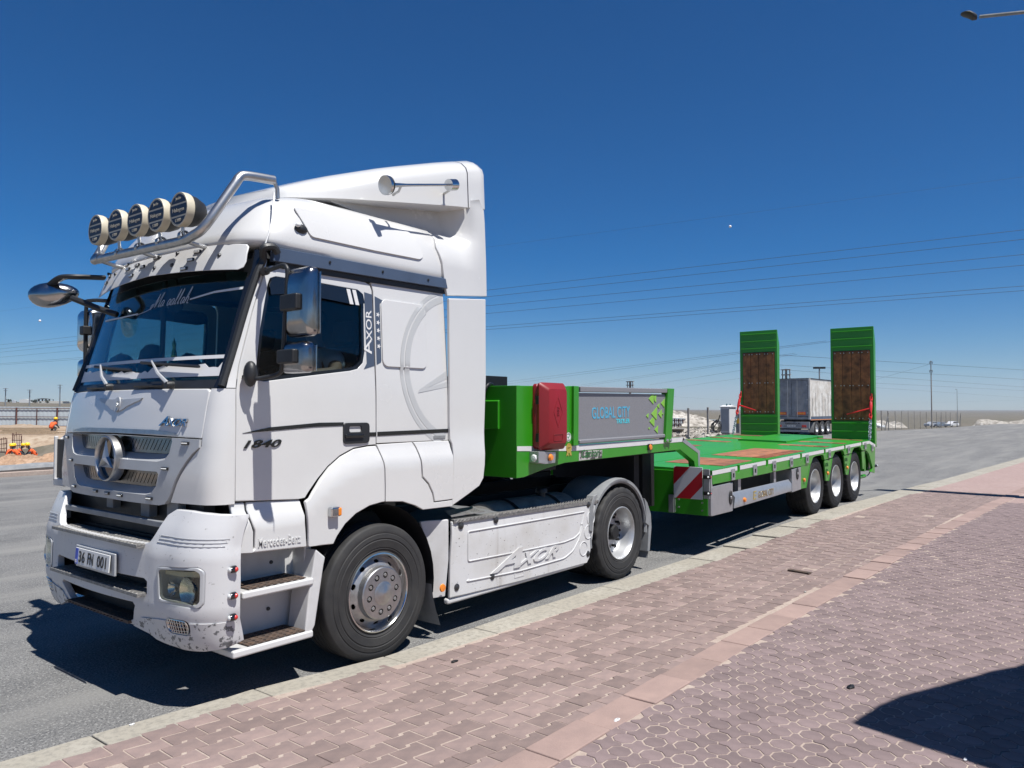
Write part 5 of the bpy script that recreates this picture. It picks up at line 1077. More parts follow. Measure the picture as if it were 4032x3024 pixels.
# ------------------------------------------------------------------ lowbed trailer
M['green'] = pm('green trailer paint', (.024, .225, .007), .34, 0, .08, 3, .01, 30, coat=.25)
M['greendeck'] = pm('green deck paint', (.028, .245, .010), .42, 0, .18, 1.2, .03, 30, coat=.12, col2=(.022, .215, .03), spec=.4)
M['alu'] = pm('aluminium', (.44, .45, .465), .38, .7, .12, 9, .03, 60)
M['panelgrey'] = pm('grey drop side', (.235, .235, .25), .45, .25, .1, 60, .1, 250)
M['stripe'] = pm('white reflective tape', (.58, .57, .57), .5, 0, .06, 8)
M['plank'] = pm('weathered red plank', (.33, .13, .062), .65, 0, .4, 5, .3, 50, rnd=.25, col2=(.18, .08, .045))
M['plankdark'] = pm('dark oiled plank', (.28, .092, .034), .6, 0, .5, 6, .3, 50, rnd=.2, col2=(.08, .024, .011))
M['redbox'] = pm('red plastic box', (.21, .008, .012), .42, 0, .1, 5, .02, 50)
M['redpaint'] = pm('red binder paint', (.55, .02, .02), .35, 0, .2, 12)
M['zinc'] = pm('zinc chain', (.62, .64, .66), .3, .9, .2, 20)
M['holo'] = pm('iridescent letters', (.10, .42, .62), .25, .3)
M['lime'] = pm('lime triangles', (.20, .43, .055), .5)
M['gold'] = pm('gold sticker', (.60, .45, .10), .35, .5, .2, 30)
M['refred'] = pm('red reflective', (.36, .008, .016), .4); M['refwhite'] = pm('pale reflective', (.55, .56, .58), .4)
trailer = thing('lowbed_trailer', 'green lowbed trailer with two upright loading ramps behind the white tractor', 'trailer', (1.63, 0, 0)); TR = trailer
NY = 1.25
def dz(x, y): return 1.12 + (x - 5.4) * .0172 + (y + 1.5) * .022
# ---- gooseneck
beam_top = [(1.63, 1.60), (2.66, 1.60)]
NB = XZ(6, -NY, [(410, 795), (905, 792), (1400, 752), (1850, 714), (2002, 832), (2002, 968), (1962, 975), (1955, 922), (1832, 820), (1400, 870), (830, 935), (660, 985), (475, 1060), (410, 1070)])
for sg in (-1, 1):
    nb = G().prism(NB, 'y', sg * NY, sg * (NY - .09)).mk('neck_beam', M['green'], TR, bevel=.006)
    st1 = XZ(6, -NY, [(410, 790), (905, 788), (1400, 748), (1852, 712), (1868, 728), (1850, 750), (1400, 790), (905, 830), (410, 832)])
    G().panel(st1, [], lambda x, z: Vector((x, sg * (NY + .003), z)), (0, -sg * .002, 0), 0).mk('reflective_stripe', M['stripe'], nb)
    st2 = XZ(6, -NY, [(1856, 714), (2003, 830), (2003, 965), (1988, 965), (1985, 850), (1848, 748)])
    G().panel(st2, [], lambda x, z: Vector((x, sg * (NY + .003), z)), (0, -sg * .002, 0), 0).mk('reflective_stripe', M['alu'], nb)
    fs = XZ(6, -NY, [(410, 262), (905, 268), (905, 790), (410, 796)]); G().prism(fs, 'y', sg * NY, sg * (NY - .06)).mk('front_side_wall', M['green'], TR, bevel=.005)
    for P in ([(908, 264), (951, 267), (947, 783), (905, 786)], [(1727, 286), (1782, 288), (1757, 756), (1704, 757)]):
        po = G().prism(XZ(6, -NY - .03, P), 'y', sg * (NY + .03), sg * (NY - .06)).mk('stanchion', M['green'], TR, bevel=.005)
        if P[0][0] > 1000 and sg < 0:
            for a in (1718, 1748): G().lathe([(.001, .015), (.016, .015), (.02, 0)], aty(*zp(6, a, 738), -NY - .031), 'y', 6, sgn=-1).mk('stanchion_bolt', M['zinc'], po)
    pn = G().prism(XZ(6, -NY, [(951, 325), (1712, 338), (1690, 700), (945, 752)]), 'y', sg * (NY - .005), sg * (NY - .035)).mk('drop_side', M['panelgrey'], TR)
    G().prism(XZ(6, -NY, [(951, 270), (1725, 290), (1722, 326), (951, 318)]), 'y', sg * (NY + .02), sg * (NY - .045)).mk('top_rail', M['panelgrey'], pn, bevel=.008, seg=3)
    G().prism(XZ(6, -NY, [(947, 733), (1698, 683), (1700, 715), (946, 772)]), 'y', sg * (NY + .02), sg * (NY - .045)).mk('bottom_rail', M['panelgrey'], pn, bevel=.014, seg=3)
    if sg < 0:
        q = G(); a = aty(*zp(6, 1062, 553), -NY + .004); letters(q, 'GLOBAL CITY', a, aty(*zp(6, 1393, 536), -NY + .004) - a, (0, 0, 1), depth=.002, fit=((aty(*zp(6, 1393, 536), -NY + .004) - a).length, .125), bold=.01); q.mk('name_lettering', M['holo'], pn)
        q = G(); a = aty(*zp(6, 1275, 592), -NY + .004); b = aty(*zp(6, 1392, 586), -NY + .004); letters(q, 'TREYLER', a, b - a, (0, 0, 1), depth=.002, fit=((b - a).length, .048), bold=.015); q.mk('name_lettering', pm('cyan letters', (.05, .55, .66), .3), pn)
        zt = lambda a, b: (2450 + a * .1808, 1500 + b * .1808)
        for P in ([(580, 390), (655, 290), (690, 290), (683, 510)], [(693, 340), (745, 290), (738, 472), (700, 430)], [(845, 485), (925, 390), (920, 580)], [(760, 545), (812, 490), (808, 600)], [(635, 715), (762, 560), (752, 850), (690, 780)], [(785, 715), (865, 620), (858, 812)], [(524, 762), (574, 705), (568, 812)], [(598, 882), (668, 790), (705, 830), (697, 992)], [(570, 1030), (600, 1005), (598, 1065)], [(705, 1060), (782, 970), (775, 1145)], [(872, 715), (893, 690), (890, 745)]):
            G().panel([(p.x, p.z) for p in (aty(*zt(a, b), -NY) for a, b in P)], [], lambda x, z: Vector((x, -NY - .001, z)), (0, .004, 0), 0).mk('triangle_mark', M['lime'], pn)
quick('neck_floor', M['green'], TR, (1.66, 5.05, -1.19, 1.19, 1.47, 1.52))
FW_ = [(1.63, 1.27), (1.69, 1.27), (1.69, 2.135), (1.63, 2.135)]
bh = G().box(1.63, 1.69, -NY + .001, NY - .001, 1.272, 2.133).mk('bulkhead', M['green'], TR, bevel=.004)
G().prism([(1.628, 1.72), (1.60, 1.725), (1.60, 1.99), (1.628, 2.0)], 'y', -1.05, .9).mk('bulkhead_box', M['green'], bh, bevel=.006)
quick('front_lower_box', M['dark'], TR, (1.70, 2.4, -1.15, 1.15, 1.30, 1.46)); quick('neck_underside', M['dark'], TR, (2.0, 5.2, -1.1, 1.1, 1.36, 1.46))  # front_lower_box: green paint made dark, under-neck shade put into the colour
quick('neck_cross_beam', M['dark'], TR, (4.98, 5.30, -.72, .72, .62, 1.46)); quick('toolbox', M['ink'], TR, (1.72, 2.15, -.72, .9, 1.52, 2.245))  # neck_cross_beam: shade under the neck put into the colour of a green part
g = G(); g.tube(smoothpath([(1.70, -.90, 2.15), (1.58, -.93, 2.13), (1.50, -.86, 1.9), (1.45, -.70, 1.70), (1.25, -.5, 1.55), (1.0, -.3, 1.4)], 6), .016, 8); g.mk('air_line', M['ink'], TR)
g = G().tube([(1.62, -.75, 1.50), (1.52, -.72, 1.50), (1.46, -.69, 1.49)], .022, 8); g.mk('air_coupling', M['alu'], TR)
# landing leg
for sg in (-1, 1):
    ll = quick('landing_leg', M['dark'], TR, (4.35, 4.47, min(sg * .95, sg * .83), max(sg * .95, sg * .83), .42, 1.46)); quick('leg_foot', M['dark'], ll, (4.28, 4.54, min(sg * 1.0, sg * .78), max(sg * 1.0, sg * .78), .36, .42))
# red extinguisher box, its lamp bracket and the stickers
RX = XZ(6, -1.33, [(598, 232), (820, 232), (818, 828), (596, 828)]); x0, x1 = RX[0][0], RX[1][0]; z1, z0 = RX[0][1], RX[3][1]
def rb(y, k): return [(x, y, z) for x, z in rrect(x0 + k, x1 - k, z0 + k, z1 - k, .035, 4)]
box = G().loft([rb(-NY - .002, .012), rb(-1.29, .012), rb(-1.30, .018), rb(-1.305, .018), rb(-1.312, .004), rb(-1.335, .0), rb(-1.345, .006), rb(-1.40, .055), rb(-1.408, .064)]).mk('extinguisher_box', M['redbox'], TR, ang=35)
cx, cz = (x0 + x1) / 2, z0 + (z1 - z0) * .56
G().panel([(cx, cz + .15), (cx + .075, cz), (cx, cz - .15), (cx - .075, cz)], [[(cx, cz + .138), (cx - .068, cz), (cx, cz - .138), (cx + .068, cz)]], lambda x, z: Vector((x, -1.411, z)), (0, .004, 0), 0).mk('box_diamond', M['redbox'], box)
G().tube([(a, -1.410, b) for a, b in rrect(cx - .075, cx + .075, z0 + .09, z0 + .15, .008, 2)], .003, 5, closed=True).mk('box_label_frame', M['redbox'], box)
q = G(); letters(q, 'FIRE', (cx - .018, -1.409, cz + .05), (0, 0, -1), (1, 0, 0), depth=.003, fit=(.09, .035)); q.mk('box_lettering', M['redbox'], box)
for z in (z0 + .12, z1 - .17):
    for x in (x0 - .012, x1 - .005): G().box(x, x + .017, -1.335, -1.305, z - .04, z + .04).mk('latch', M['ink'], box)
br = G().panel([(p[0], p[1]) for p in XZ(6, -1.36, [(600, 835), (750, 840), (745, 935), (662, 945), (600, 935)])], [], lambda x, z: Vector((x, -1.36, z)), (0, .11, 0), 0).mk('lamp_bracket', M['alu'], TR, bevel=.004)
p = aty(*zp(6, 703, 888), -1.37); G().lathe([(.001, .02), (.025, .018), (.035, .0)], p, 'y', 16, sgn=-1).mk('marker_lamp', M['orange'], br); p = Vector((br.data.vertices[0].co.x + 1.63 - .02, -1.30, p.z)); G().lathe([(.001, .015), (.028, .012), (.036, 0)], (XZ(6, -1.36, [(600, 888)])[0][0] - .004, -1.305, p.z), 'x', 16, sgn=-1).mk('white_marker', M['clear'], br)
def sticker(name, u, v, r, mat, n=24, off=.002, star=0): p = aty(u, v, -NY); return G().panel([(p.x + (r - (star if k % 2 else 0)) * math.cos(2 * math.pi * k / n), p.z + (r - (star if k % 2 else 0)) * math.sin(2 * math.pi * k / n)) for k in range(n)], [], lambda x, z: Vector((x, -NY - off, z)), (0, .001, 0), 0).mk(name, mat, TR), p
ZS = lambda a, b: (2080 + a * .22297, 1480 + b * .22297)
M['sgreen'] = pm('sticker green', (.01, .22, .10), .5)
s1, p = sticker('round_sticker', *ZS(709, 1080), .046, M['lettering']); ring = [(p.x + .040 * math.cos(t), p.z + .040 * math.sin(t)) for t in [2 * math.pi * i / 24 for i in range(24)]]
G().panel(ring, [[(p.x + (a - p.x) * .95, p.z + (b - p.z) * .95) for a, b in ring]], lambda x, z: Vector((x, -NY - .003, z)), (0, .001, 0), 0).mk('sticker_ring', M['sgreen'], s1)
G().panel([(p.x - .022, p.z + .002), (p.x - .006, p.z - .018), (p.x + .028, p.z + .022), (p.x + .024, p.z + .03), (p.x - .006, p.z - .004), (p.x - .016, p.z + .008)], [], lambda x, z: Vector((x, -NY - .0035, z)), (0, .001, 0), 0).mk('check_mark', M['sgreen'], s1)
for t, zz in (('GUARANTEE', .025), ('GUARANTEED', -.034)): q = G(); letters(q, t, (p.x - .022, -NY - .0025, p.z + zz), (1, 0, 0), (0, 0, 1), depth=.0008, fit=(.044, .008)); q.mk('sticker_lettering', M['ink'], s1)
for dx in (-.022, .022): G().panel([(a + dx, b) for a, b in [(aty(*ZS(715, 1290), -NY).x - .015, aty(*ZS(715, 1340), -NY).z), (aty(*ZS(715, 1290), -NY).x + .015, aty(*ZS(715, 1340), -NY).z), (aty(*ZS(715, 1290), -NY).x + .018 + dx * .4, aty(*ZS(715, 1420), -NY).z), (aty(*ZS(715, 1290), -NY).x + dx * .4, aty(*ZS(715, 1395), -NY).z), (aty(*ZS(715, 1290), -NY).x - .018 + dx * .4, aty(*ZS(715, 1420), -NY).z)]], [], lambda x, z: Vector((x, -NY - .0045, z)), (0, .001, 0), 0).mk('ribbon_tail', M['gold'], TR)
s2, p = sticker('gold_medal_sticker', *ZS(712, 1275), .052, M['gold'], 48, .0055, .004); q = G(); letters(q, 'QUALITY', (p.x - .026, -NY - .006, p.z - .008), (1, 0, .08), (0, 0, 1), depth=.0008, fit=(.052, .014)); q.mk('medal_lettering', pm('medal ink', (.10, .06, .01), .5), s2)
ss = G().panel(XZ(6, -NY, [(950, 832), (1152, 822), (1150, 892), (948, 915)]), [], lambda x, z: Vector((x, -NY - .002, z)), (0, .001, 0), 0).mk('floral_sticker', pm('floral sticker', (.42, .40, .38), .5, 0, .8, 14, col2=(.06, .06, .055), lo=.47, hi=.53), TR)
a = aty(*zp(6, 972, 893), -NY - .004); b = aty(*zp(6, 1128, 878), -NY - .004); q = G(); letters(q, 'Camron', a, b - a, (0, 0, 1), depth=.001, fit=((b - a).length, .085), shear=.2, bold=.015); q.mk('sticker_lettering', pm('dark green ink', (.02, .12, .03), .5), ss)
p = aty(*zp(6, 1563, 797), -NY); ml = quick('side_marker', M['ink'], TR, (p.x - .05, p.x + .05, -NY - .016, -NY, p.z - .038, p.z + .038), bevel=.006); G().lathe([(.001, .012), (.03, .01), (.034, 0)], (p.x, -NY - .015, p.z), 'y', 16, sgn=-1).mk('lens', M['orange'], ml)
# ---- deck
DX0, DX1, DY = 5.40, 13.80, 1.50
g = G(); xs = [DX0 + (13.27 - DX0) * i / 12 for i in range(13)]; top = [[(x, y, dz(x, y)) for y in (-1.46, -1.0, -.4, 0, .55, 1.0, 1.46)] for x in xs] + [[(13.80, y, dz(13.8, y) - .11) for y in (-1.46, -1.0, -.4, 0, .55, 1.0, 1.46)]]
g.loft(top, caps=False, closed=False); g.loft([[(x, y, z - .10) for x, y, z in r] for r in top], caps=False, closed=False)
for k in (0, -1): g.loft([[r[k] for r in top], [(a, b, c - .10) for a, b, c in (r[k] for r in top)]], caps=False, closed=False, smooth=False)
g.loft([top[0], [(a, b, c - .1) for a, b, c in top[0]]], caps=False, closed=False, smooth=False); g.loft([top[-1], [(a, b, c - .1) for a, b, c in top[-1]]], caps=False, closed=False, smooth=False)
deck = g.mk('deck', M['greendeck'], TR)
def on_deck(name, x0, x1, y0, y1, h, mat, par, lift=0.):
    v = [(x, y, dz(x, y) + k) for x in (x0, x1) for y in (y0, y1) for k in (-.03, h)]
    return G().add(v, [(0, 1, 3, 2), (4, 6, 7, 5), (0, 4, 5, 1), (2, 3, 7, 6), (0, 2, 6, 4), (1, 5, 7, 3)], False).mk(name, mat, par, bevel=.003)
for x0_, x1_ in ((6.03, 7.08), (7.62, 9.48), (10.62, 10.90), (11.80, 12.03), (13.05, 13.24)):
    for sg in (-1, 1):
        for k in range(4):
            y = .50 + k * .222; on_deck('deck_plank', x0_, x1_, min(sg * (y + .006), sg * (y + .216)), max(sg * (y + .006), sg * (y + .216)), .006 + .002 * (k % 2), M['plank'] if k < 2 or random.random() < .35 else M['plankdark'], deck)
on_deck('raised_plate', 11.32, 13.72, -.44, .55, .035, M['greendeck'], deck); on_deck('centre_plate', 5.9, 11.2, -.40, .40, .005, M['greendeck'], deck)
# rail shape: stretched with the deck line
RB = [(p.x, p.z) for p in (aty(*zp(9, a, b), -DY) for a, b in [(575, 952), (1250, 815), (1995, 655)])]
ra = lambda L: [(p.x, p.z) for p in (aty(*zp(10, a, b), -DY) for a, b in L)]
arches = ra([(185, 720), (215, 632), (255, 606), (365, 584), (386, 600), (402, 668), (530, 632), (546, 600), (572, 537), (600, 521), (690, 508), (712, 528), (728, 588), (845, 560), (862, 510), (888, 470), (975, 450), (995, 468), (1010, 512), (1062, 515), (1095, 520), (1130, 575), (1160, 690), (1188, 800), (1168, 862), (1222, 880)])
RAIL = [(DX0, dz(DX0, -DY) + .004)] + [(x, dz(x, -DY) + .004) for x in (7, 9, 11, 12.2, 13.27)] + [(13.775, dz(13.775, -DY) - .10)] + list(reversed(RB + arches))
notch_px = [(950, 9, 670, 765), (1363, 9, 585, 680), (1858, 9, 495, 575)]; NX = [aty(*zp(9, a, 650), -DY).x for a in (950, 1363, 1858)] + [aty(*zp(10, a, 500), -DY).x for a in (402, 731, 1010)]
top_r = []; xs_ = sorted(NX)
out_r = [(DX0, dz(DX0, -DY) + .004)]
for x in xs_: w = .045; t = dz(x, -DY) + .004; out_r += [(x - w, t), (x - w + .006, t - .085), (x - .02, t - .105), (x + .02, t - .105), (x + w - .006, t - .085), (x + w, t)]
RAIL = out_r + [(13.27, dz(13.27, -DY) + .004), (13.775, dz(13.775, -DY) - .10)] + list(reversed(RB + arches))
for sg in (-1, 1):
    rl = G().panel(RAIL, [], lambda x, z: Vector((x, sg * DY, z + (.066 if sg > 0 else 0))), (0, -sg * .05, 0), 0).mk('side_rail', M['green'], TR, bevel=.005)
    xs2 = [DX0] + [v for x in xs_ for v in (x - .05, x + .05)] + [13.27]
    for a, b in zip(xs2[::2], xs2[1::2]): G().panel([(a, dz(a, -DY) - .006), (b, dz(b, -DY) - .006), (b, dz(b, -DY) - .062), (a, dz(a, -DY) - .062)], [], lambda x, z: Vector((x, sg * (DY + .003), z + (.066 if sg > 0 else 0))), (0, -sg * .002, 0), 0).mk('reflective_stripe', M['stripe'], rl)
    G().panel([(13.28, dz(13.28, -DY) - .006), (13.77, dz(13.77, -DY) - .11), (13.77, dz(13.77, -DY) - .166), (13.28, dz(13.28, -DY) - .062)], [], lambda x, z: Vector((x, sg * (DY + .003), z + (.066 if sg > 0 else 0))), (0, -sg * .002, 0), 0).mk('reflective_stripe', M['stripe'], rl)
    if sg < 0:
        for n_, L in ((9, [(835, 885, 715, 880), (1152, 1205, 655, 810), (1437, 1482, 600, 745), (1688, 1728, 552, 690), (1918, 1957, 510, 635)]), (10, [(455, 488, 497, 630), (770, 803, 435, 553), (1045, 1073, 378, 488), (1160, 1188, 410, 515)])):
            for a0, a1, b0, b1 in L:
                P = aty(*zp(n_, a0, b0), -DY); Q = aty(*zp(n_, a1, b1), -DY); P.z -= .01; hx = (P.x + Q.x) / 2; h0 = Q.z + .03; h1 = h0 + .062
                G().panel(roundpoly([(P.x, Q.z), (Q.x, Q.z), (Q.x, P.z), (P.x, P.z)], .012, 3), [[(hx - .025, h0), (hx + .03, h0), (hx + .03, h1), (hx - .025, h1)]], lambda x, z: Vector((x, -DY - .02, z)), (0, .018, 0), 0).mk('lashing_pocket', M['alu'], rl, bevel=.004)
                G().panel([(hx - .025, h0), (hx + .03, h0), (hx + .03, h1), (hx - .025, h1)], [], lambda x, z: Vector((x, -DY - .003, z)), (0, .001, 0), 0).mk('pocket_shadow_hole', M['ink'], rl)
    # wheel guards between the tyres
    V = [ra([(168, 733), (100, 1125), (18, 1142), (20, 770)]), ra([(528, 645), (470, 1008), (430, 1010), (402, 680)]), ra([(838, 570), (785, 910), (755, 908), (722, 600)]), ra([(1010, 530), (1062, 516), (1050, 815), (1030, 815)])]
    for i, P in enumerate(V):
        gd = G().prism(P, 'y', sg * (DY - .005), sg * (DY - .03)).mk('wheel_guard', M['green'], TR, bevel=.004)
        x, z = (P[0][0] + P[2][0]) / 2, min(p[1] for p in P) + .16
        G().prism([(P[0][0], P[0][1]), (P[1][0], P[1][1]), (P[1][0] + .02, P[1][1]), (P[0][0] + .02, P[0][1])], 'y', sg * (DY - .0), sg * (DY - .38)).mk('guard_flange', M['green'], gd)
        if sg < 0 and i < 3: px, pz = P[1][0] * .65 + P[2][0] * .35, P[1][1] + .14; G().lathe([(.001, .025), (.026, .022), (.034, 0)], (px - .01, -DY - .0, pz), 'y', 12, sgn=-1).mk('orange_marker', M['orange'], gd)
        if sg < 0 and i in (1, 2):
            for t, zz in (('GLOBAL', -.06), ('CITY', -.17)):
                q = G(); letters(q, t, (P[3][0] + .03 + (-zz) * .22, -DY + .003, P[3][1] + zz - .05), (1, 0, 0), (0, 0, 1), depth=.002, fit=(.19 if t == 'GLOBAL' else .12, .065)); q.mk('guard_lettering', pm('guard ink', (.004, .07, .01), .5), gd)
    # side guard beam, boxes
    if sg < 0:
        SB = [(p.x, p.z) for p in (aty(*zp(9, a, b), -DY) for a, b in [(905, 1135), (1722, 935), (1724, 1045), (885, 1298)])]; ST = [(p.x, p.z) for p in (aty(*zp(9, a, b), -DY + .03) for a, b in [(878, 1085), (1700, 882), (1722, 930), (905, 1132)])]
        v = [Vector((x, -DY, z)) for x, z in SB] + [Vector((SB[0][0] - .02, -DY + .05, SB[0][1] + .065)), Vector((SB[1][0], -DY + .05, SB[1][1] + .065)), Vector((SB[0][0] - .02, -DY + .06, SB[3][1] - .0)), Vector((SB[1][0], -DY + .06, SB[2][1]))]
        sgd = G().add(v, [(0, 1, 2, 3), (0, 4, 5, 1), (0, 3, 6, 4), (1, 5, 7, 2), (3, 2, 7, 6), (4, 6, 7, 5)], False).mk('side_guard', M['alu'], TR, bevel=.004)
        a = aty(*zp(9, 1235, 1148), -DY - .001); b = aty(*zp(9, 1462, 1090), -DY - .001); q = G(); letters(q, 'GLOBAL CITY', a, b - a, (0, 0, 1), depth=.004, fit=((b - a).length, .095)); q.mk('guard_lettering', pm('brass letters', (.55, .45, .25), .25, .9), sgd)
        a = aty(*zp(9, 1165, 1172), -DY - .001); b = aty(*zp(9, 1208, 1160), -DY - .001); q = G(); letters(q, 'E', a, b - a, (0, 0, 1), depth=.004, fit=((b - a).length, .12), shear=.1); q.mk('guard_logo', M['gold'], sgd)
        p = aty(*zp(9, 1033, 1172), -DY); G().lathe([(.001, .03), (.026, .026), (.036, 0)], p, 'y', 14, sgn=-1).mk('orange_marker', M['orange'], sgd)
        for a0, a1, b0, b1 in ((955, 995, 880, 1060), (1472, 1505, 765, 930)):
            P = aty(*zp(9, a0, b0), -DY + .05); Q = aty(*zp(9, a1, b1), -DY + .05); quick('guard_post', M['alu'], sgd, (P.x, Q.x, -DY + .06, -DY + .12, Q.z - .05, P.z + .05))
        for i, (P, lk) in enumerate((([(568, 985), (870, 918), (870, 1335), (568, 1412)], (832, 1140)), ([(1728, 735), (1858, 695), (1862, 1020), (1732, 1065)], (1802, 792)))):
            PP = [(p.x, p.z) for p in (aty(*zp(9, *c), -DY) for c in P)]; bx_ = G().prism(PP, 'y', -DY, -DY + .45).mk('storage_box', M['alu'], TR, bevel=.008); p = aty(*zp(9, *lk), -DY)
            lk_ = G().panel(circ(p.x, p.z, .05, 16, .095), [], lambda x, z: Vector((x, -DY - .014, z)), (0, .014, 0), 0).mk('box_lock', M['black'], bx_, bevel=.005); G().lathe([(.001, .008), (.02, .006), (.022, 0)], (p.x, -DY - .014, p.z), 'y', 10, sgn=-1).mk('lock_key', M['satin'], bx_)
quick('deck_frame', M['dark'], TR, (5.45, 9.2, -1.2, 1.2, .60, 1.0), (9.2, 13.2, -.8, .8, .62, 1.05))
# ---- front face of the deck, warning board, marker lamps
fp = G().box(5.36, 5.41, -1.455, 1.50, .535, 1.10).mk('front_plate', M['green'], TR, bevel=.004)
for y, z in ((-1.05, .62), (-1.38, .60), (-1.38, .70), (-1.05, .72)): G().lathe([(.001, .012), (.012, .012), (.014, 0)], (5.36, y, z), 'x', 6, sgn=-1).mk('plate_bolt', M['zinc'], fp)
quick('corner_post', M['alu'], TR, (5.365, 5.42, -1.495, -1.456, .545, 1.06)); quick('corner_plate', M['alu'], TR, (5.30, 5.36, -1.0, -.93, .55, .78))
for sg in (-1, 1):
    y0_, y1_ = 1.0, 1.405; zb0, zb1 = .745, 1.16
    bd = G().box(5.312, 5.325, min(sg * y0_, sg * y1_), max(sg * y0_, sg * y1_), zb0, zb1).mk('warning_board', M['refwhite'], TR, bevel=.003)
    w = y1_ - y0_; h = zb1 - zb0
    for k in range(-1, 3):
        # band: t = (y + z) between k*.5 and k*.5 + .25, clipped to the board
        a, b = .04 + k * .50, .29 + k * .50; P = []
        def clipv(u, v, t): pass
        poly = [(0, 0), (1, 0), (1, 1), (0, 1)]
        for lim, keep in ((a, 1), (b, -1)):
            o = []
            for i in range(len(poly)):
                p_, q_ = poly[i], poly[(i + 1) % len(poly)]; fp_, fq_ = (p_[0] - p_[1] * 1.0 + 1) - lim * 2, (q_[0] - q_[1] * 1.0 + 1) - lim * 2; fp_ *= keep; fq_ *= keep
                if fp_ >= 0: o.append(p_)
                if fp_ * fq_ < 0: t = fp_ / (fp_ - fq_); o.append((p_[0] + (q_[0] - p_[0]) * t, p_[1] + (q_[1] - p_[1]) * t))
            poly = o
            if not poly: break
        if len(poly) > 2: G().panel([(sg * (y0_ + w * u), zb0 + h * v) for u, v in poly], [], lambda y, z: Vector((5.310, y, z)), (.0015, 0, 0), 0).mk('red_band', M['refred'], bd)
    lb = quick('lamp_plate', M['alu'], TR, (5.325, 5.35, min(sg * 1.41, sg * 1.495), max(sg * 1.41, sg * 1.495), .76, 1.14), bevel=.004)
    for z in (1.04, .83):
        mk_ = quick('corner_marker', M['ink'], lb, (5.30, 5.345, min(sg * 1.42, sg * 1.515), max(sg * 1.42, sg * 1.515), z - .025, z + .025), bevel=.008); G().ball((5.30, sg * 1.49, z), .014, n=8, m=6).mk('white_lens', M['clear'], lb); G().ball((5.335, sg * 1.51, z), .012, n=8, m=6).mk('red_lens', M['redlens'], lb)
# ---- wheels
for x in (9.85, 11.10, 12.36):
    for sg in (-1, 1):
        dish_wheel(x, sg * 1.43, .07 + .50, sg, TR, .50, .36, M['rubbert'], M['rimwhite'], 0, 4, .20, name='trailer_wheel')
    G().tube([(x, -1.25, .57), (x, 1.25, .57)], .07, 10).mk('axle', M['dark'], TR)
# ---- tail
for sg in (-1, 1):
    G().prism([(13.1, .62), (13.2, .62), (13.2, 1.1), (13.1, 1.1)], 'y', sg * 1.44, sg * 1.1).mk('tail_bracket', M['green'], TR)
    G().tube([(13.0, sg * 1.35, .50), (13.45, sg * 1.35, .50)], .04, 10).mk('tail_tube', M['green'], TR)
    G().tube(smoothpath([(13.45, sg * 1.40, .50), (13.58, sg * 1.42, .55), (13.6, sg * 1.42, .64), (13.5, sg * 1.40, .66)], 4), .012, 6).mk('tail_hook', M['zinc'], TR)
    tl = G().tube([(13.62, sg * 1.46, .70), (13.82, sg * 1.50, .70)], .03, 8).mk('end_outline_lamp', M['ink'], TR); G().ball((13.83, sg * 1.505, .70), .03, n=8, m=6).mk('lens', M['clear'], tl)
quick('tail_beam', M['green'], TR, (13.62, 13.74, -1.4, 1.4, .60, 1.08))
# ---- ramps
def ramp(sg):
    y0_, y1_ = .595, 1.49; zb, zt = (1.31, 3.765) if sg > 0 else (1.17, 3.705); xf = 13.80
    r = G().prism([(xf, zb), (xf + .14, zb - .08), (xf + .16, zt - .35), (xf + .03, zt), (xf, zt)], 'y', sg * y0_, sg * y1_).mk('ramp', M['green'], TR, bevel=.006)
    wz0, wz1 = zb + .50, zt - .52; n = 4; yi0, yi1 = y0_ + .065, y1_ - .08
    G().prism([(xf - .004, wz0 - .012), (xf - .004, wz1 + .012), (xf, wz1 + .012), (xf, wz0 - .012)], 'y', sg * (yi0 - .01), sg * (yi1 + .01)).mk('plank_bed', M['ink'], r)
    for k in range(n):
        a = yi0 + (yi1 - yi0) * k / n + .004; b = yi0 + (yi1 - yi0) * (k + 1) / n - .004
        pk = G().box(xf - .018, xf - .003, min(sg * a, sg * b), max(sg * a, sg * b), wz0, wz1).mk('ramp_plank', M['plankdark'], r, bevel=.003)
        for z in (wz0 + .04, (wz0 + wz1) / 2, wz1 - .04):
            for y in (a + .03, b - .03): G().lathe([(.001, .004), (.010, .003), (.011, 0)], (xf - .018, sg * y, z), 'x', 8, sgn=-1).mk('plank_screw', M['zinc'], r)
    for z in [wz0 - .06 - .18 * i for i in range(3)] + [wz1 + .10 + .17 * i for i in range(3)]:
        if zb < z < zt: G().tube([(xf - .012, sg * (y0_ + .02), z), (xf - .012, sg * (y1_ - .03), z)], .012, 6).mk('grip_bar', M['green'], r)
for sg in (-1, 1): ramp(sg)
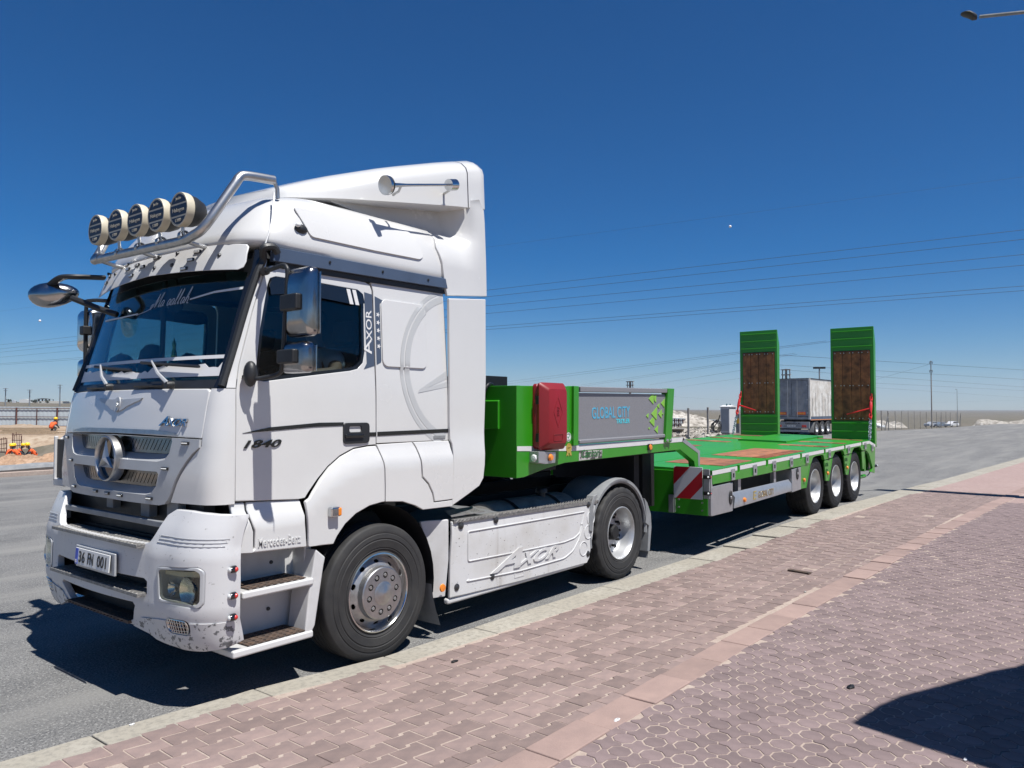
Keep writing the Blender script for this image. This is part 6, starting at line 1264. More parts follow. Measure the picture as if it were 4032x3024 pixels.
# ---- chain binders holding the ramps
def link(g, a, b, flipk, r):
    d = (b - a).normalized(); u = d.orthogonal().normalized() if not flipk else d.cross(d.orthogonal().normalized()); L = (b - a).length * .72; w = r * 2.6; P = []
    for i in range(12): t = 2 * math.pi * i / 12; P.append((a + b) / 2 + d * (L * math.cos(t)) + u * (w * math.sin(t)))
    g.tube(P, r, 6, closed=True)
for sg, lab in ((-1, 'red lever chain binder on the near right ramp'), (1, 'red lever chain binder on the far left ramp')):
    t0 = Vector((13.74, sg * 1.445, 2.25 if sg < 0 else 2.34)); t1 = Vector((13.35, sg * 1.49, dz(13.35, sg * 1.49) + .02)); d = t1 - t0
    cbn = thing('chain_binder', lab, 'chain', t1)
    g = G(); m0, m1 = t0 + d * .15, t0 + d * .42; g.tube([m0, m0 + (m1 - m0) * .2, m0 + (m1 - m0) * .5, m0 + (m1 - m0) * .8, m1], [.016, .03, .034, .03, .016], 8); g.mk('barrel', M['redpaint'], cbn)
    q = t0 + d * .33; G().tube([q, q + Vector((-.05, -sg * .22, -.06)), q + Vector((-.10, -sg * .46, -.13))], [.02, .016, .012], 8).mk('lever', M['redpaint'], cbn)
    g = G(); [link(g, t0 + d * (.02 + .06 * i), t0 + d * (.09 + .06 * i), i % 2, .010) for i in range(3)]; [link(g, t0 + d * (.40 + .06 * i), t0 + d * (.47 + .06 * i), i % 2, .011) for i in range(3)]; g.mk('red_hook', M['redpaint'], cbn)
    g = G(); n = 9
    for i in range(n): link(g, t0 + d * (.57 + .43 * i / n), t0 + d * (.57 + .43 * (i + 1) / n + .01), i % 2, .010)
    g.mk('chain', M['zinc'], cbn)
# ------------------------------------------------------------------ street lamp, canopy
M['galv'] = pm('galvanised steel', (.33, .34, .35), .5, .6, .2, 10, .05, 50)
M['conc'] = pm('weathered concrete', (.30, .28, .26), .85, 0, .3, 4, .3, 40)
M['wood'] = pm('grey timber', (.42, .31, .20), .8, 0, .35, 6, .3, 40, rnd=.2)
M['postred'] = pm('oxide red steel', (.10, .035, .03), .7, 0, .3, 10)
M['sheet'] = pm('pale corrugated sheet', (.46, .52, .55), .5, .0, .08, .6)
M['rock'] = ground_mat('pale spoil', [(.36, .33, .29), (.50, .475, .43), (.13, .115, .095)], [.5, 1.6], 1.0, 4)
M['clod'] = ground_mat('brown clods', [(.33, .215, .14), (.44, .31, .22), (.22, .14, .09)], [1.2, 5], 1.0, 7)
lamp = thing('street_lamp', 'grey street lamp whose arm reaches into the upper right sky', 'street lamp', (14.7, -5.75, .1))
bx, by = 14.7, -5.75
G().tube([(bx, by, .1), (bx, by, 5), (bx, by, 9.6)], [.27, .24, .19], 14).mk('pole', M['galv'], lamp)
hd_ = atd(*(3846, 67), 14.9); ed_ = atd(4032, 48, 14.4); ar = (ed_ - hd_).normalized()
G().tube([hd_ + ar * .05, ed_, Vector((bx, by, 9.55))], .035, 8).mk('arm', M['greyplast'], lamp)  # arm coloured darker than the pole: its silhouette from below is painted in
g = G(); tip = atd(3783, 55, 15.0); n_ = Vector((0, 0, 1)); dr_ = (tip - hd_).normalized(); sd_ = dr_.cross(n_).normalized(); P = []
for t, w, th, dzz in ((0, .05, .05, .0), (.25, .10, .075, .0), (.5, .13, .05, .02), (.8, .12, .02, .01), (1, .05, .012, 0)):
    c = hd_ + (tip - hd_) * t + n_ * dzz; P.append([c + sd_ * (w * math.cos(a)) + n_ * (th * math.sin(a)) for a in [2 * math.pi * i / 12 for i in range(12)]])
g.loft(P); g.mk('lamp_head', M['black'], lamp)  # head coloured black to paint in its unlit underside against the sky
S0, S1, S2 = (atz(u, v, PH) for u, v in ((3410, 2862), (4032, 2640), (3900, 3024))); RM = [atz(2900 + a * .7983, 1700 + b * .7983, PH) for a, b in ((760, 1372), (880, 1318), (1150, 1245), (1330, 1192), (1440, 1172))]; e1 = (S1 - S0).normalized(); e2 = (S2 - S0).normalized(); HC = 3.4
sh = Vector((TO_SUN.x / TO_SUN.z * HC, TO_SUN.y / TO_SUN.z * HC, HC)); c0 = S0 + sh
can = thing('shadow_canopy', 'unseen flat shelter roof on steel posts, shaped to cast the lower right shadow', 'shelter', (c0.x + 2.5, c0.y - 2.2, PH))  # unseen roof, added to cast the sharp shadow at lower right
q = [c0] + [p + sh for p in RM] + [c0 + e1 * 5.5, c0 + e1 * 5.5 + e2 * 4.2, c0 + e2 * 4.2]; G().prism([(p.x, p.y) for p in q], 'z', c0.z, c0.z + .2).mk('roof', M['galv'], can, bevel=.02)
for a, b in ((1.6, 1.2), (5.1, 1.2), (5.1, 3.8), (1.6, 3.8)): p = c0 + e1 * a + e2 * b; G().tube([(p.x, p.y, PH), (p.x, p.y, HC + PH)], .05, 10).mk('post', M['galv'], can)
# ------------------------------------------------------------------ parked semi trailer
M['sgrey'] = pm('grubby grey door', (.30, .31, .325), .55, .1, .25, 1.8, .05, 10, col2=(.20, .205, .21)); M['curtain'] = pm('dirty curtain', (.66, .64, .60), .7, 0, .15, 1.5, .1, 8, col2=(.42, .38, .33))
sx, sy, zg = 49.9, 11.08, .06
semi = thing('semi_trailer', 'grubby white curtain sided semi trailer parked beyond the green ramps', 'trailer', (sx, sy + 1.25, zg), local=True)
def sb(name, mat, x0, x1, y0, y1, z0, z1, bev=.01, par=None): return G().box(x0, x1, y0, y1, z0, z1).mk(name, mat, par or semi, bevel=bev)
sb('body', M['sgrey'], .06, 13.4, -1.24, 1.24, 1.25, 3.94, 0); sb('rear_frame', M['sgrey'], 0, .06, -1.25, 1.25, 1.15, 1.33); sb('rear_frame', M['sgrey'], 0, .08, -1.25, 1.25, 3.84, 3.98); sb('roof_edge', M['ink'], -.01, 13.4, -1.26, 1.26, 3.95, 3.99)
sb('corner_post', M['curtain'], -.01, .12, -1.27, -1.15, 1.15, 3.98); sb('corner_post', M['curtain'], -.01, .12, 1.15, 1.27, 1.15, 3.98)
for s_ in (-1, 1):
    dr2 = sb('rear_door', M['sgrey'], .01, .05, min(s_ * .012, s_ * 1.13), max(s_ * .012, s_ * 1.13), 1.36, 3.82, .02)
    for y in (.25, .12): 
        if True: G().tube([(-.02, s_ * (y if s_ > 0 else y + .15), 1.3), (-.02, s_ * (y if s_ > 0 else y + .15), 3.86)], .018, 8).mk('lock_bar', M['alu'], dr2) if y == .25 else None
    for z in (1.6, 2.5, 3.5): sb('hinge', M['alu'], -.02, .02, min(s_ * 1.02, s_ * 1.13), max(s_ * 1.02, s_ * 1.13), z - .03, z + .03, .004, dr2)
    rf = sb('reflector_board', M['redlens'], -.006, .012, min(s_ * .35, s_ * .95), max(s_ * .35, s_ * .95), 1.46, 1.66, .003, dr2); sb('reflector_field', M['orange'], -.010, -.005, min(s_ * .38, s_ * .92), max(s_ * .38, s_ * .92), 1.49, 1.63, 0, dr2)
bp_ = sb('rear_bumper', M['sgrey'], -.02, .08, -1.2, 1.2, .52, .98, .01)
def stx(txt, y, z, w, h, mat, par): q = G(); letters(q, txt, (-.026 if z > .7 else -.032, y, z), (0, -1, 0), (0, 0, 1), depth=.004, fit=(w, h), bold=.02); q.mk('lettering', mat, par)
stx('DESOTO', .42, .82, .78, .10, M['ink'], bp_); G().prism([(-.62, .82), (-.50, .93), (-.40, .82), (-.50, .86)], 'x', -.028, -.02).mk('maker_mark', M['ink'], bp_)
npl = sb('number_plate', M['plate'], -.03, -.02, -.26, .30, .64, .75, .002, bp_); stx('27 ABD 288', .26, .665, .48, .065, M['ink'], bp_)
for s_ in (-1, 1): sb('tail_light', M['redlens'], -.04, -.01, min(s_ * .70, s_ * 1.0), max(s_ * .70, s_ * 1.0), .60, .76, .006, bp_)
sb('underrun_bar', M['galv'], .0, .06, -1.15, 1.15, .28, .44, .01)
g = G(); n = 60; rows_ = []
for z in (1.35, 1.5, 1.8, 2.4, 3.0, 3.5, 3.85): rows_.append([(.13 + 13.2 * i / n, -1.262 - .012 * math.sin(i * 1.7) * math.sin((z - 1.35) * 1.2) - .006 * math.sin(i * .6 + z), z) for i in range(n + 1)])
g.loft(rows_, caps=False, closed=False); cu = g.mk('side_curtain', M['curtain'], semi)
for i in range(18): G().tube([(.5 + .72 * i, -1.275, 1.34), (.5 + .72 * i, -1.275, 2.6 + .4 * (i % 2))], .012, 6).mk('curtain_strap', M['greyplast'], cu)
sb('side_rail', M['bluetrim'], .1, 13.4, -1.27, -1.2, 1.08, 1.33, .01); sb('yellow_stripe', M['orange'], .12, 13.4, -1.275, -1.271, 1.10, 1.15, 0); sb('chassis', M['dark'], .2, 12, -.6, .6, .75, 1.2, 0)
for x in (1.55, 2.87, 4.19):
    for s_ in (-1, 1):
        c = Vector((x, s_ * 1.22, .53)); ty = tyre(G(), c, .53, .29, .36, s_, 0, 40, False).mk('tyre', M['rubber'], semi); G().lathe([(.29, 0), (.28, -.01), (.26, .05), (.24, .12), (.12, .13), (.10, .02), (.001, .02)], c, 'y', 24, sgn=-s_).mk('rim', M['rimwhite'], ty)
g = G(); g.loft([[(x, y, z) for x, z in ((1.0, .95), (.88, .75), (.84, .25))] for y in (-1.25, -.85)], caps=False, closed=False); g.mk('mud_flap', M['greyplast'], semi)
# ------------------------------------------------------------------ electric cabinet, cable, posts, rubble
p = base_at(2868, 1709); cabn = thing('electric_cabinet', 'tall white electric cabinet with a pitched lid and two lifting eyes', 'cabinet', p, R(-6), local=True); hh = 2.02; w = .50
G().box(-w, w, -w * .75, w * .75, .0, .14).mk('plinth', M['conc'], cabn); G().box(-w * .97, w * .97, -w * .72, w * .72, .14, hh).mk('body', pm('light grey enamel', (.60, .61, .62), .45, 0, .08, 2), cabn, bevel=.01)
G().box(-w * .99, -w * .965, -w * .62, w * .62, .25, hh - .12).mk('door', pm('cabinet door', (.36, .37, .385), .5, 0, .1, 3), cabn, bevel=.006)
G().prism([(-w * 1.08, hh), (w * 1.08, hh), (w * 1.08, hh + .05), (0, hh + .16), (-w * 1.08, hh + .05)], 'y', -w * .85, w * .85).mk('lid', M['lettering'], cabn, bevel=.008)
for x in (-.2, .3): G().lathe([(.03, -.02), (.07, -.02), (.07, .02), (.03, .02)], (x, 0, hh + .19), 'y', 12).mk('lifting_eye', pm('teal eye', (.01, .09, .11), .5), cabn)
for (u, v, hpx, lab) in ((2711, 1722, 124, 'grey concrete fence post nearest the trailer panel'), (2788, 1716, 114, 'grey concrete fence post just left of the electric cabinet')):
    p = base_at(u, v); d = (p - CAM).dot(FW); h_ = hpx / F * d; tag(G().box(p.x - .06, p.x + .06, p.y - .06, p.y + .06, p.z - .1, p.z + h_).mk('fence_post', M['conc'], bevel=.01), lab, 'post', 'concrete posts by the cabinet')
p = base_at(2815, 1712); g = G()
for k in range(4): g.tube([p + Vector((.1 * k, 0, .62)) + Vector((.05 * k, .30 * math.cos(t), .30 * math.sin(t) * (1 + .2 * k))) for t in [2 * math.pi * i / 20 for i in range(20)]], .028, 6, closed=True)
g.tube(smoothpath([p, p + Vector((0, .1, .5)), p + Vector((.1, -.2, 1.0)), p + Vector((.1, -.35, 1.45))], 5), .04, 6); tag(g.mk('cable_coil', M['black']), 'coil of thick black cable leaning beside the electric cabinet', 'cable')
p = base_at(2903, 1703); db = thing('switch_box', 'dark grey box with a yellow label half hidden behind the far left ramp', 'box', p); G().box(p.x - .3, p.x + .3, p.y - .3, p.y + .3, p.z, p.z + 1.5).mk('body', M['greyplast'], db, bevel=.01); G().box(p.x - .32, p.x - .30, p.y - .28, p.y - .06, p.z + .75, p.z + 1.15).mk('yellow_label', pm('yellow label', (.75, .42, .02), .5), db)
random.seed(11)
def rubble(name, label, u0, u1, v0, v1, n, smin, smax, mats, kind=True):
    g = G()
    for i in range(n):
        p = base_at(random.uniform(u0, u1), random.uniform(v0, v1)); s_ = random.uniform(smin, smax); q = G().ball((0, 0, 0), s_, s_ * random.uniform(.5, 1), s_ * random.uniform(.3, .7), 6, 4)
        q.v = [v + Vector((random.gauss(0, s_ * .15), random.gauss(0, s_ * .15), random.gauss(0, s_ * .12))) for v in q.v]; q.move(Matrix.Translation(p + Vector((0, 0, s_ * .2))) @ Matrix.Rotation(random.uniform(0, 6), 4, 'Z')); g.add(q.v, q.f, False)
    return tag(g.mk(name, mats, ang=20), label, 'rubble', kind='stuff')
rubble('rubble', 'pale broken stones strewn below the fence by the cabinet', 2640, 2830, 1692, 1724, 240, .08, .38, M['rock'])
p = base_at(2655, 1712); tag(G().obox(p + Vector((0, 0, .3)), Vector((.5, .4, -.2)), Vector((-.3, .5, 0)), Vector((.02, .0, .04))).mk('broken_slab', M['conc']), 'tilted broken slab lying at the edge of the rubble', 'slab')
# ------------------------------------------------------------------ sheet metal fences
def sheet_fence(name, label, a, b, h, nb, rail_mat, post_mat, par_step=.25):
    a, b = Vector(a), Vector(b); d = b - a; L = d.length; ux = d.normalized(); uy = Vector((-ux.y, ux.x, 0)).normalized()
    if uy.dot(a - CAM) < 0: uy = -uy
    f = thing(name, label, 'fence', a); n = int(L / nb)
    for i in range(n):                                                # one corrugated sheet per bay
        s0 = a + d * (i / n); s1 = a + d * ((i + 1) / n); g = G(); rows = []; m = max(8, int((s1 - s0).length / par_step) * 4)
        for z in (0, h): rows.append([s0 + (s1 - s0) * (k / m) + uy * (.010 * math.sin(k * math.pi / 2)) + Vector((0, 0, z + .02)) for k in range(m + 1)])
        g.loft(rows, caps=False, closed=False, smooth=False); g.mk('sheet', M['sheet'], f, ang=20)
        c = s0 - uy * .08; G().box(c.x - .06, c.x + .06, c.y - .06, c.y + .06, c.z, c.z + h * .97).mk('post', post_mat, f); G().tube([c + Vector((0, 0, h * .6)), c - uy * .5 + ux * .25], .03, 5).mk('brace', post_mat, f)
        c = (s0 + s1) / 2 - uy * .08; G().box(c.x - .03, c.x + .03, c.y - .03, c.y + .03, c.z, c.z + h * .93).mk('post', post_mat, f)
    for k in (.93, .5, .03): G().tube([a - uy * .08 + Vector((0, 0, h * k)), b - uy * .08 + Vector((0, 0, h * k))], .035 if k > .1 else .05, 5).mk('rail', rail_mat, f)
    return f
a, b = base_at(-260, 1678), base_at(700, 1681); sheet_fence('sheet_fence', 'pale corrugated sheet fence with oxide red posts behind the building site', a, b, 1.95, 3.3, M['postred'], M['postred'], .35)
a, b = base_at(2560, 1686), base_at(3160, 1685); sheet_fence('sheet_fence', 'pale corrugated sheet fence behind the electric cabinet', a, b, 1.12, 1.75, M['greyplast'], M['postred'], .2)
# ------------------------------------------------------------------ mounds
def mound(name, label, u0, u1, vb, hpx, depth, mat, seed, nx=46, ny=14, rough=.55, cat='mound', ends=(.12, .12), hp=None):
    random.seed(seed); a, b = base_at(u0, vb), base_at(u1, vb); d = (a - CAM).dot(FW); H = hpx / F * ((a + b) / 2 - CAM).dot(FW); ux = b - a; uy = Vector((-ux.y, ux.x, 0)).normalized()
    if uy.dot(a - CAM) < 0: uy = -uy
    ph = [random.uniform(0, 6) for _ in range(12)]; rows = []
    for j in range(ny + 1):
        t = j / ny; prof = math.sin(math.pi * min(1, t * 1.05)) ** .75 if t < .95 else 0; row = []
        for i in range(nx + 1):
            s = i / nx; e = sstep(0, ends[0], s) * sstep(1, 1 - ends[1], s); k = .75 + .25 * math.sin(s * 9 + ph[0]) * math.sin(s * 4.3 + ph[1]) if hp is None else lerp(hp, s)
            nz = sum(math.sin(s * (17 + 13 * m) + ph[m] + t * (5 + 3 * m)) / (1 + .55 * m) for m in range(6)) * .16
            h = H * prof * e * (k + rough * nz) + random.uniform(-1, 1) * H * .075 * prof; p = a + ux * s + uy * (depth * (t - .1)) + Vector((0, 0, max(-.05, h) - .04)); row.append(p)
        rows.append(row)
    return tag(G().loft(rows, caps=False, closed=False).mk(name, mat, ang=30), label, cat)
mound('spoil_heap', 'long chalky white spoil heap behind the fence left of the cabinet', 2350, 2835, 1678, 62, 14, M['rock'], 4, 70, hp=[(0, 1), (.8, 1.0), (.86, .85), (1, .5)], ends=(.05, .02))
mound('spoil_heap', 'white spoil heap showing just right of the near ramp', 3380, 3580, 1684, 34, 8, M['rock'], 5, 40); mound('earth_mound', 'pale earth mound at the right edge behind the road', 3815, 4400, 1680, 33, 9, M['rock'], 6, 60, ends=(.06, .05))
mound('dirt_heap', 'heap of loose brown soil in front of the crouching workers', -150, 330, 1846, 62, 3.0, M['clod'], 8, 110, 26, .5, ends=(.1, .25), hp=[(0, .7), (.42, .85), (.58, 1.0), (.72, .78), (.85, .75), (1, .7)])
mound('earth_bank', 'low sandy bank below the sheet fence on the building site', -400, 520, 1738, 44, 22, M['dirt'], 9, 60, 12, .15, hp=[(0, 1), (.5, 1), (.7, .8), (1, .7)])
g = G(); g.loft([[(x, max(y, lerp(FAR, x) + .25), terr(x, max(y, lerp(FAR, x) + .25)) + .05) for y in [19 + k * .5 for k in range(80)] + [60, 70, 80, 95]] for x in [-60, -30, -15] + [-8 + k * 1.0 for k in range(40)]], caps=False, closed=False); tag(g.mk('site_ground', M['dirt'], recalc=False), kind='structure')
# ------------------------------------------------------------------ building site
for i in range(16):
    a = Vector((-14 + i * 1.5, 19.1, .0)); tag(G().box(a.x, a.x + 1.47, a.y - .11, a.y + .11, -.05, .13 + .015 * (i % 3)).mk('site_kerb_stone', pm('dull red kerb', (.30, .15, .12), .85, 0, .3, 4) if i % 3 else M['sand'], bevel=.015), 'dull kerb stone in the row edging the far side of the road', 'kerb stone', 'kerb stones along the far road edge')
for k, (y, lab) in enumerate(((20.2, 'black corrugated pipe lying nearest the far kerb'), (20.75, 'black corrugated pipe lying behind its twin, against the dirt heap'))):
    P = [Vector((-16 + i * .5, y + .06 * math.sin(i * .7 + k), .13 + .02 * math.sin(i * .9))) for i in range(60)]; tag(G().tube(P, [.10 + .012 * (i % 2) for i in range(60)], 8).mk('drain_pipe', M['greyplast']), lab, 'pipe')
def rebar(label, u, v, hpx, wpx, n):
    p = base_at(u, v); d = (p - CAM).dot(FW); h_, w_ = hpx / F * d, wpx / F * d; t = thing('rebar_cage', label, 'rebar', p)
    for i in range(n): x = -w_ / 2 + w_ * i / (n - 1); q = p + RT * x; G().tube([q, q + Vector((0, 0, h_ * random.uniform(.85, 1.05)))], .035 if i in (0, n - 1) else .02, 5).mk('bar', M['postred'], t)
    for i in range(4): z = h_ * (.15 + .25 * i); G().tube([p - RT * (w_ * .6) + Vector((0, 0, z)), p + RT * (w_ * .55) + Vector((0, 0, z + random.uniform(-.1, .1)))], .025, 5).mk('tie', M['postred'], t)
rebar('rusty rebar cage standing behind the two workers on the left', 66, 1785, 80, 34, 6); rebar('rusty rebar cage cut by the left edge of the picture', 8, 1800, 76, 34, 6)
random.seed(21)
for i in range(12):
    u = random.uniform(60, 190); p = atd(u, 1720, 54.5 + i * .55); p.z = terr(p.x, p.y) + .05; L = random.uniform(3, 6.5); a = random.gauss(0, .12); dv = (RT * math.cos(a) + FW * math.sin(a)); dv.z = 0
    tag(G().obox(p + Vector((0, 0, .12 + .02 * i % .3)), dv.normalized() * L / 2, Vector((-dv.y, dv.x, 0)).normalized() * .09, Vector((0, 0, .03))).mk('timber_plank', M['wood']), 'rough timber plank lying flat on the building site', 'plank', 'planks strewn on the building site')
M['vest'] = pm('orange vest', (.85, .13, .03), .8, 0, .1, 8); M['helmet'] = pm('yellow helmet', (.85, .58, .02), .35, 0, coat=.3); M['workdark'] = pm('dark work clothes', (.045, .05, .06), .9, 0, .3, 10)
def worker(label, u, dep, yaw, pose, s=1.0):
    p = atd(u, 1700, dep); p.z = terr(p.x, p.y) + .05; t = thing('person', label, 'person', p, yaw, local=True); m = lambda a: Vector(a) * s
    if pose == 'crouch':
        J = {'pelvis': ((0, 0, .38), .13), 'waist': ((.08, 0, .52), .13), 'chest': ((.22, 0, .72), .15), 'neck': ((.34, 0, .88), .06), 'head': ((.40, 0, .98), .09), 'crown': ((.42, 0, 1.06), .09), 'sl': ((.24, .18, .76), .07), 'el': ((.42, .22, .52), .05), 'hl': ((.62, .15, .40), .04), 'sr': ((.24, -.18, .76), .07), 'er': ((.42, -.22, .52), .05), 'hr': ((.62, -.12, .38), .04), 'kl': ((.36, .16, .50), .08), 'fl': ((.16, .15, .06), .06), 'tl': ((.34, .15, .04), .045), 'kr': ((.36, -.16, .46), .08), 'fr': ((.12, -.15, .06), .06), 'tr': ((.30, -.15, .04), .045)}
    else:                                                              # bending forward from the hips, or kneeling upright
        f = 1.0 if pose == 'bend' else .25
        J = {'pelvis': ((0, 0, .78 - .30 * (1 - f)), .14), 'waist': ((.10 * f, 0, .88 - .26 * (1 - f)), .13), 'chest': ((.10 + .28 * f, 0, .98 + .0), .15), 'neck': ((.14 + .38 * f, 0, 1.04 + .14 * (1 - f)), .06), 'head': ((.16 + .46 * f, 0, 1.07 + .20 * (1 - f)), .09), 'crown': ((.17 + .52 * f, 0, 1.11 + .24 * (1 - f)), .09), 'sl': ((.10 + .28 * f, .18, 1.0), .07), 'el': ((.30 + .25 * f, .22, .74), .05), 'hl': ((.42 + .3 * f, .15, .52), .04), 'sr': ((.10 + .28 * f, -.18, 1.0), .07), 'er': ((.30 + .25 * f, -.22, .74), .05), 'hr': ((.42 + .3 * f, -.12, .5), .04), 'kl': ((.16, .13, .44 - .2 * (1 - f)), .08), 'fl': ((-.02 - .3 * (1 - f), .13, .06), .06), 'tl': ((.16 - .3 * (1 - f), .13, .04), .045), 'kr': ((.18, -.13, .44 - .2 * (1 - f)), .08), 'fr': ((0 - .3 * (1 - f), -.13, .06), .06), 'tr': ((.18 - .3 * (1 - f), -.13, .04), .045)}
    Eg = [('pelvis', 'waist'), ('waist', 'chest'), ('chest', 'neck'), ('neck', 'head'), ('head', 'crown'), ('chest', 'sl'), ('sl', 'el'), ('el', 'hl'), ('chest', 'sr'), ('sr', 'er'), ('er', 'hr'), ('pelvis', 'kl'), ('kl', 'fl'), ('fl', 'tl'), ('pelvis', 'kr'), ('kr', 'fr'), ('fr', 'tr')]
    J = {k: (m(a), r * s) for k, (a, r) in J.items()}; skin_body('body', J, Eg, M['workdark'], t, 1)
    V = {k: (J[k][0], J[k][1] + .035 * s) for k in ('pelvis', 'waist', 'chest', 'sl', 'sr')}; V['al'] = (J['sl'][0] * .45 + J['el'][0] * .55, .075 * s); V['ar'] = (J['sr'][0] * .45 + J['er'][0] * .55, .075 * s); skin_body('vest', V, [('pelvis', 'waist'), ('waist', 'chest'), ('chest', 'sl'), ('chest', 'sr'), ('sl', 'al'), ('sr', 'ar')], M['vest'], t, 1)
    c = J['crown'][0] + Vector((0, 0, .03)); G().ball(c, .13 * s, .12 * s, .10 * s, 12, 8).lathe([(.12 * s, -.03), (.165 * s, -.04), (.12 * s, -.045)], c, 'z', 12).mk('helmet', M['helmet'], t); G().ball(J['head'][0] + Vector((.035, 0, -.01)), .085 * s, .08 * s, .10 * s, 10, 8).mk('face', M['skin'], t)
worker('worker in an orange vest and yellow helmet crouching at the left end of the group', 30, 45, R(20), 'crouch'); worker('worker in an orange vest half hidden between the two front workers', 62, 46.5, R(-30), 'crouch', .95)
worker('worker in blue grey sleeves and orange vest crouching in the middle of the group', 80, 45, R(150), 'crouch', 1.0); worker('worker in an orange vest bending over at the right end of the group', 144, 45, R(170), 'crouch', 1.05); worker('worker in an orange vest kneeling farther back beside the timber', 198, 57, R(20), 'crouch', 1.05)

for u0, v0, u1, v1, lab in ((3106, 2248, 3190, 2262, 'small dark iron strip set in the paving in front of the trailer wheels'), (3366, 2163, 3452, 2176, 'second small iron strip set in the paving farther right')):
    a, b = atz(u0, v0, PH + gz(4)), atz(u1, v1, PH + gz(4)); d = (b - a); n_ = Vector((-d.y, d.x, 0)).normalized(); tag(G().obox((a + b) / 2 + Vector((0, 0, .008)), d / 2, n_ * .035, Vector((0, 0, .014))).mk('iron_strip', M['rusty'], bevel=.004), lab, 'strip')
random.seed(31)
for u, v, lab, sz, m in ((1790, 2605, 'dark leaf lying on the zigzag paving below the tractor', .035, 'ink'), (2430, 2835, 'white stone chip lying on an octagon paver', .03, 'lettering'), (3170, 2330, 'pale pebble near the red edging stones', .025, 'conc'), (3350, 2705, 'dark twig on the octagon paving', .05, 'ink'), (3800, 2990, 'small white scrap in the shadow at lower right', .02, 'lettering'), (520, 2852, 'white cigarette end by the kerb joint', .02, 'lettering')):
    p = atz(u, v, PH + .004); q = G().ball(p, sz, sz * .45, sz * .3, 8, 5); q.v = [w + Vector((random.gauss(0, sz * .08), random.gauss(0, sz * .08), 0)) for w in q.v]; tag(q.mk({'ink': 'leaf', 'lettering': 'stone_chip', 'conc': 'pebble'}[m], M[m]), lab, 'debris')
# ------------------------------------------------------------------ poles and wires
M['wire'] = pm('power wire', (.06, .065, .075), .5, .3); M['ins'] = pm('insulator', (.10, .06, .05), .3)
def pole(label, u, v, hpx, r0, r1, arms, mat=M['conc'], name='power_pole', d=None):
    p = base_at(u, v) if d is None else atd(u, v, d)
    if d: p.z = terr(p.x, p.y)
    dd = (p - CAM).dot(FW); top = atd(u, v - hpx, dd).z if d is None else atd(u, hpx, dd).z; t = thing(name, label, 'pole', p); H = top - p.z
    G().tube([p, p + Vector((0, 0, H))], [r0, r1], 10).mk('shaft', mat, t)
    for k, w in arms:
        c = p + Vector((0, 0, H * k)); G().box(c.x - w * .35, c.x + w * .35, c.y - w, c.y + w, c.z - .06, c.z + .06).mk('cross_arm', mat, t)
        for s_ in (-1, 1): G().tube([c + Vector((s_ * w * .3, s_ * w * .9, 0)), c + Vector((s_ * w * .3, s_ * w * 1.0, -.55))], .06, 6).mk('insulator', M['ins'], t)
    return t
pole('tall concrete power pole standing behind the post fence on the right', 3670, 1690, 270, .17, .11, [(.985, .35), (.86, .35)])
pole('power pole whose tip rises just above the parked semi trailer', 3095, 1450, 1452, .2, .12, [(.985, .5), (.90, .5)], d=90); pole('power pole whose tip shows above the grey side panel', 2481, 1500, 1500, .2, .15, [(.985, .55), (.90, .55)], d=110)
for u, v, h, lab in ((237, 1600, 86, 'tall power pole left of the cab windscreen base'), (118, 1596, 62, 'slim lattice power pole in the middle of the left horizon'), (23, 1594, 66, 'power pole near the left edge of the picture')): pole(lab, u, 1500, v - h, .28, .16, [(.97, 1.6), (.85, 1.2)], M['galv'], d=330)
p = base_at(3771, 1690); lp = thing('street_lamp', 'single arm street lamp behind the post fence on the right', 'street lamp', p); d = (p - CAM).dot(FW); H = 158 / F * d
G().tube([p, p + Vector((0, 0, H))], [.07, .045], 8).mk('shaft', M['galv'], lp); G().tube([p + Vector((0, 0, H)), p + Vector((0, 0, H)) - RT * .25], .035, 6).mk('arm', M['galv'], lp); q = p + Vector((0, 0, H)) - RT * .28; G().ball(q, .10, .18, .05, 10, 6).mk('lamp_head', M['black'], lp)
p = atd(3228, 1600, 70); p.z = terr(p.x, p.y); fl = thing('floodlight_pole', 'twin headed floodlight pole rising behind the parked semi trailer', 'floodlight', p); H = atd(3228, 1448, 70).z - p.z; G().tube([p, p + Vector((0, 0, H))], .06, 8).mk('shaft', M['galv'], fl)
for s_ in (-1, 1): c = p + Vector((0, 0, H)) + RT * (.14 * s_ * 2); G().obox(c, RT * .24, Vector((FW.x, FW.y, 0)) * .12, Vector((0, 0, .09))).mk('flood_head', M['black'], fl)
# high voltage lines: each wire keeps its height, so its two ends fix its course
def wire(u0, v0, u1, v1, h, r, label, group, sag=.0, ext=.4, n=24):
    def end(u, v): dd = (h - CAM.z) / ray(u, v).z; return CAM + ray(u, v) * dd
    a, b = end(u0, v0), end(u1, v1); d = b - a; a, b = a - d * ext * .2, b + d * ext
    o = G().tube([a + (b - a) * (i / n) + Vector((0, 0, -sag * 4 * (i / n) * (1 - i / n))) for i in range(n + 1)], r, 4).mk('power_line', M['wire']); return tag(o, label, 'power line', group)
for (v0, v1, h, lab) in ((1358, 905, 36, 'highest of the four single wires slanting up to the right'), (1374, 942, 34, 'second highest of the four single wires slanting up to the right'), (1387, 1002, 32, 'third highest of the four single wires slanting up to the right'), (1407, 1044, 32, 'lowest of the four single wires slanting up to the right')): wire(0, v0, 4032, v1, h, .045, lab, 'upper set of four power lines')
for v0, v1, lab in ((1432, 1126, 'upper wire of the close pair below the four single wires'), (1437, 1144, 'lower wire of the close pair below the four single wires')): wire(0, v0, 4032, v1, 30, .05, lab, 'close pair of power lines')
